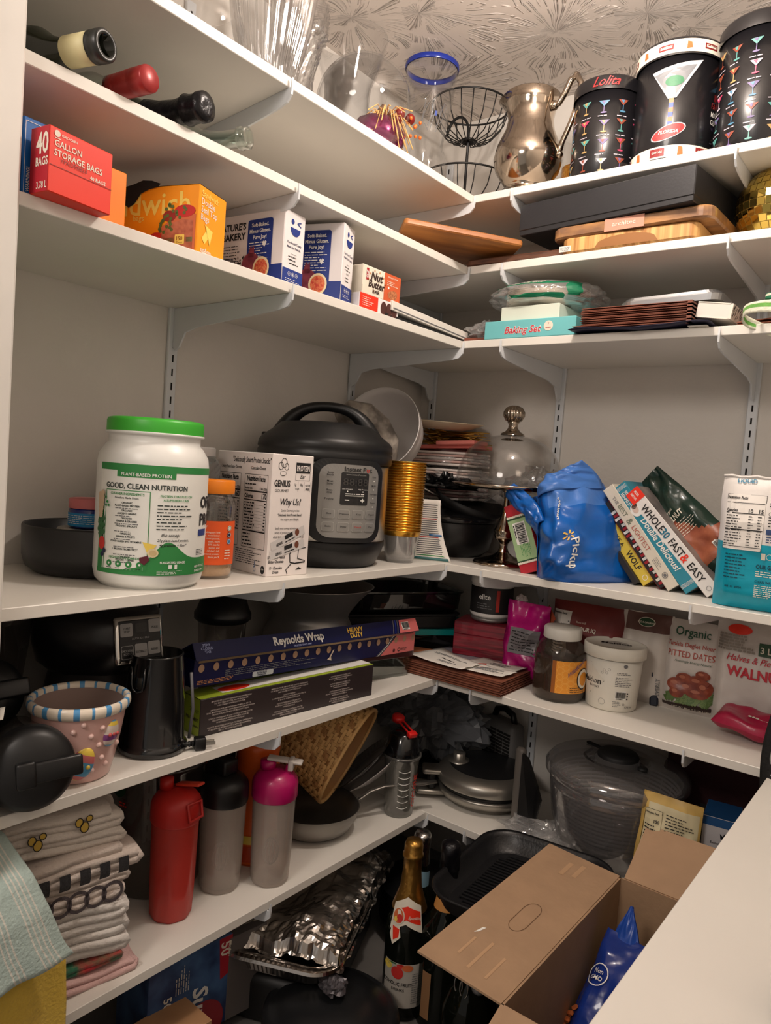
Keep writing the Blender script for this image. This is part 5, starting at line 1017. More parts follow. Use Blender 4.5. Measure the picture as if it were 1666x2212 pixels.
def tW(m, f):
    m.rect(lambda a_, b: f(a_, b, 2), .0, .032, 0, .038, RED); m.text('MELISSA', .0088, WHITE, lambda a_, b: f(.0115, .004+a_, 3) if 0 else f(.006+a_*.5, .022+b, 3), 'L', .02); m.text('HARTWIG', .0088, WHITE, lambda a_, b: f(.006+a_*.5, .011+b, 3), 'L', .02)
    m.text('WHOLE', .0265, BLACK, lambda a_, b: f(.048+a_, .009+b, 3), 'L', .01, 0, .82); m.text('30', .0265, C('w_blue', (20, 110, 140)), lambda a_, b: f(.125+a_, .009+b, 3), 'L', .02, 0, .85)
    m.text('FAST', .0265, BLACK, lambda a_, b: f(.156+a_, .009+b, 3), 'L', .01, 0, .82); m.text('&', .030, RED, lambda a_, b: f(.202+a_, .008+b, 3), 'L', .02, 0, .85); m.text('EASY', .0265, BLACK, lambda a_, b: f(.228+a_, .009+b, 3), 'L', .01, 0, .85); m.ring(lambda a_, b: f(b, a_, 3), .018, .298, .006, .001, GREYP, 12)
IV = C('ivory_spine', (214, 206, 190)); YS = C('yellow_spine', (216, 190, 70)); DKB = C('dark_cover', (34, 30, 30))
book('small dark book at the foot of the blue shopping bag', .872, 40, .016, .14, .10, DKB, DKB, -.245, k1)
book('yellow spined cookbook leaning lowest beside the blue bag', .893, 41, .032, .15, .215, YS, YS, -.238, tY)
book('slim black and red patterned cookbook between the yellow and ivory spines', .936, 40, .016, .17, .255, DKB, REDD, -.247, tB)
book('ivory cookbook spine lettered in grey and rust', .961, 39.5, .031, .18, .298, IV, IV, -.262, tL)
book('teal cookbook with a drawn portrait on its spine', 1.003, 41, .036, .18, .312, TS, TS, -.264, tD)
book('white cookbook with black and red capitals, rightmost of the leaning books', 1.052, 44.5, .037, .19, .312, M('book_white', (232, 228, 224), .45), M('grey_cover_photo', (150, 140, 134), .5, col2=(90, 84, 84), vscale=18), -.268, tW)
# hazelnut bag
t = thing('hazelnut_pouch', 'dark green and copper foil pouch draped over the leaning cookbooks', 'pouch', (1.070, -.215, z4+.066), 0, None, (R(-4), R(-50), R(-5)))
DGF = M('dark_green_foil', (22, 48, 38), .3, bump=.5, bscale=18, coat=.3); CPF = M('copper_foil_print', (168, 96, 66), .4, bump=.4, bscale=18, col2=(140, 70, 50), vscale=40)
def bagface(w, h, d, seed, cr, sag=0, topn=.12):
    def fn(side):
        def g(a_, b):
            x = (a_-.5)*w*(1-.10*math.sin(PI*b)*0); z = b*h
            th = d*.5*max(0, min(1, min(a_, 1-a_)/.16))**.6*max(0, min(1, (1-b)/.35))**.8*max(0, min(1, .35+b/.12*.65))
            n_ = cr*(nz(x*18+seed, z*18, side)+.5*nz(x*40, z*40+seed, side*2)); return Vector((x+cr*.5*nz(z*15, seed), side*th+n_*(1 if th > .002 else .3), z))
        return g
    return fn
bf_ = bagface(.15, .30, .045, 3, .012)
bf = lambda sd: (lambda a_, b: (lambda p: Vector((p.x*(1-.62*b*b)+.03*b*b, p.y, p.z)))(bf_(sd)(a_, b))); m = MB()
m.grid(bf(-1), 24, 34, lambda u_, v_: CPF if .08 < v_ < .42+.12*math.sin(u_*5) and u_ > .1 else DGF); m.grid(bf(1), 24, 34, DGF)
def bft(fn, w, h): return lambda a_, b, k=1: fn(-1)(a_/w+.5, b/h)+Vector((0, -.0012*k-.001, 0))
g = bft(bf, .15, .30); m.text('HAZELNUT', .021, CREAM, lambda a_, b: g(-.045+b, .225-a_, 2) if 0 else g(-.055+a_, .158+b, 2), 'L', .02, 0, .8); m.bars(lambda a_, b, k=2: g(a_, b, k), -.03, .05, .112, .15, 6, CREAM, 4, .25, .012)
m.text('organic', .01, CREAM, lambda a_, b: g(-.02+a_, .182+b, 2)); m.build('pouch_body', t)
m = MB(); g2 = bft(bf, .15, .30); m.barcode(lambda a_, b, k=1: g2(a_, b, k+1), .03, .062, .015, .06); m.build('barcode_label', t)
# teal pouch
w, h = .20, .285; t = thing('electrolyte_pouch', 'large white and turquoise stand-up pouch cut by the right edge', 'pouch', (1.180, -.330, z4+.001), 2)
TQ = M('turquoise_foil', (0, 158, 184), .35, bump=.25, bscale=14); WF = M('white_foil', (226, 222, 218), .4, bump=.35, bscale=22)
bf3 = bagface(w, h, .085, 8, .004); m = MB(); m.grid(bf3(-1), 26, 40, lambda u_, v_: TQ if v_ < .50-.06*u_*0 else WF); m.grid(bf3(1), 20, 30, lambda u_, v_: TQ if v_ < .5 else WF)
m.add([bf3(-1)(k/12, 0) for k in range(13)]+[bf3(1)(k/12, 0) for k in range(12, -1, -1)], [tuple(range(26))], TQ)
g = bft(bf3, w, h); BLTX = C('pouch_blue', (10, 130, 170)); NV = C('pouch_navy', (30, 60, 110))
m.rect(lambda a_, b: g(a_, b, 1), -.084, -.006, .098+.03, .246, C('panel_white', (232, 228, 222)), 8, 8); m.line(lambda a_, b: g(a_, b, 2), [(-.084, .128), (-.084, .246), (-.006, .246), (-.006, .128), (-.084, .128)], .0009, BLACK)
m.text('Nutrition Facts', .0088, BLACK, lambda a_, b: g(-.082+a_, .236+b, 2), 'L', .03, 0, .75); m.text('Calories', .0085, BLACK, lambda a_, b: g(-.082+a_, .209+b, 2), 'L', .03, 0, .8); m.text('10', .011, BLACK, lambda a_, b: g(-.028+a_, .208+b, 2), 'R', .03); m.text('15', .011, BLACK, lambda a_, b: g(-.008+a_, .208+b, 2), 'R', .03)
for v_, tt_ in ((.2275, .0012), (.205, .0018), (.170, .0022), (.134, .0012)): m.rect(lambda a_, b: g(a_, b, 2), -.083, -.007, v_, v_+tt_, BLACK, 4, 1)
m.bars(lambda a_, b, k=2: g(a_, b, k), -.082, -.045, .136, .203, 11, BLACK, 4, .3, .009); m.bars(lambda a_, b, k=2: g(a_, b, k), -.036, -.026, .136, .203, 11, BLACK, 5, .3, .006); m.bars(lambda a_, b, k=2: g(a_, b, k), -.018, -.009, .136, .203, 11, BLACK, 6, .3, .006)
def tt(s_, size, u_, v_, mat, sx=.8, bold=.03): m.text(s_, size, mat, lambda a_, b: g(u_+a_, v_+b, 2), 'L', bold, 0, sx)
tt('OUR WINNING FORMULA', .0115, .002, .236, BLTX, .6); m.bars(lambda a_, b, k=2: g(a_, b, k), .002, .09, .222, .233, 2, BLACK, 5, .4, .01); m.ring(lambda a_, b: g(a_, b, 2), .006, .208, .0045, .0008, BLACK, 12); tt('MORE AMINO ACIDS', .007, .013, .208, NV, .8); m.bars(lambda a_, b, k=2: g(a_, b, k), .002, .09, .180, .204, 4, BLACK, 6, .35, .01)
m.rect(lambda a_, b: g(a_, b, 2), .0, .056, .165, .176, NV, 4, 1); tt('LIV HYDRASCIENCE', .0062, .003, .1685, CREAM, .85); m.bars(lambda a_, b, k=3: g(a_, b, k), .002, .09, .147, .162, 3, NV, 6, .4, .01)
for k in range(4): m.ring(lambda a_, b: g(a_, b, 2), .012+k*.022, .118, .0065, .001, CREAM, 14)
m.rect(lambda a_, b: g(a_, b, 2), -.004+.0, .004, .111, .125, CREAM)
tt('OUR GLOBAL IMPACT', .0125, -.012, .092, C('pouch_dark_teal', (0, 60, 80)), .72); m.bars(lambda a_, b, k=2: g(a_, b, k), -.012, .09, .074, .088, 3, CREAM, 9, .4, .010); tt('CLEAN WATER ACCESS', .0075, -.012, .062, C('pouch_dark_teal', (0, 60, 80)), .8)
m.bars(lambda a_, b, k=2: g(a_, b, k), -.012, .035, .03, .058, 7, CREAM, 9, .4, .008); m.bars(lambda a_, b, k=2: g(a_, b, k), -.075, -.03, .064, .10+.02, 8, C('pouch_dark_teal', (0, 60, 80)), 9, .35, .008); tt('BB 11 2024', .006, -.07, .045, C('pouch_dark_teal', (0, 60, 80)), 1.2)
m.text('LIQUID', .012, BLTX, lambda a_, b: g(-.07+a_, .272+b, 2), 'L', .02); m.build('pouch_body', t)
m = MB(); m.tube([(-.10+.2*k/12, -.002, h+.002*math.sin(k*2)) for k in range(13)]+[], .003, WF, 6); m.build('torn_edge', t)
# ================================================================== FIFTH SHELF
z5 = Z[4]
SMK = G('smoky_clear_plastic', (.62, .60, .58), .6, .08, rough=.05, haze=.12, hazecol=(.12, .11, .10), power=2)
def tumbler(label, P, axis, r, L_, rim=True):
    t = thing('travel_tumbler', label, 'tumbler', P, 0, None, Vector((0, 0, 1)).rotation_difference(Vector(axis).normalized()).to_euler())
    MB().lathe([(0, -L_), (r*.75, -L_), (r*.8, -L_+.01), (r*.97, -.01), (r*.97, 0)], SMK, 48).build('cup_body', t)
    MB().lathe([(r*1.0, -.022), (r*1.04, -.02), (r*1.04, .004), (r*1.0, .012), (r*.85, .022), (r*.4, .029), (0, .030)], M('lid_black', (17, 17, 18), .42, bump=.04), 64).build('lid', t)
    MB().box(-.016, .016, -r*.2, r*1.12, .026, .036, BLKP, .004, X=Matrix.Rotation(R(-14), 4, 'Z'), seg=2).box(-.02, .02, -.016, .012, .02, .04, BLKP, .004, X=Matrix.Rotation(R(-14), 4, 'Z') @ Matrix.Translation((0, -.01, 0)), seg=2).build('flip_cap', t)
    return t
tumbler('big black lidded tumbler lying at the lower left edge', (.405, -1.524, z5+.066), (.93, -.30, .12), .062, .17)
tumbler('second black lidded tumbler lying behind the first at the left edge', (.20, -1.508, z5+.128), (.85, -.30, .35), .062, .13)
m = MB(); m.grid(lambda a_, b: (.05*(a_-.5), .03*(b-.5), .004*math.sin(a_*8)), 8, 4, PAPER); m.build('torn_white_label', None, (.36, -1.575, z5+.148), (R(20), 0, R(60)), 'torn scrap of white paper above the black tumbler', 'paper', solid=.0008)
# blender motor base
t = thing('kitchen_blender', 'dark blender base with a chrome-framed button panel under the fourth shelf', 'blender', (.14, -1.262, z5))
NB = M('blender_black', (14, 14, 17), .3, coat=.2); m = MB()
m.lathe([(0, .0), (.11, 0), (.115, .01), (.085, .145), (0, .145)], M('blender_grey', (66, 62, 62), .35, .7), 48, mod=lambda tt, r, z: r*(1+.06*math.cos(4*tt))); m.build('motor_housing', t)
m = MB(); m.lathe([(.08, .12), (.112, .150), (.122, .19), (.122, .235), (.11, .25), (0, .25)], NB, 56, mod=lambda tt, r, z: r*(1+.06*math.cos(4*tt))); m.build('upper_collar', t)

m = MB(); X_ = Matrix.Translation((.137, .004, .206)) @ Matrix.Rotation(R(84), 4, 'Z') @ Matrix.Rotation(R(-12), 4, 'X')
m.box(-.050, .050, -.006, .006, -.045, .045, CHROME, .006, X=X_, seg=2); m.box(-.045, .045, -.0075, .0, -.040, .040, BLACK, .004, X=X_)
fx = lambda a_, b, k=1: X_ @ Vector((a_, -.0077-.0004*k, b))
for (cx, cy, s1, s2, on_) in ((-.028, .020, 'START', 'STOP', 1), (.030, .024, '', 'PULSE', 1), (-.028, -.022, 'SMOOTHIE', 'BOOST', 0), (.0, -.020, '', 'EXTRACT', 1), (.027, -.018, '', 'BLEND', 1)):
    m.rect(fx, cx-.0125, cx+.0125, cy-.0125, cy+.0125, C('button_grey', (150, 148, 146)), rad=.003)
    if not on_: m.rect(lambda a_, b: fx(a_, b, 2), cx-.0115, cx+.0115, cy-.0115, cy+.0115, BLACK, rad=.003)
    tc_ = BLACK if on_ else C('button_grey', (150, 148, 146))
    for q, s_ in enumerate((s1, s2)): m.text(s_, .0058, tc_, lambda a_, b: fx(cx+a_, cy+.001-q*.006+b, 3), 'C', .01, 0, .85) if s_ else None
m.rect(fx, -.010, .014, .014, .031, C('display_grey', (48, 46, 46)), rad=.003); m.text('AUTO IQ | PRO', .0048, C('button_grey', (150, 148, 146)), lambda a_, b: fx(.0+a_, .001+b, 2), 'C', .01, 0, 1.1)
m.build('button_panel', t)
m = MB(); f = cyl(.104, R(10), 0, 12, .0); m.grid(lambda a_, b: f(-.008+.09*a_, .03+.108*b, 1), 8, 4, BLACK); m.rect(lambda a_, b: f(a_, b, 16), -.002, .018, .118, .134, C('lime_print', (140, 170, 80))); m.text('AUTO-IQ', .011, GREYP, lambda a_, b: f(.024+a_, .127+b, 16)); m.text('SMOOTHIE', .010, GREYP, lambda a_, b: f(.024+a_, .116+b, 16)); m.bars(lambda a_, b, k=2: f(a_, b, 16), 0, .07, .04, .108, 10, GREYP, 3, .25, .008); m.build('side_sticker', t)
t = thing('blender_jar', 'smoky clear blender pitcher in the dark behind the tumblers', 'blender jar', (.10, -1.47, z5)); MB().lathe([(0, 0), (.05, 0), (.055, .01), (.085, .24), (.09, .242), (.09, .27), (0, .27)], SMK, 40, mod=lambda tt, r, z: r*(1+.05*math.cos(4*tt))).build('jar_body', t)
# pink easter planter
t = thing('easter_planter', 'pale pink ceramic planter with raised easter eggs and dots', 'planter', (.325, -1.402, z5), 0)
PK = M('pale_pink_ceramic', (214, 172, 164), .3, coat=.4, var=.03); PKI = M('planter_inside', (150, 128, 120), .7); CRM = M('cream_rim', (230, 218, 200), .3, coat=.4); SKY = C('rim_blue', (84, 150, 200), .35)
MB().lathe([(0, .003), (.045, .003), (.052, 0), (.056, .004), (.062, .03), (.070, .07), (.077, .115), (.079, .128)], PK, 72).build('planter_body', t)
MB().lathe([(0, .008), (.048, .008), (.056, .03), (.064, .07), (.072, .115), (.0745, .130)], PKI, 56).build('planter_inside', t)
mm = MB(); mm.lathe([(.079, .118), (.083, .121), (.085, .128), (.084, .136), (.0795, .1385), (.0745, .136), (.0735, .128)], CRM, 110)
n = 110; st = 20
for k in range(n):
    if (k*st/n) % 1 < .27:
        for q in range(6): mm.m[k*6+q] = mm.mi(SKY)
mm.build('striped_rim', t)
def wall(th, z): return Vector(((.058+.168*z)*math.cos(th), (.058+.168*z)*math.sin(th), z))
rnd = random.Random(3); m = MB()
for th, zz in [(-95, .098), (-72, .098), (-50, .088), (-76, .070), (-38, .070), (-88, .052), (-86, .022), (-30, .045), (-36, .10), (-118, .09), (-120, .04), (-14, .09), (-20, .03), (-60, .110), (-104, .02), (-130, .07), (-44, .025), (0, .06)]:
    p = wall(R(th+36), zz); m.ball(p, .0048, M('pearl_pink', (226, 190, 182), .3, coat=.4), 10)
m.build('raised_dots', t)
def egg(th, zz, tilt, cols, name, s=1.0):
    p = wall(R(th), zz); m = MB(); Xe = Matrix.Translation(p) @ Matrix.Rotation(R(th-90+180), 4, 'Z') @ Matrix.Rotation(R(8), 4, 'X') @ Matrix.Rotation(R(tilt), 4, 'Y')
    prof = []
    for k in range(15):
        a_ = PI*k/14; prof.append((0 if k in (0, 14) else .017*s*math.sin(a_)*(1-.12*math.cos(a_)*-1), -.025*s*math.cos(a_)))
    m.lathe(prof, lambda q: cols[min(len(cols)-1, int(q/14*len(cols)))], 28, Xe @ Matrix.Diagonal((1, .38, 1, 1)))
    for q in range(3): m.ball(Xe @ Vector(((q-1)*.009*s, .006, .0)), .0032*s, cols[0], 8) if 0 else m.ball(Xe @ Vector(((q-1)*.009*s, -.0055, .0)), .0034*s, cols[-1] if name == 'blue_egg' else C('egg_red', (190, 80, 80), .3), 8)
    m.build(name, t)
YE_ = C('egg_yellow', (230, 200, 80), .3); BE = C('egg_blue', (80, 150, 190), .3); PE = C('egg_purple', (130, 70, 130), .3); WE = C('egg_white', (214, 200, 190), .3); GE_ = C('egg_green', (110, 160, 120), .3); RE_ = C('egg_rose', (200, 110, 110), .3)
egg(-24, .040, 22, [YE_, RE_, BE, BE, RE_, YE_, YE_], 'blue_egg', 1.2); egg(-66, .078, -22, [PE, GE_, WE, WE, GE_, PE, PE], 'purple_egg', 1.25); egg(16, .085, 5, [BE, WE, PE, WE, YE_, BE], 'striped_egg', .95)
# black grinder / kettle base with plug
t = thing('coffee_grinder', 'tall glossy black plastic appliance body with its plug beside it', 'appliance', (.318, -1.243, z5))
GB = M('gloss_black', (13, 13, 15), .16, coat=.5)
MB().lathe([(0, 0), (.060, 0), (.064, .004), (.064, .014), (.060, .018), (.058, .022), (.056, .10), (.050, .185), (.0505, .187), (.0465, .187), (.0455, .17), (0, .165)], GB, 64).build('appliance_body', t)
m = MB(); m.tube([(.058*math.cos(R(a_)), .058*math.sin(R(a_)), .060+.11*s_) for a_, s_ in ((-84, 1), (-83, .7), (-80, .62), (-70, .58), (-60, .62), (-57, .7), (-56, 1))], .0022, GB, 6); m.build('handle_recess', t)
m = MB(); m.tube([(.045, .05, .02), (.05, .052, .08), (.046, .046, .15)], .003, M('grey_cable', (90, 88, 90), .4), 8); m.build('side_cable', t)
t = thing('power_plug', 'black two-pin plug lying at the edge of the fifth shelf', 'plug', (.378, -1.192, z5+.013), 62)
MB().box(0, .022, -.010, .010, -.012, .012, BLKP, .003, seg=2).build('plug_body', t)
MB().box(.022, .040, -.0065, -.005, -.003, .003, CHROME).box(.022, .040, .005, .0065, -.003, .003, CHROME).build('plug_pins', t)
m = MB(); m.tube([(-.03, 0, 0), (0, 0, 0)], [.004, .005], BLKP, 10)
for k in range(5): m.tube([(-.028+.006*k, 0, 0), (-.0255+.006*k, 0, 0)], .0062, BLKP, 10)
m.tube([(-.03, 0, 0), (-.05, -.004, -.004), (-.075, -.012, -.008), (-.08, .01, -.008)], .0028, BLKP, 8); m.build('cable', t)
# parchment box
DKB2 = C('parchment_dark', (40, 30, 32), .45); LIM = C('parchment_lime', (160, 180, 50), .5); w, d, h = .498, .066, .078
t, m = carton('parchment_paper_carton', 'long dark brown and lime parchment paper carton at the front of the fifth shelf', 'box', (0, 0, 0), 86, w, d, h, DKB2)
a = R(84.5); u = Vector((math.cos(a), math.sin(a), 0)); v = Vector((-math.sin(a), math.cos(a), 0)); t.location = (Vector((.334, -1.146, z5))+u*w/2+v*d/2)*S; t.rotation_euler = (0, 0, a)
m.rect(left(w, d, h), .0006, d-.0006, .0006, h-.0006, LIM); m.rect(top(w, d, h), .0006, w-.0006, .0006, d-.0006, LIM); m.rect(lambda a_, b: top(w, d, h)(a_, b, 3), .06, w, .012, d-.012, WHITE); m.disc(lambda a_, b: top(w, d, h)(a_, b, 4), .10, .03, .04, RED, 20, .016)
fl_ = left(w, d, h); m.text('205 sq ft', .012, C('lime_dark', (90, 110, 20)), lambda a_, b: fl_(.063+a_, .048+b, 2), 'R', .01, 0, .8); m.text('PARCHMENT', .010, DKB2, lambda a_, b: fl_(.063+a_, .030+b, 2), 'R', .03, 0, .8); m.text('IN Cuisson', .007, DKB2, lambda a_, b: fl_(.063+a_, .018+b, 2), 'R', .02)
f = front(w, d, h)
tx5 = [[('IMPORTED BY: COSTCO WHOLESALE CORPORATION', 'P.O. BOX 34535 SEATTLE, WA 98124-1535 USA', '1-800-774-2678 WWW.COSTCO.COM'), ('IMPORTADO POR: IMPORTADORA PRIMEX S.A. DE C.V.', 'BLVD. MAGNOCENTRO NO. 4 SAN FERNANDO LA HERRADURA', 'HUIXQUILUCAN, ESTADO DE MÉXICO C.P. 52765'), ('COSTCO WHOLESALE UK LTD / COSTCO ONLINE UK LTD', 'HARTSPRING LANE WATFORD, HERTS WD25 8JS', '01923 213113 WWW.COSTCO.CO.UK'), ('COSTCO WHOLESALE SPAIN S.L.U. POLÍGONO EMPRESARIAL', 'C/ AGUSTÍN DE BETANCOURT, 17 28906 GETAFE MADRID', '900 111 155 WWW.COSTCO.ES')],
       [('IMPORTED POUR / IMPORTÉ PAR: COSTCO WHOLESALE', '415 W. HUNT CLUB ROAD, OTTAWA, ONTARIO, K2E 1C5', '1-800-463-3783 WWW.COSTCO.CA'), ('COSTCO FRANCE', '1 AVENUE DE BRÉHAT 91140 VILLEBON-SUR-YVETTE', '01 80 45 01 10 WWW.COSTCO.FR'), ('COSTCO WHOLESALE ICELAND EHF.', 'KAUPTÚN 3-7, 210 GARÐABÆR, ICELAND', 'WWW.COSTCO.IS'), ('COSTCO WHOLESALE AUSTRALIA PTY LTD', '17-21 PARRAMATTA ROAD LIDCOMBE NSW 2141', 'WWW.COSTCO.COM.AU')],
       [('COSTCO WHOLESALE JAPAN, LTD', '3-1-4 IKEGAMI-SHINCHO KAWASAKI-KU', 'WWW.COSTCO.CO.JP'), ('COSTCO WHOLESALE KOREA, LTD.', '40, ILJIK-RO, GWANGMYEONG-SI', 'WWW.COSTCO.CO.KR'), ('COSTCO PRESIDENT TAIWAN, INC.', 'NO. 656 CHUNG-HWA 5TH ROAD KAOHSIUNG', 'WWW.COSTCO.COM.TW'), ('SHANGHAI COSTCO CO. LTD', 'UNIT 120, NO. 388 ZHUJIAN ROAD', 'WWW.COSTCO.COM.CN')]]
for ci, colm in enumerate(tx5):
    for bi, blk in enumerate(colm):
        for li, s_ in enumerate(blk): m.text(s_, .0042, C('dim_white', (196, 186, 180)), lambda a_, b: f(.075+ci*.155+a_, .0675-bi*.0178-li*.0049+b, 2), 'C', .01, 0, .98)
m.build('carton_body', t)
# foil box
FB = C('foil_box_navy', (10, 16, 66), .35); PKL = C('foil_box_pink', (214, 112, 110), .45); w, d, h = .735, .062, .056
t = thing('foil_wrap_carton', 'open navy aluminium foil carton with its lid raised, on the parchment carton', 'box', (0, 0, 0))
a = R(88.5); u = Vector((math.cos(a), math.sin(a), 0)); v = Vector((-math.sin(a), math.cos(a), 0)); t.location = (Vector((.325, -1.163, z5+.088))+u*w/2+v*d/2)*S; t.rotation_euler = (0, R(2.4), a)
m = MB(); hh = h; c_ = .0012
m.box(-w/2, w/2, -d/2, -d/2+c_, 0, hh, FB).box(-w/2, w/2, d/2-c_, d/2, 0, hh, FB).box(-w/2, w/2, -d/2, d/2, 0, c_, FB).box(-w/2, -w/2+c_, -d/2, d/2, 0, hh, FB).box(w/2-c_, w/2, -d/2, d/2, 0, hh, C('kraft_dark', (90, 60, 44)))
f = front(w, d, h); g = up2(f); m.poly(g, [(w-.145, .0), (w-.0005, 0), (w-.0005, hh-.001), (w-.075, hh-.001), (w-.10, hh-.022)], PKL)
for q in range(3): m.line(lambda a_, b: f(a_, b, 3), [(w-.15-.006*q, 0), (w-.112-.006*q, .026), (w-.085-.006*q, hh)], .0018, (GREYP, WHITE, GREYP)[q])
for k in range(20): m.disc(lambda a_, b: f(a_, b, 4), .018+k*.0372, .0375, .0075, C('perforation_tan', (170, 136, 110)), 12, .0085)
m.rect(lambda a_, b: f(a_, b, 4), .01, w-.01, .0485, .0535, M('cutter_metal', (190, 170, 140), .25, .9), 12, 1)
m.bars(lambda a_, b, k=3: f(a_, b, 4), .08, .36, .012, .028, 4, GREYP, 5, .35, .012); m.bars(lambda a_, b, k=3: f(a_, b, 4), .01, .11, .004, .013, 3, C('print_tan', (190, 130, 80)), 6, .4, .012)
m.rect(lambda a_, b: f(a_, b, 4), .155, .215, .002, .013, C('badge_grey', (190, 196, 200)), rad=.003); m.text('REYNOLDS', .0058, FB, lambda a_, b: f(.181+a_, .0078+b, 5), 'C', .03); m.text('STRENGTH', .0048, FB, lambda a_, b: f(.181+a_, .0032+b, 5), 'C', .03); m.text('C', .014, BLACK, lambda a_, b: f(w-.075+a_, .005+b, 4), 'L', .04); m.disc(lambda a_, b: f(a_, b, 4), w-.09, .009, .005, C('print_dark_brown2', (90, 40, 40)), 10)
m.bars(lambda a_, b, k=3: f(a_, b, 4), w-.065, w-.03, .006, .014, 3, BLACK, 6, .4, .006); m.poly(lambda a_, b: f(a_, b, 5), [(.405, .036), (.409, .036), (.398, .018), (.402, .010), (.386, .014), (.393, .018)], C('paper_tear', (214, 196, 176)))
m.build('tray', t)
m = MB(); fr2 = lambda a_, b: (-w/2+a_, -d/2+.002+b*.03, .056+.022*b+.004*math.sin(a_*30)*b+.004*nz(a_*30, b*4))
m.grid(lambda a_, b: fr2(.28+.42*a_, b), 60, 5, M('loose_foil', (200, 198, 194), .22, 1.0, bump=.8, bscale=40), smooth=False); m.tube([(-w/2+.02, 0, .028), (w/2-.02, 0, .028)], .024, M('loose_foil', (200, 198, 194), .22, 1.0), 20); m.build('foil_roll', t)
lid = MB(); X2 = Matrix.Translation((0, d/2, hh)) @ Matrix.Rotation(R(-30), 4, 'X')
lid.box(-w/2-.003, w/2+.003, -d+.0, 0, 0, .0015, FB, X=X2)
lid.box(-w/2-.003, w/2+.003, -d-.0008, -d+.0005, -.036, .0015, FB, X=X2)
f3 = lambda a_, b, k=1: X2 @ Vector((-w/2-.003+a_, -d-.0008-.0006*k, -.036+b)); wl = w+.006
lid.rect(f3, 0.0006, wl-.0006, .0006, .0368, FB); lid.poly(lambda a_, b: f3(a_, b, 2), [(wl-.085, .001), (wl-.001, .001), (wl-.001, .0365), (wl-.075, .0365)], PKL)
for q in range(3): lid.line(lambda a_, b: f3(a_, b, 2), [(wl-.095-.009*q, 0.0005), (wl-.087-.009*q, .018), (wl-.083-.009*q, .037)], .003, (GREYP, C('mid_blue', (30, 50, 150)), GREYP)[q])
lid.text('Reynolds Wrap', .0265, WHITE, lambda a_, b: f3(.29+a_, .0115+b, 2), 'C', .03, 0, .95); lid.text('TRUSTED SINCE 1947', .0055, C('pale_blue_txt', (160, 170, 210)), lambda a_, b: f3(.295+a_, .003+b, 2), 'C', .02, 0, 1.1)
GYL = C('gold_yellow', (236, 190, 70)); lid.text('HEAVY', .0165, GYL, lambda a_, b: f3(.485+a_, .0195+b, 2), 'C', .03, 0, 1.15); lid.text('DUTY', .0165, GYL, lambda a_, b: f3(.485+a_, .006+b, 2), 'C', .03, 0, 1.05)
for k, s_ in enumerate(('STAY', 'CLOSED', 'TAB')): lid.text(s_, .0075, C('pale_blue_txt', (160, 170, 210)), lambda a_, b: f3(.032+a_, .028-k*.0072+b, 2), 'C', .02, 0, 1.1)
lid.barcode(lambda a_, b, k=1: f3(wl-.070+a_, .008+b, 2+k), 0, .032, 0, .022); lid.build('hinged_lid', t)
# background, fifth shelf left
t = thing('protein_shaker', 'clear cup with a black lid standing in the dark behind the foil carton', 'cup', (.16, -.955, z5)); MB().lathe([(0, 0), (.045, 0), (.056, .19), (.056, .2)], SMK, 40).build('cup_body', t)
MB().lathe([(.058, .185), (.066, .192), (.066, .205), (.06, .215), (.05, .245), (0, .248)], BLKP, 48).build('lid', t)
t = thing('metal_vase', 'brushed metal urn with a flared mouth behind the foil carton', 'vase', (.16, -.655, z5)); MB().lathe([(0, 0), (.08, 0), (.105, .03), (.125, .08), (.122, .12), (.105, .155), (.100, .165), (.105, .18), (.13, .215), (.162, .248), (.165, .25), (.16, .25), (.128, .218), (.1, .18), (.096, .16), (0, .16)], DARKSTEEL, 72).build('urn_body', t)
DG3 = G('dark_glass_dish', (.34, .35, .34), .55, .08, haze=.1, hazecol=(.08, .08, .08), power=2)
def dish(name, label, loc, rz, w, d, h, mat, cat='dish', lidm=None, wall=.005):
    t = thing(name, label, cat, loc, rz); m = MB(); pts = rrect(w, d, .03, 5); n = len(pts); rows = [(0.93, 0), (0.97, .006), (1, h-.008), (1.04, h-.004), (1.04, h), (.97, h), (.94, .010)]
    vs = [(x*k, y*k, z) for k, z in rows for x, y in pts]; fs = [(q*n+i, q*n+(i+1) % n, (q+1)*n+(i+1) % n, (q+1)*n+i) for q in range(len(rows)-1) for i in range(n)]+[tuple(range(n))[::-1], tuple((len(rows)-1)*n+i for i in range(n))]
    m.add(vs, fs, mat, False).build('dish_body', t)
    if lidm: m = MB(); vs = [(x*1.06, y*1.06, z) for z in (h-.006, h+.012) for x, y in pts]; m.add(vs, [(i, (i+1) % n, n+(i+1) % n, n+i) for i in range(n)]+[tuple(range(n))[::-1], tuple(range(n, 2*n))], lidm).build('lid', t)
    return t
TL = M('teal_lid', (0, 150, 150), .4); MRL = M('maroon_lid', (70, 26, 28), .4); LGR = G('greenish_dish_glass', (.80, .86, .80), .7, .12, rough=.05, power=1.8)
dish('glass_dish', 'greenish clear glass dish at the shelf corner beneath the stacked lids', (.24, -.50, z5), 75, .22, .15, .062, LGR, lidm=MRL)
dish('glass_dish', 'glass dish with a teal lid poking out right of the foil carton', (.17, -.23, z5+.001), 52, .38, .20, .085, DG3, lidm=TL)
dish('black_baking_pan', 'black baking pan lying on the teal lidded dish', (.14, -.30, z5+.10), 60, .40, .22, .045, BLKM, 'pan')
dish('glass_dish', 'tall dark glass casserole on top of the black baking pan', (.14, -.25, z5+.147), 62, .36, .22, .060, DG3)
m = MB(); m.box(-.07, .07, -.04, .04, 0, .004, M('cork_mat', (180, 110, 70), .8)); m.build('orange_card', None, (.32, -.335, z5+.044), (R(3), 0, R(20)), 'orange printed card under the letters at the corner', 'card')
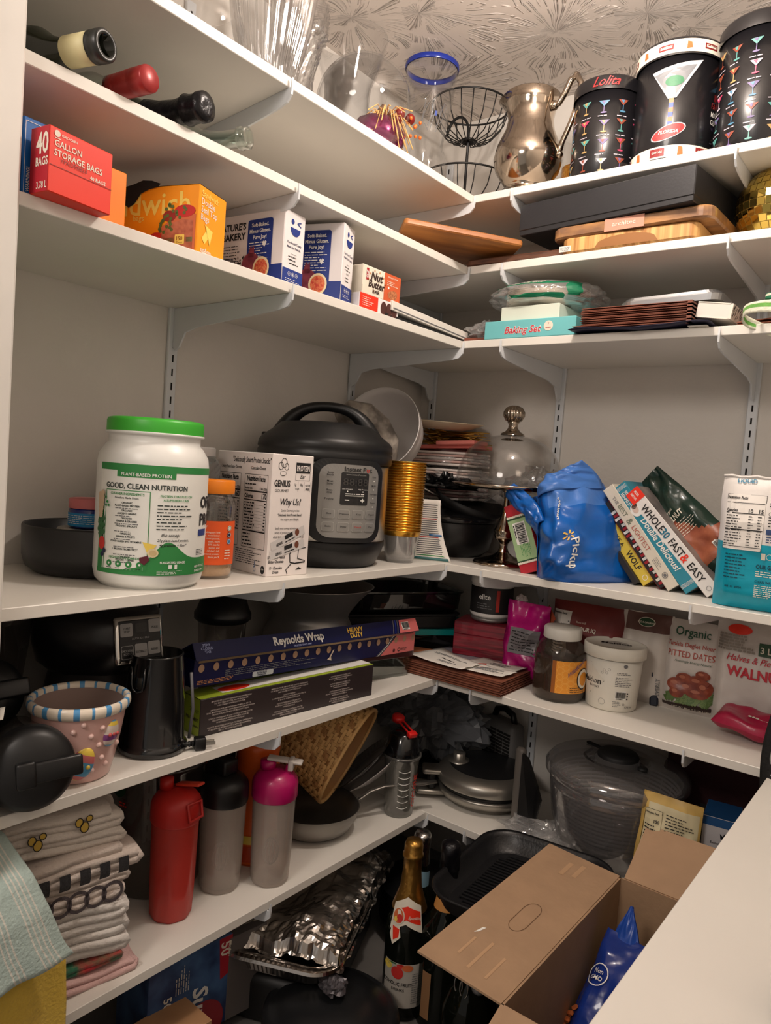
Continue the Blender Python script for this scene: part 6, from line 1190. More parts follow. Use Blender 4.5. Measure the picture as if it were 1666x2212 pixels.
# envelopes / folders at corner
for k in range(6):
    zk = z5+.001+k*.0066; m = MB()
    m.box(-.155, .155, -.105, .105, 0, .0013, BRN); m.box(-.155, .155, -.105, .105, .0042, .0055, BRN); m.box(-.155, .155, -.105, -.1035, 0, .0055, BRN)
    o = m.build('brown_folder', None, (.452+.001*(k % 2), -.302-.0015*(k % 3), zk), (0, 0, R(1+.4*(k % 2))), ['bottom', 'second lowest', 'third lowest', 'fourth lowest', 'fifth lowest', 'topmost'][k]+' dark brown folder of the pile at the inner corner of the fifth shelf', 'folder', 'brown folders on the fifth shelf')
zt = z5+.001+6*.0066
def paper(label, pts, z, mat=PAPER, marks=None, curl=.004, name='letter'):
    P_ = [Vector((x, y, z)) for x, y in pts]; m = MB()
    fn = lambda a_, b: (P_[0]*(1-a_)+P_[1]*a_)*(1-b)+(P_[3]*(1-a_)+P_[2]*a_)*b+Vector((0, 0, curl*(1+nz(a_*3+z*50, b*3))*(.4+(a_-.5)**2*2)))
    m.grid(fn, 14, 8, mat); 
    if marks: marks(m, lambda a_, b, k=1: fn(a_, b)+Vector((0, 0, .0012*k)))
    return m.build(name, None, None, None, label, 'paper', solid=.0009)
paper('grey envelope sheet beneath the letters', [(.30, -.34), (.56, -.34), (.56, -.2), (.32, -.2)], zt+.001, M('grey_envelope', (170, 164, 176), .7))
paper('printed sheet with red drawing, partly under the wooden box', [(.44, -.385), (.585, -.375), (.60, -.24), (.46, -.24)], zt+.004, PAPER, lambda m, f: [m.poly(lambda a_, b: f(a_, b, 1), [(x, y), (x+.2, y+.03), (x+.15, y+.12)], C('coral_print', (206, 80, 70))) for x, y in ((.05, .3), (.3, .2), (.5, .35), (.2, .5))]+[m.bars(lambda a_, b, k=2: f(a_, b, 2), .4, .95, .6, .8, 2, GREYP, 3, .3, .08)])
paper('white folded letter on the brown folders, hanging over the corner', [(.31, -.405), (.50, -.425), (.505, -.335), (.335, -.27)], zt+.008, PAPER, lambda m, f: [m.text('The $50 gift', .06, BLACK, lambda a_, b: f(.42+a_*.9, .42+b*1.2, 1), 'L', .01, .2), m.bars(lambda a_, b, k=2: f(a_, b, 1), .1, .9, .62, .75, 2, GREYP, 3, .25, .05), m.bars(lambda a_, b, k=2: f(a_, b, 1), .45, .85, .18, .30, 2, GREYP, 5, .25, .05)], .006)
paper('second white letter sheet right of the folded letter', [(.46, -.40), (.60, -.385), (.605, -.31), (.50, -.32)], zt+.006, PAPER, lambda m, f: m.bars(lambda a_, b, k=2: f(a_, b, 1), .2, .9, .3, .8, 5, GREYP, 5, .25, .06), .004)
# wooden box
RW = wood('rosewood_red', (150, 22, 46), (90, 10, 26), 9, .35, (1, 3, 14), .4)
t = thing('wooden_keepsake_box', 'small crimson stained wooden box in the corner', 'box', (.432, -.185, zt+.004), 15); w, d, h = .165, .12, .098
MB().box(-w/2, w/2, -d/2, d/2, 0, h*.62, RW, .002).build('box_base', t); MB().box(-w/2, w/2, -d/2, d/2, h*.625, h, RW, .002).build('lid', t)
t = thing('supplement_tub', 'white-lidded supplement tub with a black label in the dark corner', 'tub', (.43, -.165, z5+.156)); r = .062
MB().lathe([(0, .002), (.05, .002), (.056, 0), (.062, .008), (.062, .10), (.060, .108), (0, .108)], HD, 48).build('tub_body', t); MB().lathe([(.0635, .098), (.065, .1), (.065, .122), (.062, .126), (0, .126)], HD, 48).build('lid', t)
m = MB(); f = cyl(r, R(-60), 0); m.grid(lambda a_, b: f(-.10+.2*a_, .014+.076*b, 1), 40, 1, BLACK); m.text('elite', .021, WHITE, lambda a_, b: f(-.022+a_, .056+b, 2), 'C', .01); m.grid(lambda a_, b: f(.012+.01*a_, .022+.062*b, 2), 2, 1, C('elite_red', (170, 40, 30))); m.bars(lambda a_, b, k=2: f(a_, b, k), -.045, .0, .026, .046, 3, GREYP, 3, .3, .01); m.build('label', t)
MB().lathe([(0, 0), (.05, 0), (.056, .006), (.056, .012), (0, .012)], DARKSTEEL, 40).build('round_tin', None, (.432, -.172, zt+.1025), None, 'flat dark round tin between the wooden box and the tub', 'tin')
# magenta bag
MG = M('magenta_foil', (190, 10, 120), .25, bump=.7, bscale=18, col2=(120, 10, 80), vscale=9)
def pouch(name, label, P, rot, w, h, d, seed, cr, mf, mb=None, deco=None, cat='pouch'):
    t = thing(name, label, cat, P, 0, None, rot); fb = bagface(w, h, d, seed, cr); m = MB(); m.grid(fb(-1), 26, 34, mf); m.grid(fb(1), 20, 26, mb or mf)
    m.add([fb(-1)(k/12, 0) for k in range(13)]+[fb(1)(k/12, 0) for k in range(12, -1, -1)], [tuple(range(26))], mb or (mf if hasattr(mf, 'node_tree') else MG))
    if deco: deco(m, bft(fb, w, h))
    m.build('pouch_body', t); return t
def dm(m, g): m.rect(lambda a_, b: g(a_, b, 2), -.035, .045, .085, .16, C('dim_silver', (120, 116, 120), .4), 6, 6); m.bars(lambda a_, b, k=3: g(a_, b, 3), -.03, .04, .09, .155, 7, BLACK, 3, .3, .012)
pouch('magenta_pouch', 'shiny magenta foil pouch with its mouth open, beside the honey jar', (.565, -.205, z5), (R(4), R(3), R(12)), .12, .225, .07, 4, .020, MG, MG, dm)
m = MB(); crumple(m, (0, 0, 0), .016, M('white_clip', (200, 190, 190), .5), 3, 10); m.build('bag_clip', None, (.545, -.20, z5+.222), None, 'small white clip on top of the magenta pouch', 'clip')
def dfl(m, g):
    m.rect(lambda a_, b: g(a_, b, 2), -.098, -.045, .07, .21, PAPER, 4, 8); m.text('Nutrition Facts', .0075, BLACK, lambda a_, b: g(-.096+a_, .200+b, 3), 'L', .03, 0, .85); m.text('110', .012, BLACK, lambda a_, b: g(-.060+a_, .168+b, 3), 'C', .03); m.rect(lambda a_, b: g(a_, b, 3), -.095, -.047, .182, .184, BLACK); m.rect(lambda a_, b: g(a_, b, 3), -.095, -.047, .162, .164, BLACK); m.bars(lambda a_, b, k=3: g(a_, b, 3), -.095, -.05, .08, .16, 10, BLACK, 3, .4, .008)
    m.text('FLOUR IQ', .0135, CREAM, lambda a_, b: g(-.028+a_, .165+b, 3), 'L', .03); m.text('Keto mill', .0075, CREAM, lambda a_, b: g(-.028+a_, .182+b, 3), 'L')
pouch('flour_bag', 'dark red bag of flour with a white nutrition panel', (.72, -.125, z5), (0, 0, R(3)), .21, .235, .09, 9, .005, M('brick_red_bag', (120, 40, 34), .5, bump=.2, bscale=20, col2=(96, 26, 26)), None, dfl)
m = MB(); m.add([(0, 0, 0), (.03, -.01, .05), (.005, -.004, .085), (-.012, 0, .04)], [(0, 1, 2, 3)], C('rust_flap', (150, 66, 40))); m.build('rust_flap_bag', None, (.622, -.19, z5+.14), None, 'folded rust coloured corner of the flour bag packaging', 'bag', solid=.001)
# honey jar
t = thing('honey_jar', 'glass honey jar with a white lid and an orange honeycomb label', 'jar', (.706, -.268, z5)); r = .068
HG = G('amber_jar_glass', (.80, .74, .66), .6, .05, haze=.10, hazecol=(.22, .18, .14), rough=.04)
MB().lathe([(0, .002), (.045, .002), (.058, 0), (.066, .012), (.068, .03), (.068, .115), (.064, .135), (.052, .150), (.044, .156), (.044, .165)], HG, 64).build('jar_body', t)
MB().lathe([(0, .005), (.056, .005), (.064, .014), (.065, .03), (.065, .105), (0, .107)], M('dark_honey', (44, 22, 10), .2, coat=.3), 56).build('honey', t)
MB().lathe([(.047, .158), (.049, .160), (.049, .184), (.046, .188), (0, .188)], M('ribbed_white_lid', (226, 224, 216), .45), 80, mod=lambda tt, r_, z: r_*(1+.006*math.sin(70*tt))).build('lid', t)
m = MB(); f = cyl(r, R(-42), 0); OHC = M('honeycomb_orange', (226, 148, 46), .5); m.grid(lambda a_, b: f(-.048+.125*a_, .028+.083*b, 1), 30, 1, OHC); m.grid(lambda a_, b: f(-.048+.010*a_, .028+.083*b, 2), 2, 1, C('honey_brown', (150, 84, 24)))
for i in range(7):
    for j in range(5):
        cx, cy = -.028+i*.0145, .038+j*.0165+(i % 2)*.008
        if cy < .106: m.ring(lambda a_, b: f(a_, b, 2), cx, cy, .0085, .0008, C('comb_line', (244, 190, 100)), 6)
m.disc(lambda a_, b: f(a_, b, 3), .040, .066, .022, BLACK, 26, .028); m.disc(lambda a_, b: f(a_, b, 4), .040, .066, .0195, CREAM, 26, .025); m.disc(lambda a_, b: f(a_, b, 5), .040, .066, .014, OHC, 20, .018)
m.text('Wildflower', .017, C('violet_grey', (110, 80, 110)), lambda a_, b: f(-.008+a_*.62, .070+a_*.55+b, 6), 'L', .02, .2); m.bars(lambda a_, b, k=3: f(a_, b, 3), .0, .05, .030, .046, 3, BN, 4, .3, .008)
m.build('label', t)
# salt bucket
t = thing('sea_salt_bucket', 'white tub of sea salt flakes with a rimmed lid', 'tub', (.832, -.222, z5)); MW = M('bucket_white', (224, 220, 208), .45)
MB().lathe([(0, .003), (.056, .003), (.060, 0), (.063, .004), (.0715, .145), (0, .145)], MW, 64).build('tub_body', t)
MB().lathe([(.0745, .132), (.078, .134), (.078, .160), (.076, .163), (.073, .163), (.071, .160), (0, .159)], MW, 64).build('lid', t)
m = MB(); f = cyl(.0625, R(-70), 0, 2, .059); m.poly(f, [(-.052, .045), (-.018, .078), (-.052, .112)], MW)
m.line(f, [(-.058, .038), (-.019, .076), (-.058, .118)], .0007, BLACK); m.text('Maldon', .021, BLACK, lambda a_, b: f(-.026+a_, .066+b, 2), 'R', .02); m.text('SEA SALT', .007, BLACK, lambda a_, b: f(-.030+a_, .056+b, 2), 'R', .02)
m.barcode(lambda a_, b, k=1: f(.008+a_, .034+b, k+2), 0, .026, 0, .021); m.text('570 g℮', .0075, BLACK, lambda a_, b: f(.034+a_, .012+b, 3), 'L', 0)
m.bars(lambda a_, b, k=3: f(a_, b, 3), .006, .05, .066, .092, 6, GREYP, 3, .35, .006); m.bars(lambda a_, b, k=3: f(a_, b, 3), .008, .042, .096, .104, 2, GREYP, 4, .4, .006); m.bars(lambda a_, b, k=3: f(a_, b, 3), .004, .026, .014, .030, 4, GREYP, 4, .35, .006)
for q in range(3): m.disc(lambda a_, b: f(a_, b, 3), .038, .050-q*.007, .0022, BLACK, 8)
for (x_, y_) in ((-.020, .105), (-.014, .099), (-.009, .108), (-.024, .098)): m.ring(lambda a_, b: f(a_, b, 3), x_, y_, .0035, .0005, GREYP, 5)
m.ring(lambda a_, b: f(a_, b, 3), -.022, .024, .008, .0006, GREYP, 20); m.disc(lambda a_, b: f(a_, b, 3), .026, .120, .005, GREYP, 8); m.ring(lambda a_, b: f(a_, b, 3), .030, .022, .003, .0006, BLACK, 10); m.build('print', t)
m = MB(); ft2 = pl((.0, .0, .1592), (1, 0, 0), (0, 1, 0)); m.disc(ft2, 0, 0, .05, C('lid_print_grey', (190, 186, 178)), 30); ca, sa = math.cos(R(20)), math.sin(R(20)); m.text('Maldon', .026, BLACK, lambda a_, b: ft2(a_*ca-b*sa+.002, a_*sa+b*ca, 3), 'C', .02); m.build('lid_print', t)
# behind: folder, pouches
t = thing('foil_coffee_bag', 'pale bag with a brown top patch and a round seal behind the salt tub', 'bag', (.875, -.115, z5), 6)
fb = bagface(.13, .238, .06, 13, .006); m = MB(); m.grid(fb(-1), 24, 30, lambda u_, v_: C('brown_patch', (96, 62, 54)) if v_ > .80-.4*abs(u_-.5)*0+(.0 if .1 < u_ < .95 else .3) and v_ < .99 else M('dim_cream_bag', (196, 188, 180), .45, bump=.3, bscale=20)); m.grid(fb(1), 16, 20, M('dim_cream_bag', (196, 188, 180), .45))
g = bft(fb, .13, .238); m.disc(lambda a_, b: g(a_, b, 3), .0, .215, .022, CREAM, 24, .012); m.disc(lambda a_, b: g(a_, b, 4), .0, .215, .020, DKG, 24, .0105); m.text('USDA ORGANIC', .0062, CREAM, lambda a_, b: g(a_, .212+b, 5), 'C', .02); m.text('EVERLY', .014, GREYP, lambda a_, b: g(.048-b, .03+a_, 3), 'L', .02); m.build('bag_body', t)
m = MB(); m.box(-.011, .011, -.02, .02, 0, .15, M('navy_sachet', (24, 30, 46), .4), .004); m.build('navy_sachet', None, (.912, -.118, z5), (0, R(-3), R(10)), 'dark navy packet between the salt tub and the date pouch', 'packet')
WP = M('white_pouch_film', (206, 198, 192), .4, bump=.4, bscale=16); DT = M('date_fruit', (110, 42, 30), .35, col2=(150, 70, 44), vscale=60)
def dd_(m, g):
    m.text('Organic', .030, C('leaf_print_green', (36, 84, 60)), lambda a_, b: g(-.045+a_, .198+b, 2), 'L', .01, 0, .9); m.text('Tunisia Deglet Nour', .0145, C('coral_print2', (176, 60, 44)), lambda a_, b: g(-.002+a_, .172+b, 2), 'C', .01, 0, .95); m.text('PITTED DATES', .0225, C('coral_print2', (176, 60, 44)), lambda a_, b: g(.002+a_, .146+b, 2), 'C', .0, 0, .78); m.text('Amazingly Energy Natural', .0085, C('leaf_print_green', (36, 84, 60)), lambda a_, b: g(.008+a_, .133+b, 2), 'C', 0, .2)
    rr = random.Random(2)
    m.poly(lambda a_, b: g(a_, b, 1), [(-.068, .012), (.068, .012), (.068, .028), (.02, .030), (-.068, .022)], C('dark_brown_print', (50, 26, 22)))
    for k in range(26): a_ = rr.random(); m.poly(lambda p, q: g(p, q, 3), [(-.062+.10*a_, .024+.03*rr.random()), (-.05+.10*a_, .026), (-.03+.1*a_, .05+.02*rr.random())], C('palm_leaf', (84, 110, 60)) if k % 2 else C('palm_leaf2', (110, 130, 80)))
    for cx, cy, rx, ry in ((-.028, .075, .022, .016), (-.010, .092, .02, .015), (.022, .088, .026, .017), (.0, .070, .022, .016), (.040, .075, .02, .022), (-.024, .055, .018, .014), (.024, .060, .028, .014), (.034, .108, .018, .012)):
        m.disc(lambda a_, b: g(a_, b, 4), cx, cy, rx, DT, 18, ry); m.disc(lambda a_, b: g(a_, b, 5), cx-.004, cy+.004, rx*.4, C('date_shine', (170, 100, 76)), 10, ry*.3)
    m.text('NET WT 40oz (2.5 LB) 1.13kg', .0075, CREAM, lambda a_, b: g(.012+a_, .014+b, 5), 'C', .01)
pouch('date_pouch', 'white pouch of pitted dates with a heap of dates printed on it', (.995, -.105, z5), (0, 0, R(2)), .142, .235, .075, 21, .006, WP, None, dd_)
def dw(m, g):
    m.disc(lambda a_, b: g(a_, b, 2), -.03, .238, .028, RED, 20, .012); m.text('Halves & Pieces', .0215, C('script_red2', (190, 46, 60)), lambda a_, b: g(-.050+a_, .165+b, 2), 'L', .01, .25, .9); m.text('WALNUTS', .034, C('script_red2', (190, 46, 60)), lambda a_, b: g(-.048+a_, .128+b, 2), 'L', .035, 0, .9)
    m.rect(lambda a_, b: g(a_, b, 2), .018, .075, .185, .215, DKG, 3, 2); m.text('3 LB', .02, CREAM, lambda a_, b: g(.022+a_, .192+b, 3), 'L', .02); m.bars(lambda a_, b, k=2: g(a_, b, 2), -.075, .015, .186, .226, 6, C('nut_texture_print', (150, 140, 130)), 3, .7, .01)
pouch('walnut_pouch', 'white pouch of walnuts cut off by the right edge', (1.132, -.11, z5), (0, 0, R(0)), .17, .262, .08, 31, .006, WP, None, dw)
t = thing('pink_snack_packet', 'crinkled raspberry pink packet lying in front of the walnut pouch', 'packet', (1.165, -.205, z5+.022), 0, None, (R(14), R(4), R(-6)))
pillow(MB(), .16, .09, .036, M('raspberry_foil', (170, 24, 66), .28, bump=.5, bscale=26), 9, .008).bars(lambda a_, b, k=1: (a_, -.01+b, .036+.002), -.01, .06, -.004, .01, 1, CREAM, 3, .5, .008).build('packet_body', t)
# strap bag at right
t = thing('cloth_bag', 'bundled white and green cloth bag with a black strap at the right edge', 'bag', (1.285, -.43, z5)); m = MB(); crumple(m, (.03, .02, .075), .075, M('white_green_cloth', (206, 206, 214), .8, bump=.4, col2=(150, 160, 130), vscale=14), 4, 24, (1, 1, 1.2), .4, 8, .001); m.build('bag_body', t)
m = MB(); m.grid(lambda a_, b: Vector((-.052+.022*b-.014*math.sin(a_*PI)+.012*a_, .0-.012*b+.02*a_, -.06+.235*a_+.0)), 16, 3, M('black_webbing', (18, 18, 18), .8, bump=.5, bscale=120)); m.build('strap', t, solid=.003)
# jar on the right counter
t = thing('condiment_jar', 'pale jar with red print and dark base at the right edge', 'jar', (1.437, -1.17, z5)); MB().lathe([(0, 0), (.045, 0), (.052, .01), (.052, .05), (0, .05)], M('dark_jar_base', (22, 22, 34), .25, coat=.4), 48).lathe([(.0505, .045), (.053, .05), (.053, .058), (.0505, .06)], CREAM, 48).build('jar_base', t)
MB().lathe([(.0505, .058), (.0505, .15), (.04, .165), (.04, .18), (0, .18)], M('jar_upper_pale', (226, 210, 196), .4), 48).lathe([(.0512, .085), (.0512, .125)], RED, 48).build('jar_body', t)

# ================================================================== LOWEST SHELF
z6 = Z[5]
def towel(label, P, rz, w, d, layers, th, mat, seed=0, amp=.006, over=None, group='folded kitchen towels'):
    """folded cloth: serpentine of `layers` thick sheets, folds at the +x end, w along x, d along y"""
    t = thing('folded_towel', label, 'towel', P, rz, group)
    t.rotation_euler = (0, R(1.2*math.sin(seed*2.3)), R(rz+3*math.sin(seed*1.7))); path = []; 
    for k in range(layers):
        zz = th*(k+.5); xs = (-w/2, w/2-.008*math.sin(k*1.7)) if k % 2 == 0 else (w/2-.008*math.sin(k*1.7), -w/2)
        n_ = 8
        for q in range(n_): path.append((xs[0]+(xs[1]-xs[0])*(q+.5)/n_, zz))
        if k < layers-1:
            sx = 1 if k % 2 == 0 else -1; cx = xs[1]
            for q in (-60, 0, 60): path.append((cx+sx*th*.5*math.cos(R(q)), zz+th*.5+th*.5*math.sin(R(q))))
    N_ = len(path); m = MB()
    m.grid(lambda a_, b: (lambda p: (p[0]+amp*1.6*nz(b*5+seed, p[1]*40)+.022*nz(p[1]*24, seed), (b-.5)*d+amp*1.5*nz(a_*9, b*3+seed)+.016*nz(p[1]*30, seed+4), p[1]+amp*1.5*nz(p[0]*14+seed, b*5)+amp*.5))(path[min(N_-1, int(round(a_*(N_-1))))]), N_-1, 16, mat)
    m.build('cloth', t, solid=th*.82); return t
def cloth(n_, c, c2=None, **k): return M(n_, c, .9, bump=.5, bscale=220, sheen=.2, col2=c2, **k)
FLW = cloth('floral_cloth', (190, 40, 50), (50, 110, 80), vscale=34); PKC = cloth('pale_pink_cloth', (214, 176, 172)); WTC = cloth('white_textured_cloth', (224, 218, 212)); GRC = cloth('dark_grey_cloth', (74, 64, 66)); CRC = cloth('cream_cloth', (220, 206, 196)); BKC = cloth('black_cloth', (30, 28, 30))
base = (.215, -1.405)
towel('pale pink towel at the very bottom of the towel stack', (.225, -1.385, z6+.001), 78, .20, .30, 2, .010, PKC, 1, .004)
towel('floral red and green towel second from the bottom of the stack', (.215, -1.395, z6+.024), 78, .20, .28, 2, .008, FLW, 2, .003)
towel('thick white textured towel in the middle of the stack', (.205, -1.40, z6+.044), 78, .23, .29, 6, .016, WTC, 3, .006)
t = towel('cream towel with dark grey rings and a folded edge', (.205, -1.405, z6+.143), 78, .21, .29, 4, .012, CRC, 4, .005)
m = MB()
for k in range(6): m.ring((lambda a_, b, k=k: Vector((.085-.030*k+a_, -.156, .022+b))), 0, 0, .020, .006, GRC, 20)
m.build('ring_print', t)
t = towel('black and white striped towel above the ringed one', (.205, -1.405, z6+.194), 78, .23, .30, 3, .015, CRC, 5, .005)
m = MB()
for k in range(5): m.grid(lambda a_, b: Vector((.108-.034*k-.018*a_, -.1600-.004*math.sin(PI*b), .001+.028*b)), 3, 6, BKC)
m.build('black_stripes', t)
t = towel('cream towel printed with yellow bees on top of the stack', (.195, -1.405, z6+.242), 78, .22, .28, 5, .013, cloth('bee_cloth', (224, 214, 204)), 6, .007)
by = C('bee_yellow', (206, 170, 70))
for cx, cz in ((-.03, .035), (.045, .05)):
    m = MB()
    for dx, dz, rx, rz_ in ((0, 0, .010, .013), (.009, .018, .008, .008), (-.012, .012, .009, .011)): m.ring(lambda a_, b: Vector((cx+a_*.8, -.1515, cz+b*.8)), dx, dz, rx, .002, BLACK, 14, rz_); m.disc(lambda a_, b: Vector((cx+a_*.8, -.1508, cz+b*.8)), dx, dz, rx*.9, by, 12, rz_*.9)
    m.build('bee_print', t)
def drape(label, mat, pts, seed, name='hanging_towel', th=.006, stripes=None, slant=0.0):
    """cloth lying on the stack and falling over the shelf front; pts: profile (x,z), width along y"""
    y0, y1, prof = pts; t = thing(name, label, 'towel', (0, 0, 0)); m = MB(); n_ = len(prof)
    def fn(a_, b):
        s_ = a_*(n_-1); i = min(n_-2, int(s_)); q = s_-i; x = prof[i][0]*(1-q)+prof[i+1][0]*q; z = prof[i][1]*(1-q)+prof[i+1][1]*q
        return (x+.012*nz(b*5+seed, a_*2), y0+(y1-slant*(1-a_)-y0)*b, z+.004*nz(a_*5, b*4+seed)+b*slant*.3)
    m.grid(fn, 30, 110, stripes or mat); m.build('cloth', t, solid=th); return t
AQ = cloth('aqua_cloth', (172, 190, 184)); AQS = cloth('aqua_stripe', (210, 208, 198)); YC = cloth('mustard_cloth', (206, 172, 66))
drape('pale aqua towel with white stripes hanging over the shelf front at the left', AQ, (-1.76, -1.468, [(.12, z6+.315), (.25, z6+.32), (.36, z6+.30), (.42, z6+.25), (.445, z6+.20), (.452, z6+.15), (.455, z6+.115)]), 2, stripes=lambda u_, v_: AQS if u_ > .3 and int(v_*110) in (76, 79, 82, 93, 96, 99, 102) else AQ, slant=.11)
drape('mustard yellow towel hanging below the aqua one', YC, (-1.76, -1.462, [(.38, z6+.16), (.425, z6+.12), (.43, z6+.05), (.432, z6-.03), (.434, z6-.10)]), 5)
# shakers
def shaker(label, P, rz, bodym, lidm, r=.046, hb=.20, kind='a', flapm=None, rot=None):
    t = thing('shaker_bottle', label, 'shaker bottle', P, rz, None, rot)
    oct_ = lambda tt, rr, z: rr*(1+.018*math.cos(8*tt)) if z < .06 else rr
    MB().lathe([(0, .003), (r*.72, .003), (r*.80, 0), (r*.88, .006), (r*.92, .05), (r*1.0, hb), (r*1.0, hb+.004), (r*.96, hb+.004), (r*.88, .05), (r*.8, .01), (0, .008)], bodym, 48, mod=oct_).build('cup', t)
    L_ = MB(); L_.lathe([(r*1.03, hb-.004), (r*1.07, hb), (r*1.07, hb+.030), (r*1.02, hb+.040), (r*.86, hb+.050), (r*.62, hb+.058), (0, hb+.062)], lidm, 56); L_.build('lid', t)
    if kind == 'a':
        MB().lathe([(0, hb+.06), (.014, hb+.06), (.014, hb+.082), (0, hb+.084)], lidm, 20, Matrix.Translation((-.012, .018, 0))).build('spout', t)
        MB().box(-.010, .010, -.045, .02, 0, .006, flapm or lidm, .0025, X=Matrix.Translation((.012, -.012, hb+.066)) @ Matrix.Rotation(R(-14), 4, 'X'), seg=2).build('flip_tab', t)
        m = MB(); m.tube([(-.018, -.050, hb+.044), (.018, -.050, hb+.044), (.018, -.056, hb+.012), (-.018, -.056, hb+.012)], .0035, lidm, 8, closed=True); m.build('carry_loop', t)
    return t
def kit(t, hb, mat, nseed):
    m = MB(); r_ = .03
    for k in range(12): a_ = 2*PI*k/12; m.tube([(r_*math.cos(a_)*math.sin(q)*.6, r_*math.sin(a_)*math.sin(q)*.6, .035+.06*(1-math.cos(q))/2) for q in [PI*z_/8 for z_ in range(9)]], .0012, mat, 4)
    m.build('whisk_ball', t)
RP = G('red_plastic_cup', (.75, .12, .10), .5, .06, rough=.15, haze=.5, hazecol=(.8, .08, .06), power=2); RPL = M('red_shaker_lid', (196, 40, 34), .42); FRO = G('frosted_cup', (.92, .88, .84), .45, .07, rough=.25, haze=.30, hazecol=(.66, .58, .52), power=2); MGL = M('magenta_lid', (180, 14, 96), .35, coat=.2)
t = shaker('translucent red shaker bottle with an open flip tab', (.287, -1.155, z6), 98, RP, RPL, .0475, .205, 'a', M('orange_red_tab', (230, 74, 50), .45)); kit(t, .2, DARKSTEEL, 1)
t = shaker('frosted shaker bottle with a wide black lid', (.277, -1.020, z6), 0, FRO, BLKP, .050, .198, 'b'); kit(t, .2, DARKSTEEL, 1); MB().box(-.02, .02, -.02, .02, .255, .29, BLKP, .006, seg=2).build('cap', t)
t = shaker('frosted shaker bottle with a magenta lid and white flip handle', (.337, -.924, z6), 35, FRO, MGL, .0485, .198, 'b'); kit(t, .2, DARKSTEEL, 1)
MB().lathe([(0, 0), (.018, 0), (.018, .018), (0, .02)], MGL, 24, Matrix.Translation((-.018, .0, .258))).box(.022, .036, -.012, .012, .236, .272, MGL, .005, seg=2).build('spout', t)
MB().box(-.040, .040, -.013, .013, .276, .283, M('white_tab', (206, 200, 194), .45), .003, X=Matrix.Rotation(R(4), 4, 'Y'), seg=2).box(.028, .040, -.015, .015, .258, .284, M('white_tab', (206, 200, 194), .45), .003, seg=2).build('flip_handle', t)
t = thing('orange_bottle', 'orange bottle with yellow bands behind the magenta-lidded shaker', 'bottle', (.235, -.885, z6)); OB = M('orange_bottle_plastic', (224, 96, 26), .35)
MB().lathe([(0, 0), (.05, 0), (.055, .01), (.056, .20), (.05, .25), (.052, .27), (.052, .29), (0, .30)], OB, 40).lathe([(.0565, .055), (.0565, .075)], YE_, 40).lathe([(.0565, .012), (.0565, .05)], M('deep_orange_band', (190, 60, 20), .4), 40).build('bottle_body', t)
t = thing('clear_tub', 'clear round tub with a dark green sticker behind the red shaker', 'tub', (.15, -1.10, z6)); MB().lathe([(0, 0), (.09, 0), (.098, .01), (.105, .27), (.11, .275), (.11, .285), (0, .288)], SMK, 48).build('tub_body', t); m = MB(); f = cyl(.104, R(-60), 0); m.disc(f, -.05, .24, .022, DKG, 16); m.text('organic', .010, LG, lambda a_, b: f(-.05+a_, .237+b, 3), 'C', .02); m.bars(lambda a_, b, k=2: f(a_, b, 2), -.045, -.02, .20, .212, 2, RED, 3, .5, .01); m.build('sticker', t)
m = MB(); m.box(-.06, .06, -.05, .05, 0, .30, BLKM, .01); m.build('dark_canister', None, (.10, -.93, z6), None, 'tall dark container in the shade behind the shakers', 'canister')
# woven basket, tipped, with plates
t = thing('woven_basket', 'tipped woven straw basket sitting in the steel pan', 'basket', (.290, -.612, z6+.190))
t.scale = (1.04, 1.04, 1.10); WVN = M('straw', (222, 178, 116), .55, var=.12, vscale=14); WVN2 = M('straw_dark', (176, 128, 76), .6, var=.12, vscale=14)
axb = Vector((.89, .34, -.40)).normalized(); t.rotation_euler = Vector((0, 0, 1)).rotation_difference(axb).to_euler()
m = MB(); nu, nv = 68, 26
def bk(a_, b, o=0):
    r_ = (.088+.040*b)+o; th = 2*PI*a_; sq = 1/ (abs(math.cos(th))**2.4+abs(math.sin(th))**2.4)**(1/2.4); return Vector((r_*sq*math.cos(th), r_*sq*math.sin(th)*.9, -.20+.20*b))
for i in range(nu):
    for j in range(nv):
        if (i+2*j) % 4 < 2: a0, a1, b0, b1, o = i/nu, (i+2.0)/nu, j/nv+.0, (j+.88)/nv, .0030
        else: a0, a1, b0, b1, o = i/nu+.001, (i+.9)/nu, j/nv, (j+2)/nv, .0008
        k = 3; vs = []
        for q in range(k+1):
            for e in (0, 1):
                if (i+2*j) % 4 < 2: aa = a0+(a1-a0)*q/k; bb = b0+(b1-b0)*e
                else: bb = b0+(b1-b0)*q/k; aa = a0+(a1-a0)*e
                vs.append(bk(aa, min(bb, 1), o+.0028*math.sin(PI*q/k)))
        m.add(vs, [(2*q, 2*q+1, 2*q+3, 2*q+2) for q in range(k)], WVN if (i*7+j*3) % 5 else WVN2)
m.grid(lambda a_, b: bk(a_, b, -.001), 60, 10, WVN2, cu=True); m.add([bk(k/40, 0) for k in range(40)], [tuple(range(40))], WVN2); m.build('basket_weave', t)
m = MB(); m.tube([bk(k/60, 1, .001) for k in range(60)], .0045, WVN, 8, closed=True); m.build('basket_rim', t)
MB().lathe([(0, 0), (.07, .002), (.105, .018), (.107, .02), (.07, .005), (0, .003)], M('dark_plate', (34, 28, 28), .2, coat=.5), 48).build('dinner_plate', None, (.262, -.500, z6+.115), Vector((0, 0, 1)).rotation_difference(Vector((-.60, -.35, .75))).to_euler(), 'dark glossy plate inside the tipped basket', 'plate')
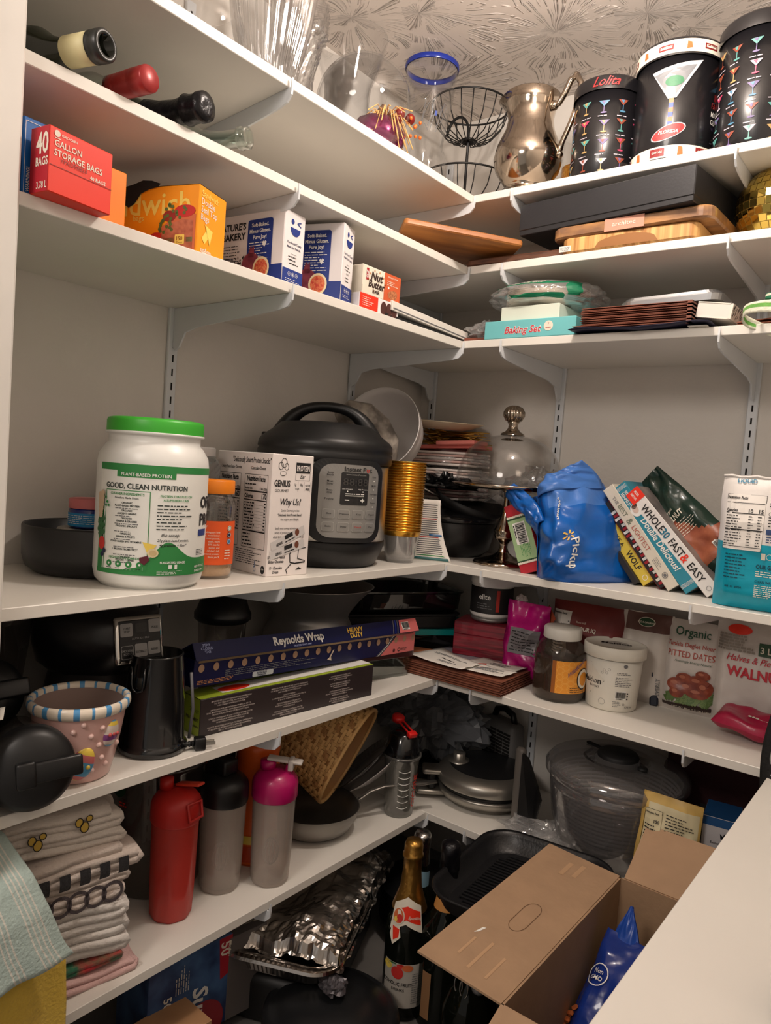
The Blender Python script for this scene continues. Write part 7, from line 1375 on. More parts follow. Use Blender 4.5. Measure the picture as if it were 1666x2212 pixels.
MB().lathe([(0, 0), (.07, .002), (.105, .018), (.107, .02), (.07, .005), (0, .003)], M('white_plate', (206, 200, 200), .2, coat=.5), 48).build('dinner_plate', None, (.262, -.452, z6+.085), Vector((0, 0, 1)).rotation_difference(Vector((-.55, -.30, .75))).to_euler(), 'white plate below the dark plate in the basket', 'plate')
# pan
t = thing('saute_pan', 'brushed steel saute pan with a long riveted handle', 'pan', (.243, -.685, z6+.001)); t.scale = (.80, .80, .80); BS = M('satin_steel', (140, 136, 130), .35, .9)
MB().lathe([(0, .003), (.085, .003), (.095, 0), (.125, .02), (.145, .06), (.150, .085), (.152, .086), (.147, .084), (.12, .024), (.09, .007), (0, .007)], BS, 72).build('pan_body', t)
hd_ = Vector((.47, .88, 0)).normalized(); pp = [(.146, .072), (.165, .080), (.20, .10), (.25, .112), (.31, .110), (.40, .106), (.45, .106)]
MB().tube([(hd_.x*a_, hd_.y*a_, b) for a_, b in pp], [.012, .008, .0085, .010, .012, .013, .010], BS, 12, flat=.5).build('handle', t)
MB().ball((hd_.x*.152-.006, hd_.y*.152+.006, .078), .007, CHROME, 10).ball((hd_.x*.152+.012, hd_.y*.152-.004, .072), .007, CHROME, 10).build('rivets', t)
# clear shaker with red flip cap
t = thing('shaker_bottle', 'clear measuring shaker with a black lid and bright red flip cap', 'shaker bottle', (.345, -.446, z6)); CL = G('clear_shaker_cup', (.84, .84, .80), .6, .12, rough=.12, haze=.22, hazecol=(.3, .29, .27), power=2); r = .050
MB().lathe([(0, .003), (.032, .003), (.037, 0), (.040, .006), (.044, .10), (.049, .160), (.054, .163), (.054, .170), (.048, .17), (.042, .10), (.036, .01), (0, .008)], CL, 48).build('cup', t)
MB().lathe([(.048, .16), (.050, .17), (.050, .19), (.044, .20), (.040, .225), (.022, .235), (0, .236)], GB, 48).build('lid', t)
m = MB(); RR = M('bright_red_cap', (214, 30, 28), .35); Xc = Matrix.Translation((0, 0, .245)) @ Matrix.Rotation(R(-20), 4, 'Z') @ Matrix.Rotation(R(16), 4, 'Y')
m.box(-.030, .045, -.010, -.005, 0, .006, RR, .002, X=Xc).box(-.030, .045, .005, .010, 0, .006, RR, .002, X=Xc).box(.032, .050, -.013, .013, -.006, .008, RR, .003, X=Xc, seg=2).lathe([(0, -.004), (.018, -.004), (.018, .008), (.014, .011), (0, .011)], RR, 24, Xc @ Matrix.Translation((-.034, 0, 0))); m.build('flip_cap', t)
m = MB(); f = cyl(.0405, R(-30), 0, 3, .055)
for k in range(7): m.grid(lambda a_, b: f(-.022+.028*a_, .032+.017*k+.004*math.sin(a_*PI)*-1+.0022*b, 2), 6, 1, WHITE)
m.text('CYCLONE', .020, RED, lambda a_, b: f(.032+0-b*-1*-1, .030+a_, 2), 'L', .02, 0, 1); m.build('measure_marks', t)
# waffle maker
t = thing('waffle_maker', 'round satin steel waffle maker with a dial on the lid', 'waffle maker', (.470, -.185, z6))
t.scale = (1, 1, .86); WS = M('waffle_steel', (172, 168, 160), .36, .85); WSD = M('waffle_dark_top', (40, 40, 42), .35, .3)
MB().lathe([(0, .012), (.10, .012), (.105, 0), (.11, .004), (.11, .02), (.135, .026), (.140, .045), (.138, .05), (0, .05)], WS, 64).build('base_shell', t)
MB().lathe([(.132, .05), (.134, .052), (.134, .066), (.132, .068)], BLKP, 64).build('plate_gap', t)
MB().lathe([(.143, .068), (.145, .072), (.144, .092), (.138, .104), (.115, .116), (.11, .118)], WS, 72).build('lid_shell', t); MB().lathe([(.112, .117), (.10, .121), (.05, .127), (0, .128)], WSD, 64).build('lid_top', t)
MB().lathe([(.032, .122), (.03, .128), (.018, .130), (.018, .150), (.016, .152), (0, .152)], WS, 40, Matrix.Translation((-.07, -.045, 0)), mod=lambda tt, r_, z: r_*(1+.04*math.sin(12*tt)) if z > .131 else r_).build('dial', t)
hx = Vector((-.78, -.62, 0)); 
for q, (zz0, zz1, L0, L1) in enumerate(((.012, .030, .12, .205), (.082, .100, .12, .19))):
    an = math.atan2(hx.y, hx.x); MB().box(L0, L1, -.030, .030, zz0, zz1, WS, .007, X=Matrix.Rotation(an, 4, 'Z'), seg=2).build(['lower_handle', 'upper_handle'][q], t)
MB().box(.150, .172, -.022, .022, .03, .082, BLKP, .006, X=Matrix.Rotation(math.atan2(hx.y, hx.x), 4, 'Z'), seg=2).build('latch', t)
MB().box(.12, .175, -.02, .02, .03, .095, WS, .006, X=Matrix.Rotation(R(-12), 4, 'Z'), seg=2).build('hinge', t)
# ice bag, heater, griddle
m = MB(); crumple(m, (0, 0, .15), .13, G('frosted_bag', (.6, .62, .64), .5, .12, rough=.3, haze=.45, hazecol=(.22, .23, .25), bump=.8, bscale=20), 15, 34, (1.35, .7, 1.0), .5, 9, .0); m.build('frosted_bag', None, (.215, -.125, z6+.045), None, 'big crinkled frosted plastic bag in the dark corner', 'plastic bag')
MB().lathe([(0, 0), (.09, 0), (.13, .05), (.132, .052), (.128, .052), (.088, .004), (0, .004)], BLKP, 40).build('black_bowl', None, (.215, -.135, z6), None, 'shallow black bowl holding the frosted plastic bag', 'bowl')
t = thing('space_heater', 'small grey heater with a slotted grille and black handle in the back corner', 'heater', (.44, -.055, z6+.001), -18); GH = M('dim_grey_plastic', (104, 102, 100), .5)
MB().box(-.07, .07, -.02, .04, 0, .20, GH, .02, seg=3).build('heater_body', t); m = MB()
for i in range(4):
    for j in range(13): m.box(-.058+.030*i, -.058+.030*i+.026, -.0225, -.0195, .045+.010*j, .045+.010*j+.006, SLOT)
m.build('grille', t); MB().tube([(-.045, .01, .195), (-.035, .01, .222), (0, .01, .232), (.035, .01, .222), (.045, .01, .195)], .010, BLKP, 10).build('handle', t)
t = thing('folding_griddle', 'grey and black kitchen appliance standing on edge beside the salad spinner', 'appliance', (.622, -.285, z6+.001), -14)
MB().box(-.012, .018, -.012, .012, 0, .225, M('warm_grey_plastic', (110, 104, 98), .5), .011, seg=3).build('grey_arm', t)
m = MB(); m.add([(.018, -.01, .0), (.06, .0, .0), (.075, .01, .10), (.05, .02, .13), (.03, .0, .20), (.018, -.01, .215)], [tuple(range(6))], BLKP); m.build('black_side', t, solid=.02)
# salad spinner
t = thing('salad_spinner', 'large clear salad spinner with a ribbed bowl and a black push knob', 'salad spinner', (.868, -.232, z6+.008))
t.scale = (1.08, 1.08, 1.12); SP = G('spinner_clear', (.78, .76, .76), .65, .14, rough=.05, haze=.18, hazecol=(.36, .35, .35), power=1.8)
MB().lathe([(0, .004), (.10, .004), (.110, 0), (.122, .012), (.143, .08), (.152, .15), (.155, .185), (.151, .185), (.148, .15), (.139, .082), (.117, .016), (0, .009)], SP, 96, mod=None).build('outer_bowl', t)
m = MB(); BKT = G('inner_basket_plastic', (.7, .68, .68), .6, .12, rough=.12, haze=.6, hazecol=(.62, .60, .60), power=1.5)
for k in range(14): zz = .045+.0095*k; rr_ = .122+.0012*k+.007*(1-math.exp(-k/5)); m.tube([(rr_*math.cos(2*PI*q/64), rr_*math.sin(2*PI*q/64), zz) for q in range(64)], .0030, BKT, 6, closed=True)
for k in range(24): a_ = 2*PI*k/24; m.tube([((.122+.0012*q+.007*(1-math.exp(-q/5)))*math.cos(a_), (.122+.0012*q+.007*(1-math.exp(-q/5)))*math.sin(a_), .045+.0095*q) for q in range(0, 14, 2)], .0016, BKT, 4)
m.build('inner_basket', t)
MB().lathe([(.160, .176), (.165, .182), (.165, .196), (.155, .208), (.13, .218), (.09, .222), (.075, .222), (.072, .206), (.055, .204), (.052, .222), (.045, .224)], SP, 96).build('lid', t)
m = MB(); m.lathe([(.046, .205), (.048, .228), (.044, .234), (0, .235)], BLKM, 48); m.build('push_knob', t)
m = MB(); m.box(.045, .098, -.006, .006, .222, .228, BLKM, .003, X=Matrix.Rotation(R(158), 4, 'Z'), seg=2); m.build('lock_lever', t); MB().lathe([(0, .224), (.011, .224), (.011, .229), (0, .23)], BLKM, 20, Matrix.Translation((.072, -.04, 0))).build('release_button', t)
m = MB(); crumple(m, (0, 0, .0), .06, FILM, 17, 20, (1.9, 1.0, .5), .5, 9); m.build('clear_plastic_sheet', None, (.745, -.325, z6+.028), None, 'crinkled clear plastic under the left side of the salad spinner', 'plastic sheet')
m = MB(); m.box(-.14, .12, -.09, .05, 0, .006, PAPER); m.build('white_sheet', None, (.87, -.29, z6+.0005), (0, 0, R(-4)), 'white paper lying under the salad spinner', 'paper')
# yellow pouch and blue box
YP = M('straw_yellow_pouch', (206, 172, 96), .45, bump=.3, bscale=16); YPL = M('pouch_cream_panel', (206, 196, 160), .5)
def dy(m, g0):
    g = lambda a, b, k=1: g0(a, b+.075, k)
    m.rect(lambda a_, b: g(a_, b, 2), -.055, -.018, .03, .135, YPL, 3, 5); m.line(lambda a_, b: g(a_, b, 3), [(-.055, .03), (-.018, .03), (-.018, .135), (-.055, .135), (-.055, .03)], .001, BLACK); m.text('Nutrition Facts', .0055, BLACK, lambda a_, b: g(-.053+a_, .126+b, 3), 'L', .03, 0, .85); m.text('150', .009, BLACK, lambda a_, b: g(-.028+a_, .108+b, 3), 'C', .03); m.bars(lambda a_, b, k=3: g(a_, b, 3), -.053, -.02, .035, .105, 9, BLACK, 4, .35, .008)
    m.bars(lambda a_, b, k=3: g(a_, b, 3), -.010, .052, .075, .135, 9, BLACK, 7, .3, .010); m.text('La Terra', .013, BLACK, lambda a_, b: g(.01+a_, .052+b, 3), 'L', 0, .3); m.line(lambda a_, b: g(a_, b, 3), [(0, .045), (.02, .05), (.045, .052)], .001, BLACK)
pouch('yellow_pouch', 'straw yellow pouch with a nutrition panel, standing behind the cardboard box', (1.030, -.362, z6+.0), (R(-3), R(4), R(10)), .130, .245, .035, 41, .006, lambda u_, v_: YPL if .10 < u_ < .95 and v_ < .90 else YP, YP, dy)
m = MB(); m.box(-.02, .02, -.05, .05, 0, .2, M('dark_print_box', (36, 34, 34), .5), .002); f = pl((-.02, -.05, 0), (1, 0, 0), (0, 0, 1)); m.text('OAT', .018, CREAM, lambda a_, b: f(.005+a_*.8, .12+b, 2)); m.text('BI', .02, REDD, lambda a_, b: f(.010+a_, .095+b, 2), 'L', .02); m.build('dark_carton', None, (1.100, -.255, z6), (0, 0, R(14)), 'narrow dark carton between the yellow pouch and the blue topped box', 'box')
w, d, h = .075, .10, .215; t, m = carton('blue_topped_carton', 'white carton with a blue top and a small crown print', 'box', (1.175, -.30, z6), 8, w, d, h, M('carton_pale', (206, 202, 204), .5), None, M('carton_blue_top', (30, 84, 140), .5)); f = front(w, d, h)
m.rect(up2(f), .0006, w-.0006, h-.02, h-.0006, M('carton_blue_top', (30, 84, 140), .5)); g = lambda a_, b: f(a_, b, 3); m.poly(g, [(.040, h-.046), (.056, h-.046), (.058, h-.034), (.052, h-.039), (.048, h-.031), (.044, h-.039), (.038, h-.034)], BLACK)
m.text('Exclusively Blended', .0068, BLACK, lambda a_, b: f(.046+a_, h-.060+b, 3), 'C', .01); m.text('Selection', .0068, BLACK, lambda a_, b: f(.046+a_, h-.070+b, 3), 'C', .01); m.bars(lambda a_, b, k=3: f(a_, b, 3), .02, .065, .08, .12, 4, BLACK, 5, .25, .007); m.build('carton_body', t)
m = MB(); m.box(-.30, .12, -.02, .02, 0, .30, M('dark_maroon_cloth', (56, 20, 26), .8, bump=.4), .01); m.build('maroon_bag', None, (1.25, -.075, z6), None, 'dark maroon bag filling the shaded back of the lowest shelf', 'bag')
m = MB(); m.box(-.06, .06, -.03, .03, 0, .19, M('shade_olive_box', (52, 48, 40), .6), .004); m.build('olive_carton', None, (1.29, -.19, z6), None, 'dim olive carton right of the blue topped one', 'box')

# ================================================================== FLOOR LEVEL
# sparkling bottles
def stand(label, P, L_, r, mats, extra, rot=None):
    t = thing('sparkling_bottle', label, 'bottle', P, 0, None, rot); MB().lathe(bottle_prof(r, L_, .0175, .50)+[(.0175, L_*.93), (0, L_*.94)], mats, 48).build('bottle_glass', t); extra(t); return t
BG = G('black_green_glass', (.05, .07, .03), .7, .06, haze=.5, hazecol=(.008, .01, .006)); GJ = G('olive_glass', (.35, .34, .05), .7, .08, haze=.3, hazecol=(.05, .05, .01))
def ex1(t):
    MB().lathe([(.042, .252), (.036, .27), (.026, .30), (.0215, .345), (.0215, .372), (.0245, .374), (.0245, .380), (.022, .382), (.022, .402), (.018, .412), (0, .413)], GOLDF, 40, mod=lambda tt, r_, z: r_*(1+.02*nz(tt*3, z*60))).build('gold_foil', t)
    m = MB(); prf = lambda z: .0215+(.0385-.0215)*max(0, min(1, (.30-z)/.05))+.006
    f = lambda a_, b, k=1: Vector(((.052-.10*(b-.21)*1.9+.002+.0005*k)*math.cos(R(-62)+a_/.045), (.052-.10*(b-.21)*1.9+.002+.0005*k)*math.sin(R(-62)+a_/.045), b))
    m.grid(lambda a_, b: f(-.035+.07*a_, .222+.06*b-.02*abs(a_-.5)*2+.012, 2), 12, 6, CREAM); m.grid(lambda a_, b: f(-.030+.062*a_, .232+.03*b-.012*abs(a_-.5)*2+.012, 3), 12, 3, RED)
    m.poly(lambda a_, b: f(a_, b, 3), [(-.03, .235), (-.012, .228), (-.008, .205), (-.022, .185), (-.032, .205)], CREAM); m.poly(lambda a_, b: f(a_, b, 4), [(-.028, .225), (-.012, .222), (-.012, .205), (-.022, .195)], RED)
    m.disc(lambda a_, b: f(a_, b, 5), -.018, .25, .014, CREAM, 22, .019); m.disc(lambda a_, b: f(a_, b, 6), -.018, .25, .012, C('peach', (214, 110, 60)), 20, .016); m.disc(lambda a_, b: f(a_, b, 7), -.014, .246, .007, C('strawberry', (206, 50, 44)), 12, .009); m.disc(lambda a_, b: f(a_, b, 7), -.023, .242, .004, C('pineapple', (236, 206, 90)), 10, .006)
    m.text('Sparkling', .009, CREAM, lambda a_, b: f(.004+a_*.9, .248+b-.08*a_, 6), 'L', .01, .3); m.build('neck_label', t)
    m = MB(); f = cyl(.0525, R(-62), 0); m.grid(lambda a_, b: f(-.05+.10*a_, .035+.105*b, 1), 24, 1, M('fruit_label', (186, 180, 170), .6)); 
    for x_, y_, r_, c in ((-.038, .13, .012, 'pineapple'), (-.012, .118, .015, 'strawberry'), (.012, .132, .013, 'peach'), (-.025, .138, .010, 'leafy'), (-.004, .135, .010, 'strawberry')): m.disc(lambda a_, b: f(a_, b, 3), x_, y_, r_, MATS[c], 16, min(r_, .14-y_+.0))
    m.text('ALCOHOLIC FRUIT', .0125, BLACK, lambda a_, b: f(-.018+a_, .087+b, 3), 'C', .02, 0, .8); m.text('DRINKS', .009, BLACK, lambda a_, b: f(-.008+a_, .075+b, 3), 'C', .01); m.bars(lambda a_, b, k=2: f(a_, b, 3), .024, .045, .045, .12, 14, GREYP, 4, .3, .005); m.build('label', t)
    MB().lathe([(0, .012), (.048, .014), (.048, .04), (0, .04)], M('golden_juice', (190, 160, 20), .2, emit=0), 32).build('drink', t)
stand('sparkling fruit bottle with gold neck foil and a red and white neck label', (.555, -.668, FL), .413, .052, BG, ex1)
def ex2(t):
    MB().lathe([(.0225, .30), (.0205, .345), (.0215, .366), (.0235, .368), (.0225, .40), (.024, .405), (.022, .425), (.012, .431), (0, .43)], BLKF, 36, mod=lambda tt, r_, z: r_*(1+.04*nz(tt*2, z*50))).build('black_foil', t)
    m = MB(); f = cyl(.034, R(-62), 0, 2, -.12); m.grid(lambda a_, b: Vector(((.0262-.06*b*.1+.0035)*math.cos(2*PI*a_), (.0262+.0035-.004*b)*math.sin(2*PI*a_), .275+.025*b)), 32, 2, M('amber_band', (214, 150, 80), .5)); m.build('amber_neck_band', t)
    m = MB(); f = cyl(.0565, R(-95), 0); m.grid(lambda a_, b: f(-.012+.024*a_, .03+.11*b, 1), 6, 1, M('tan_side_label', (150, 110, 74), .6)); m.build('side_label', t)
stand('black-foiled sparkling bottle with an amber band on its neck', (.640, -.640, FL), .43, .056, BG, ex2)
def ex3(t):
    MB().lathe([(.021, .28), (.0195, .31), (.0215, .335), (.0225, .34), (.0225, .352), (.018, .362), (0, .363)], SILF, 32, mod=lambda tt, r_, z: r_*(1+.04*nz(tt*2, z*60))).build('silver_foil', t)
    m = MB(); m.grid(lambda a_, b: Vector((.0245*math.cos(R(-120)+a_*2.4), .0245*math.sin(R(-120)+a_*2.4), .225+.045*b-.012*abs(a_-.5))), 14, 3, M('powder_blue_label', (140, 180, 200), .6)); m.build('blue_neck_label', t)
stand('silver-topped bottle with a powder blue neck label behind the gold one', (.492, -.535, FL), .362, .05, BG, ex3)
t = thing('sparkling_bottle', 'dark squat bottle with tan labels and a wire loop, under the cardboard flap', 'bottle', (.745, -.685, FL)); MB().lathe([(0, .01), (.055, 0), (.06, .01), (.06, .11), (.045, .15), (.024, .175), (.022, .20), (0, .2)], BG, 40).build('bottle_glass', t)
m = MB(); f = cyl(.0605, R(-80), 0); m.grid(lambda a_, b: f(.0+.05*a_, .02+.085*b, 1), 10, 1, M('tan_side_label', (150, 110, 74), .6)); m.bars(lambda a_, b, k=2: f(a_, b, 2), .005, .045, .03, .09, 8, BN, 4, .3, .006); m.build('label', t)
m = MB(); 
for q in (0, 1): m.tube([(-.012+.016*q+.010*math.cos(2*PI*k/24)*(1 if q else 1), -.035-.004*q, .172+.020*math.sin(2*PI*k/24)) for k in range(24)], .0018, CHROME, 6, closed=True)
m.ball((.03, -.02, .18), .017, DARKSTEEL, 14); m.build('wire_loop', t)
# foil tray
t = thing('foil_roasting_tray', 'foil covered aluminium roasting tray jutting out beneath the lowest shelf', 'roasting tray', (.305, -.735, .238), 24)
t.scale = (1.06, 1.04, 1.1); AL = M('aluminium_tray', (196, 190, 184), .2, 1.0, bump=.2, bscale=40)
w, d, h = .25, .46, .075; m = MB(); base_pts = rrect(w, d, .06, 16); n = len(base_pts)
rows = [(.80, .0, 0), (.90, .012, 1), (.98, h-.012, 1), (1.02, h-.008, 0), (1.09, h-.010, 0), (1.10, h-.016, 0)]
vs = []
for k, z, rip in rows:
    for i, (x, y) in enumerate(base_pts): q = 1+(.012*math.sin(i*PI) if rip else 0)+(.010*(i % 2) if rip else 0); vs.append((x*k*q, y*k*(1+(q-1)*.6), z))
m.add(vs, [(q*n+i, q*n+(i+1) % n, (q+1)*n+(i+1) % n, (q+1)*n+i) for q in range(len(rows)-1) for i in range(n)]+[tuple(range(n))], AL)
# finely crimped wall
dens = []; P0 = base_pts
for i in range(n):
    a_, b_ = Vector((*P0[i], 0)), Vector((*P0[(i+1) % n], 0)); k = max(1, int((b_-a_).length/.005))
    for q in range(k): dens.append(a_+(b_-a_)*q/k)
nn = len(dens); vs = [];
for kk, z in ((.905, .014), (.985, h-.013), (1.06, h-.006)):
    for i, p_ in enumerate(dens): o_ = 1+.012*(i % 2); vs.append((p_.x*kk*o_*1.004, p_.y*kk*(1+.006*(i % 2))*1.004, z+.001))
m.add(vs, [(q*nn+i, q*nn+(i+1) % nn, (q+1)*nn+(i+1) % nn, (q+1)*nn+i) for q in range(2) for i in range(nn)], AL); m.build('tray_body', t)
m = MB(); FO = M('crumpled_foil', (206, 200, 194), .24, 1.0, bump=.15, bscale=20)
def foil(a_, b):
    x = (a_-.5)*w*1.12; y = (b-.5)*d*1.06+.025; e = min(a_, 1-a_, b, 1-b)*2; z = h-.002+.030*min(1, e*3)+.018*noise.noise(Vector((x*11, y*7, 3)))+.015*abs(noise.noise(Vector((x*22, y*15, 1))))+.004*abs(noise.noise(Vector((x*50, y*44, 8))))*(1+2*(e < .25))
    return (x+.012*nz(y*30, 2)*(1-min(1, e*4)), y+.012*nz(x*30, 5)*(1-min(1, e*4)), z-(.02 if e < .05 else 0))
m.grid(foil, 46, 74, FO, smooth=False); m.build('foil_cover', t)
MB().box(-.13, .13, -.22, .22, 0, .115, M('charcoal_bin', (12, 12, 13), .5), .02, seg=2).build('storage_bin', None, (.28, -.735, FL+.001), (0, 0, R(24)), 'dark storage bin carrying the foil roasting tray', 'bin')
# dark round lid at the bottom
t = thing('pot_lid', 'large dark pot lid with a ringed rim at the bottom edge', 'lid', (.515, -.885, FL+.075)); MB().lathe([(.150, 0), (.152, .004), (.150, .012), (.135, .024), (.13, .022), (.115, .034), (.06, .048), (0, .052)], M('smoked_lid', (30, 31, 33), .3, .2), 72).build('lid_disc', t)
m = MB(); crumple(m, (0, 0, .075), .026, M('crinkled_grey', (96, 92, 96), .35, .4), 5, 14, (1.2, 1, .8)); m.build('lid_knob', t)
MB().lathe([(0, 0), (.10, 0), (.138, .06), (.146, .075), (0, .075)], BLKM, 48).build('black_pan', None, (.515, -.885, FL), None, 'black pan under the large dark lid', 'pan')
# freezer pop box
w, d, h = .20, .13, .20; SB = M('icy_blue_print', (70, 104, 150), .45, col2=(30, 48, 90), vscale=18); t, m = carton('snack_carton', 'icy blue carton with a red corner reading 50, below the lowest shelf', 'box', (0, 0, 0), 84, w, d, h, SB); t.location = Vector((.245, -1.10, .355-h))*S
f = front(w, d, h); g = up2(f); m.poly(g, [(w-.035, h-.001), (w-.001, h-.001), (w-.001, h-.085), (w-.028, h-.095)], C('sign_red', (170, 30, 46))); m.text('50', .036, CREAM, lambda a_, b: f(w-.029+b, h-.012-a_, 3), 'L', .02, 0, .9); m.text('COUNT', .009, CREAM, lambda a_, b: f(w-.010+b*.8, h-.018-a_, 3), 'L', .02)
m.disc(g, .13, .02, .055, C('sign_red2', (150, 40, 50)), 26); m.text('Sun', .052, WHITE, lambda a_, b: f(.105+b, .115-a_, 4), 'L', .03, .2); m.text('50', .026, CREAM, lambda a_, b: f(.035+b, h-.075-a_, 3), 'L', .02)
m.bars(lambda a_, b, k=2: f(.06+b, a_, 3), .12, .18, 0, .035, 6, CREAM, 3, .25, .012); m.build('carton_body', t)
MB().box(-.1, .1, -.08, .08, 0, .155-.12, M('dark_crate', (24, 22, 24), .6)).build('dark_crate', None, (.245, -1.10, FL), (0, 0, R(84)), 'dark crate beneath the icy blue carton', 'crate')
m = MB(); m.box(-.012, .012, -.05, .05, 0, .19, M('grey_board', (96, 90, 88), .8), .001); m.build('grey_cardboard_panel', None, (.315, -.965, FL+.035), (0, 0, R(-8)), 'upright grey cardboard panel right of the icy blue carton', 'cardboard')
w, d, h = .20, .10, .13; t, m = carton('tan_carton', 'tan carton with a black leafy emblem at the bottom edge', 'box', (0, 0, 0), 88, w, d, h, M('tan_print', (206, 160, 112), .6, col2=(120, 78, 54), vscale=4)); t.location = Vector((.345, -1.22, .262-h))*S; f = front(w, d, h); rnd = random.Random(5)
for k in range(14): a_ = 2*PI*k/14; m.poly(up2(f), [(w-.05+.012*math.cos(a_), h-.02+.006*math.sin(a_)), (w-.05+.038*math.cos(a_+.2), h-.02+.017*math.sin(a_+.2)), (w-.05+.012*math.cos(a_+.5), h-.02+.006*math.sin(a_+.5))], BLACK)
m.build('carton_body', t)
MB().box(-.1, .1, -.05, .05, 0, .011, M('dark_crate', (24, 22, 24), .6)).build('dark_crate', None, (.345, -1.22, FL), (0, 0, R(88)), 'second dark crate beneath the tan carton', 'crate')
# grill pan
t = thing('grill_pan', 'square black cast griddle pan with ridges and a pouring lip', 'grill pan', (.803, -.580, .458), 3, None, (R(2), R(-2), R(3))); GPM = M('cast_black', (24, 24, 26), .38, bump=.15, bscale=220)
m = MB(); pts = rrect(.325, .36, .075, 10); n = len(pts); rows = [(.84, 0), (.90, .006), (.985, .042), (1.02, .046), (1.02, .050), (.975, .048), (.955, .040), (.875, .012), (.83, .008)]
def lip(x, y, k, z):
    dd = math.hypot(x-(-.1675), y-.07); return (x*k-(.012*math.exp(-(dd/.022)**2) if z > .035 else 0), y*k, z-(.006*math.exp(-(dd/.02)**2) if z > .03 else 0))
vs = [lip(x, y, k, z) for k, z in rows for x, y in pts]; m.add(vs, [(q*n+i, q*n+(i+1) % n, (q+1)*n+(i+1) % n, (q+1)*n+i) for q in range(len(rows)-1) for i in range(n)], GPM, True); m.add([vs[(len(rows)-1)*n+i] for i in range(n)], [tuple(range(n))], GPM); m.add([vs[i] for i in range(n)], [tuple(range(n))], GPM)
m.build('pan_body', t); m = MB()
for k in range(21): yk = -.122+.0122*k; xl = .11 if abs(yk) < .10 else .095; m.tube([(-xl, yk, .0085), (-xl*.97, yk, .013), (xl*.97, yk, .013), (xl, yk, .0085)], .0030, GPM, 6)
m.build('ridges', t)
# cardboard box with open flaps
t = thing('cardboard_box', 'open brown cardboard box with its flaps spread', 'box', (1.105, -.755, FL), 0); x0, x1, y0, y1, hb = -.118, .13, -.275, .255, .43; c_ = .004; CIN = M('kraft_inside', (150, 112, 80), .85, bump=.1, bscale=60, var=.05)
m = MB(); m.box(x0, x0+c_, y0, y1, 0, hb, CARD).box(x1-c_, x1, y0, y1, 0, hb, CARD).box(x0, x1, y0, y0+c_, 0, hb, CARD).box(x0, x1, y1-c_, y1, 0, hb, CARD).box(x0, x1, y0, y1, 0, c_, CARD); m.build('box_walls', t)
def flap(name, hinge0, hinge1, dirv, L_, deco=None):
    a_, b_ = Vector(hinge0), Vector(hinge1); dv = Vector(dirv).normalized()*L_; m = MB(); nn = (b_-a_).cross(dv).normalized()*.002
    m.add([a_-nn, b_-nn, b_+dv-nn, a_+dv-nn, a_+nn, b_+nn, b_+dv+nn, a_+dv+nn], [(0, 1, 2, 3), (7, 6, 5, 4), (0, 4, 5, 1), (1, 5, 6, 2), (2, 6, 7, 3), (3, 7, 4, 0)], CARD)
    if deco: deco(m, a_, (b_-a_).normalized(), dv.normalized(), nn.normalized())
    return m.build(name, t)
def decoL(m, o, u_, v_, n_):
    if n_.z < 0: n_ = -n_
    f = lambda a_, b, k=1: o+u_*a_+v_*b+n_*(.002+.0006*k); TP = M('tape_residue', (190, 153, 118), .45); LN = M('cut_line', (110, 80, 56), .9)
    m.line(f, [(.235+.03*math.cos(q)+(.03 if math.cos(q) > 0 else -.03)*0+(.025 if math.cos(q) > 0 else -.025), .078+.0165*math.sin(q)) for q in [2*PI*z_/28 for z_ in range(29)]], .0014, LN)
    m.rect(f, .05, .11, .112, .117, TP); m.rect(f, .03, .12, .080, .086, TP); m.rect(f, .03, .10, .045, .050, TP); m.rect(f, .44, .50, .065, .075, TP); m.rect(f, .43, .49, .09, .10, TP); m.poly(f, [(.12, .125), (.145, .120), (.148, .114), (.128, .119)], WHITE)
flap('left_flap', (x0, y0, hb), (x0, y1, hb), (-1, 0, .06), .168, decoL)
flap('back_flap', (x0+.01, y1, hb), (x1, y1, hb), (0, .86, .5), .15)
flap('front_flap', (x0, y0, hb), (x1, y0, hb), (0, -1, -.35), .15)
# contents
def dch(m, g):
    m.text('Skinny', .060, C('pale_lilac', (196, 196, 220)), lambda a_, b: g(-.02+a_, .05+b, 3), 'L', .03, 0, .9); m.text('Popcorn', .04, C('pale_lilac', (196, 196, 220)), lambda a_, b: g(-.03+a_, .01+b, 3), 'L', .03); m.ring(lambda a_, b: g(a_, b, 3), -.05, .145, .022, .002, WHITE, 20); m.text('Non', .012, WHITE, lambda a_, b: g(-.05+a_, .148+b, 3), 'C', .01); m.text('GMO', .012, WHITE, lambda a_, b: g(-.05+a_, .135+b, 3), 'C', .01)
    for k in range(4): m.disc(lambda a_, b: g(a_, b, 3), -.088+.006*k, .04+.012*k, .012, C('snack_orange', (200, 110, 60)), 12, .006)
pouch('popcorn_bag', 'royal blue snack bag inside the cardboard box', (1.072, -.80, FL+.215), (R(-46), R(0), R(-6)), .155, .24, .07, 51, .012, M('royal_blue_foil', (20, 48, 128), .25, bump=.5, bscale=16, coat=.3), None, dch, 'bag')
def dc2(m, g):
    for k in range(5): m.bars(lambda a_, b, kk=3: g(b-.03, a_, 3), .05, .15, .012*k, .012*k+.006, 1, WHITE, k, .8, .014)
    m.text('ARTIFICIAL FLAVORS', .009, WHITE, lambda a_, b: g(.02-b, .03+a_, 3), 'L', .02); m.text('OR PRESERVATIVES', .009, WHITE, lambda a_, b: g(.034-b, .03+a_, 3), 'L', .02)
t = thing('blue_snack_bag', 'second blue snack bag with a pointed folded top in the cardboard box', 'bag', (1.055, -.66, FL+.285), 0, None, (R(-22), R(-4), R(-4))); m = MB()
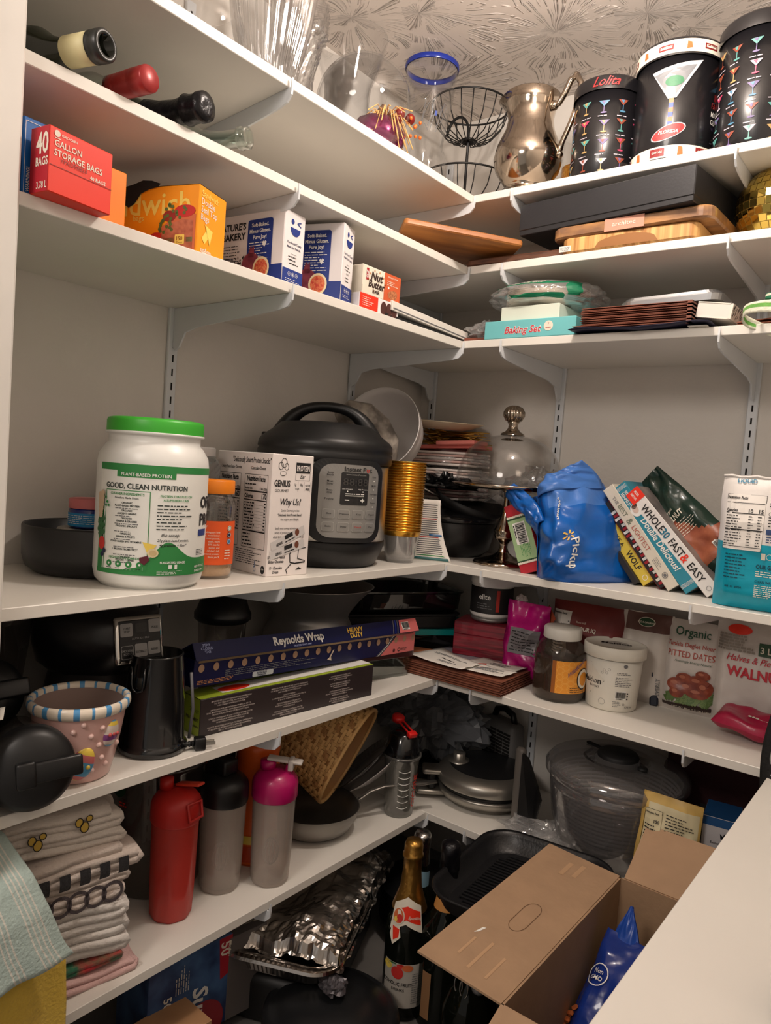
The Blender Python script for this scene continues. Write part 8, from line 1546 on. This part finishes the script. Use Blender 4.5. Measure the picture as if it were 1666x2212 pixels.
tri = lambda a_, b, s_=-1: Vector(((a_-.5)*.13*(1-b*.96), s_*(.020*(1-b)*math.sin(PI*a_)+.002)+.004*nz(a_*6, b*6), .16*b)); m.grid(tri, 16, 18, M('royal_blue_foil2', (32, 72, 160), .3, bump=.4, bscale=20)); m.grid(lambda a_, b: tri(a_, b, 1), 16, 18, M('royal_blue_foil2', (32, 72, 160), .3))
for k in range(6): m.bars(lambda a_, b, kk=3: tri(.5+(b-.0)/.13, a_/.16)+Vector((0, -.0025, 0)), .01, .085, -.04+.013*k, -.034+.013*k, 1, WHITE, k, .7, .012)
m.build('bag_body', t)
pouch('green_snack_bag', 'small green snack bag corner inside the cardboard box', (1.110, -.60, FL+.27), (R(-20), R(25), R(10)), .08, .12, .03, 61, .006, M('leaf_green_foil', (70, 150, 60), .3, bump=.3), None, lambda m, g: m.rect(lambda a_, b: g(a_, b, 3), -.02, .01, .03, .06, PAPER), 'bag')
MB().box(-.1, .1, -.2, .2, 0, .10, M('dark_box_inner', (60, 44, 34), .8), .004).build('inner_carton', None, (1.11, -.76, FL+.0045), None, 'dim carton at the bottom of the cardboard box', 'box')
# red 130 tub & purple bag, brown card
t = thing('wipes_tub', 'dark red round tub reading 130 under the cardboard flap', 'tub', (.925, -.965, FL)); MB().lathe([(0, 0), (.075, 0), (.08, .01), (.08, .25), (.07, .26), (0, .262)], M('deep_red_tub', (130, 26, 22), .45), 48).build('tub_body', t)
m = MB(); f = cyl(.0805, R(-72), 0); m.text('130', .050, C('dim_cream', (206, 190, 180)), lambda a_, b: f(-.035+a_, .185+b, 2), 'C', .02, 0, .9); m.rect(f, .018, .0195, .14, .235, C('dim_cream', (206, 190, 180))); m.text('COUNT', .012, C('dim_cream', (206, 190, 180)), lambda a_, b: f(.024+a_, .19+b, 2), 'L', .02); m.rect(f, -.03, -.015, .15, .165, BLACK); m.build('print', t)
m = MB(); crumple(m, (0, 0, .11), .10, M('plum_plastic', (110, 44, 70), .25, bump=.6, bscale=24), 23, 24, (.9, .8, 1.1), .45, 10, .0); m.build('plum_plastic_bag', None, (.735, -.50, FL), None, 'crumpled plum coloured plastic bag behind the dark bottles', 'plastic bag')
MB().box(-.10, .06, -.06, .06, 0, .27, CARD, .002).build('kraft_carton', None, (.74, -.40, FL), (0, 0, R(20)), 'kraft cardboard carton partly hidden under the griddle pan', 'box')
MB().box(-.09, .09, -.09, .09, 0, .335, BLKM, .01).build('black_storage_box', None, (.86, -.56, FL), (0, 0, R(3)), 'black box hidden beneath the griddle pan', 'box')
m = MB(); m.lathe([(0, 0), (.09, 0), (.12, .05), (.12, .14), (.125, .145), (0, .15)], BLKP, 40); m.build('black_stock_pot', None, (.42, -.40, FL), None, 'black stock pot in the dark behind the silver-topped bottle', 'pot')

# pieces that belong to one part hang below that part
SUB = {'lid_knob': ('lid',), 'flip_cap': ('lid',), 'flip_tab': ('lid',), 'carry_loop': ('lid',), 'spout': ('lid',), 'cap': ('lid',), 'flip_handle': ('lid',), 'push_knob': ('lid',), 'lock_lever': ('lid',), 'release_button': ('lid',), 'lid_handle': ('lid',), 'lid_tab': ('lid',),
       'label': ('tub_body', 'jar_body', 'bottle_glass'), 'neck_label': ('bottle_glass',), 'blue_neck_label': ('bottle_glass',), 'side_label': ('bottle_glass',), 'sticker': ('tub_body',), 'jar_label': ('jar_body',), 'print': ('tub_body',), 'lid_print': ('lid',), 'rivets': ('handle',), 'plug_pins': ('plug_body',), 'dial': ('lid_top',),
       'barcode_label': ('pouch_body',), 'rim': ('glass_body',), 'martini_print': ('canister_body',), 'stem_brown': (), 'control_panel': ('panel_housing',), 'gold_rim': ('cup_wall',), 'foot_ring': (), 'fluted_knob': ('knob_base',), 'handle_knob': ('handle',), 'open_flap': ('carton_body',), 'torn_tab': ('carton_body',), 'grille': ('heater_body',),
       'raised_dots': ('planter_body',), 'blue_egg': ('planter_body',), 'purple_egg': ('planter_body',), 'striped_egg': ('planter_body',), 'side_sticker': ('motor_housing',), 'button_panel': ('upper_collar',), 'measure_marks': ('cup',), 'bee_print': ('cloth',), 'ring_print': ('cloth',), 'black_stripes': ('cloth',), 'foil_roll': ('tray',)}
base = lambda o: o.name.split('.')[0]
for o in list(bpy.data.objects):
    if o.parent and not o.parent.parent and base(o) in SUB:
        for sib in o.parent.children:
            if base(sib) in SUB[base(o)] and sib != o:
                m_ = o.matrix_basis.copy(); o.parent = sib; o.matrix_basis = sib.matrix_basis.inverted() @ m_; break
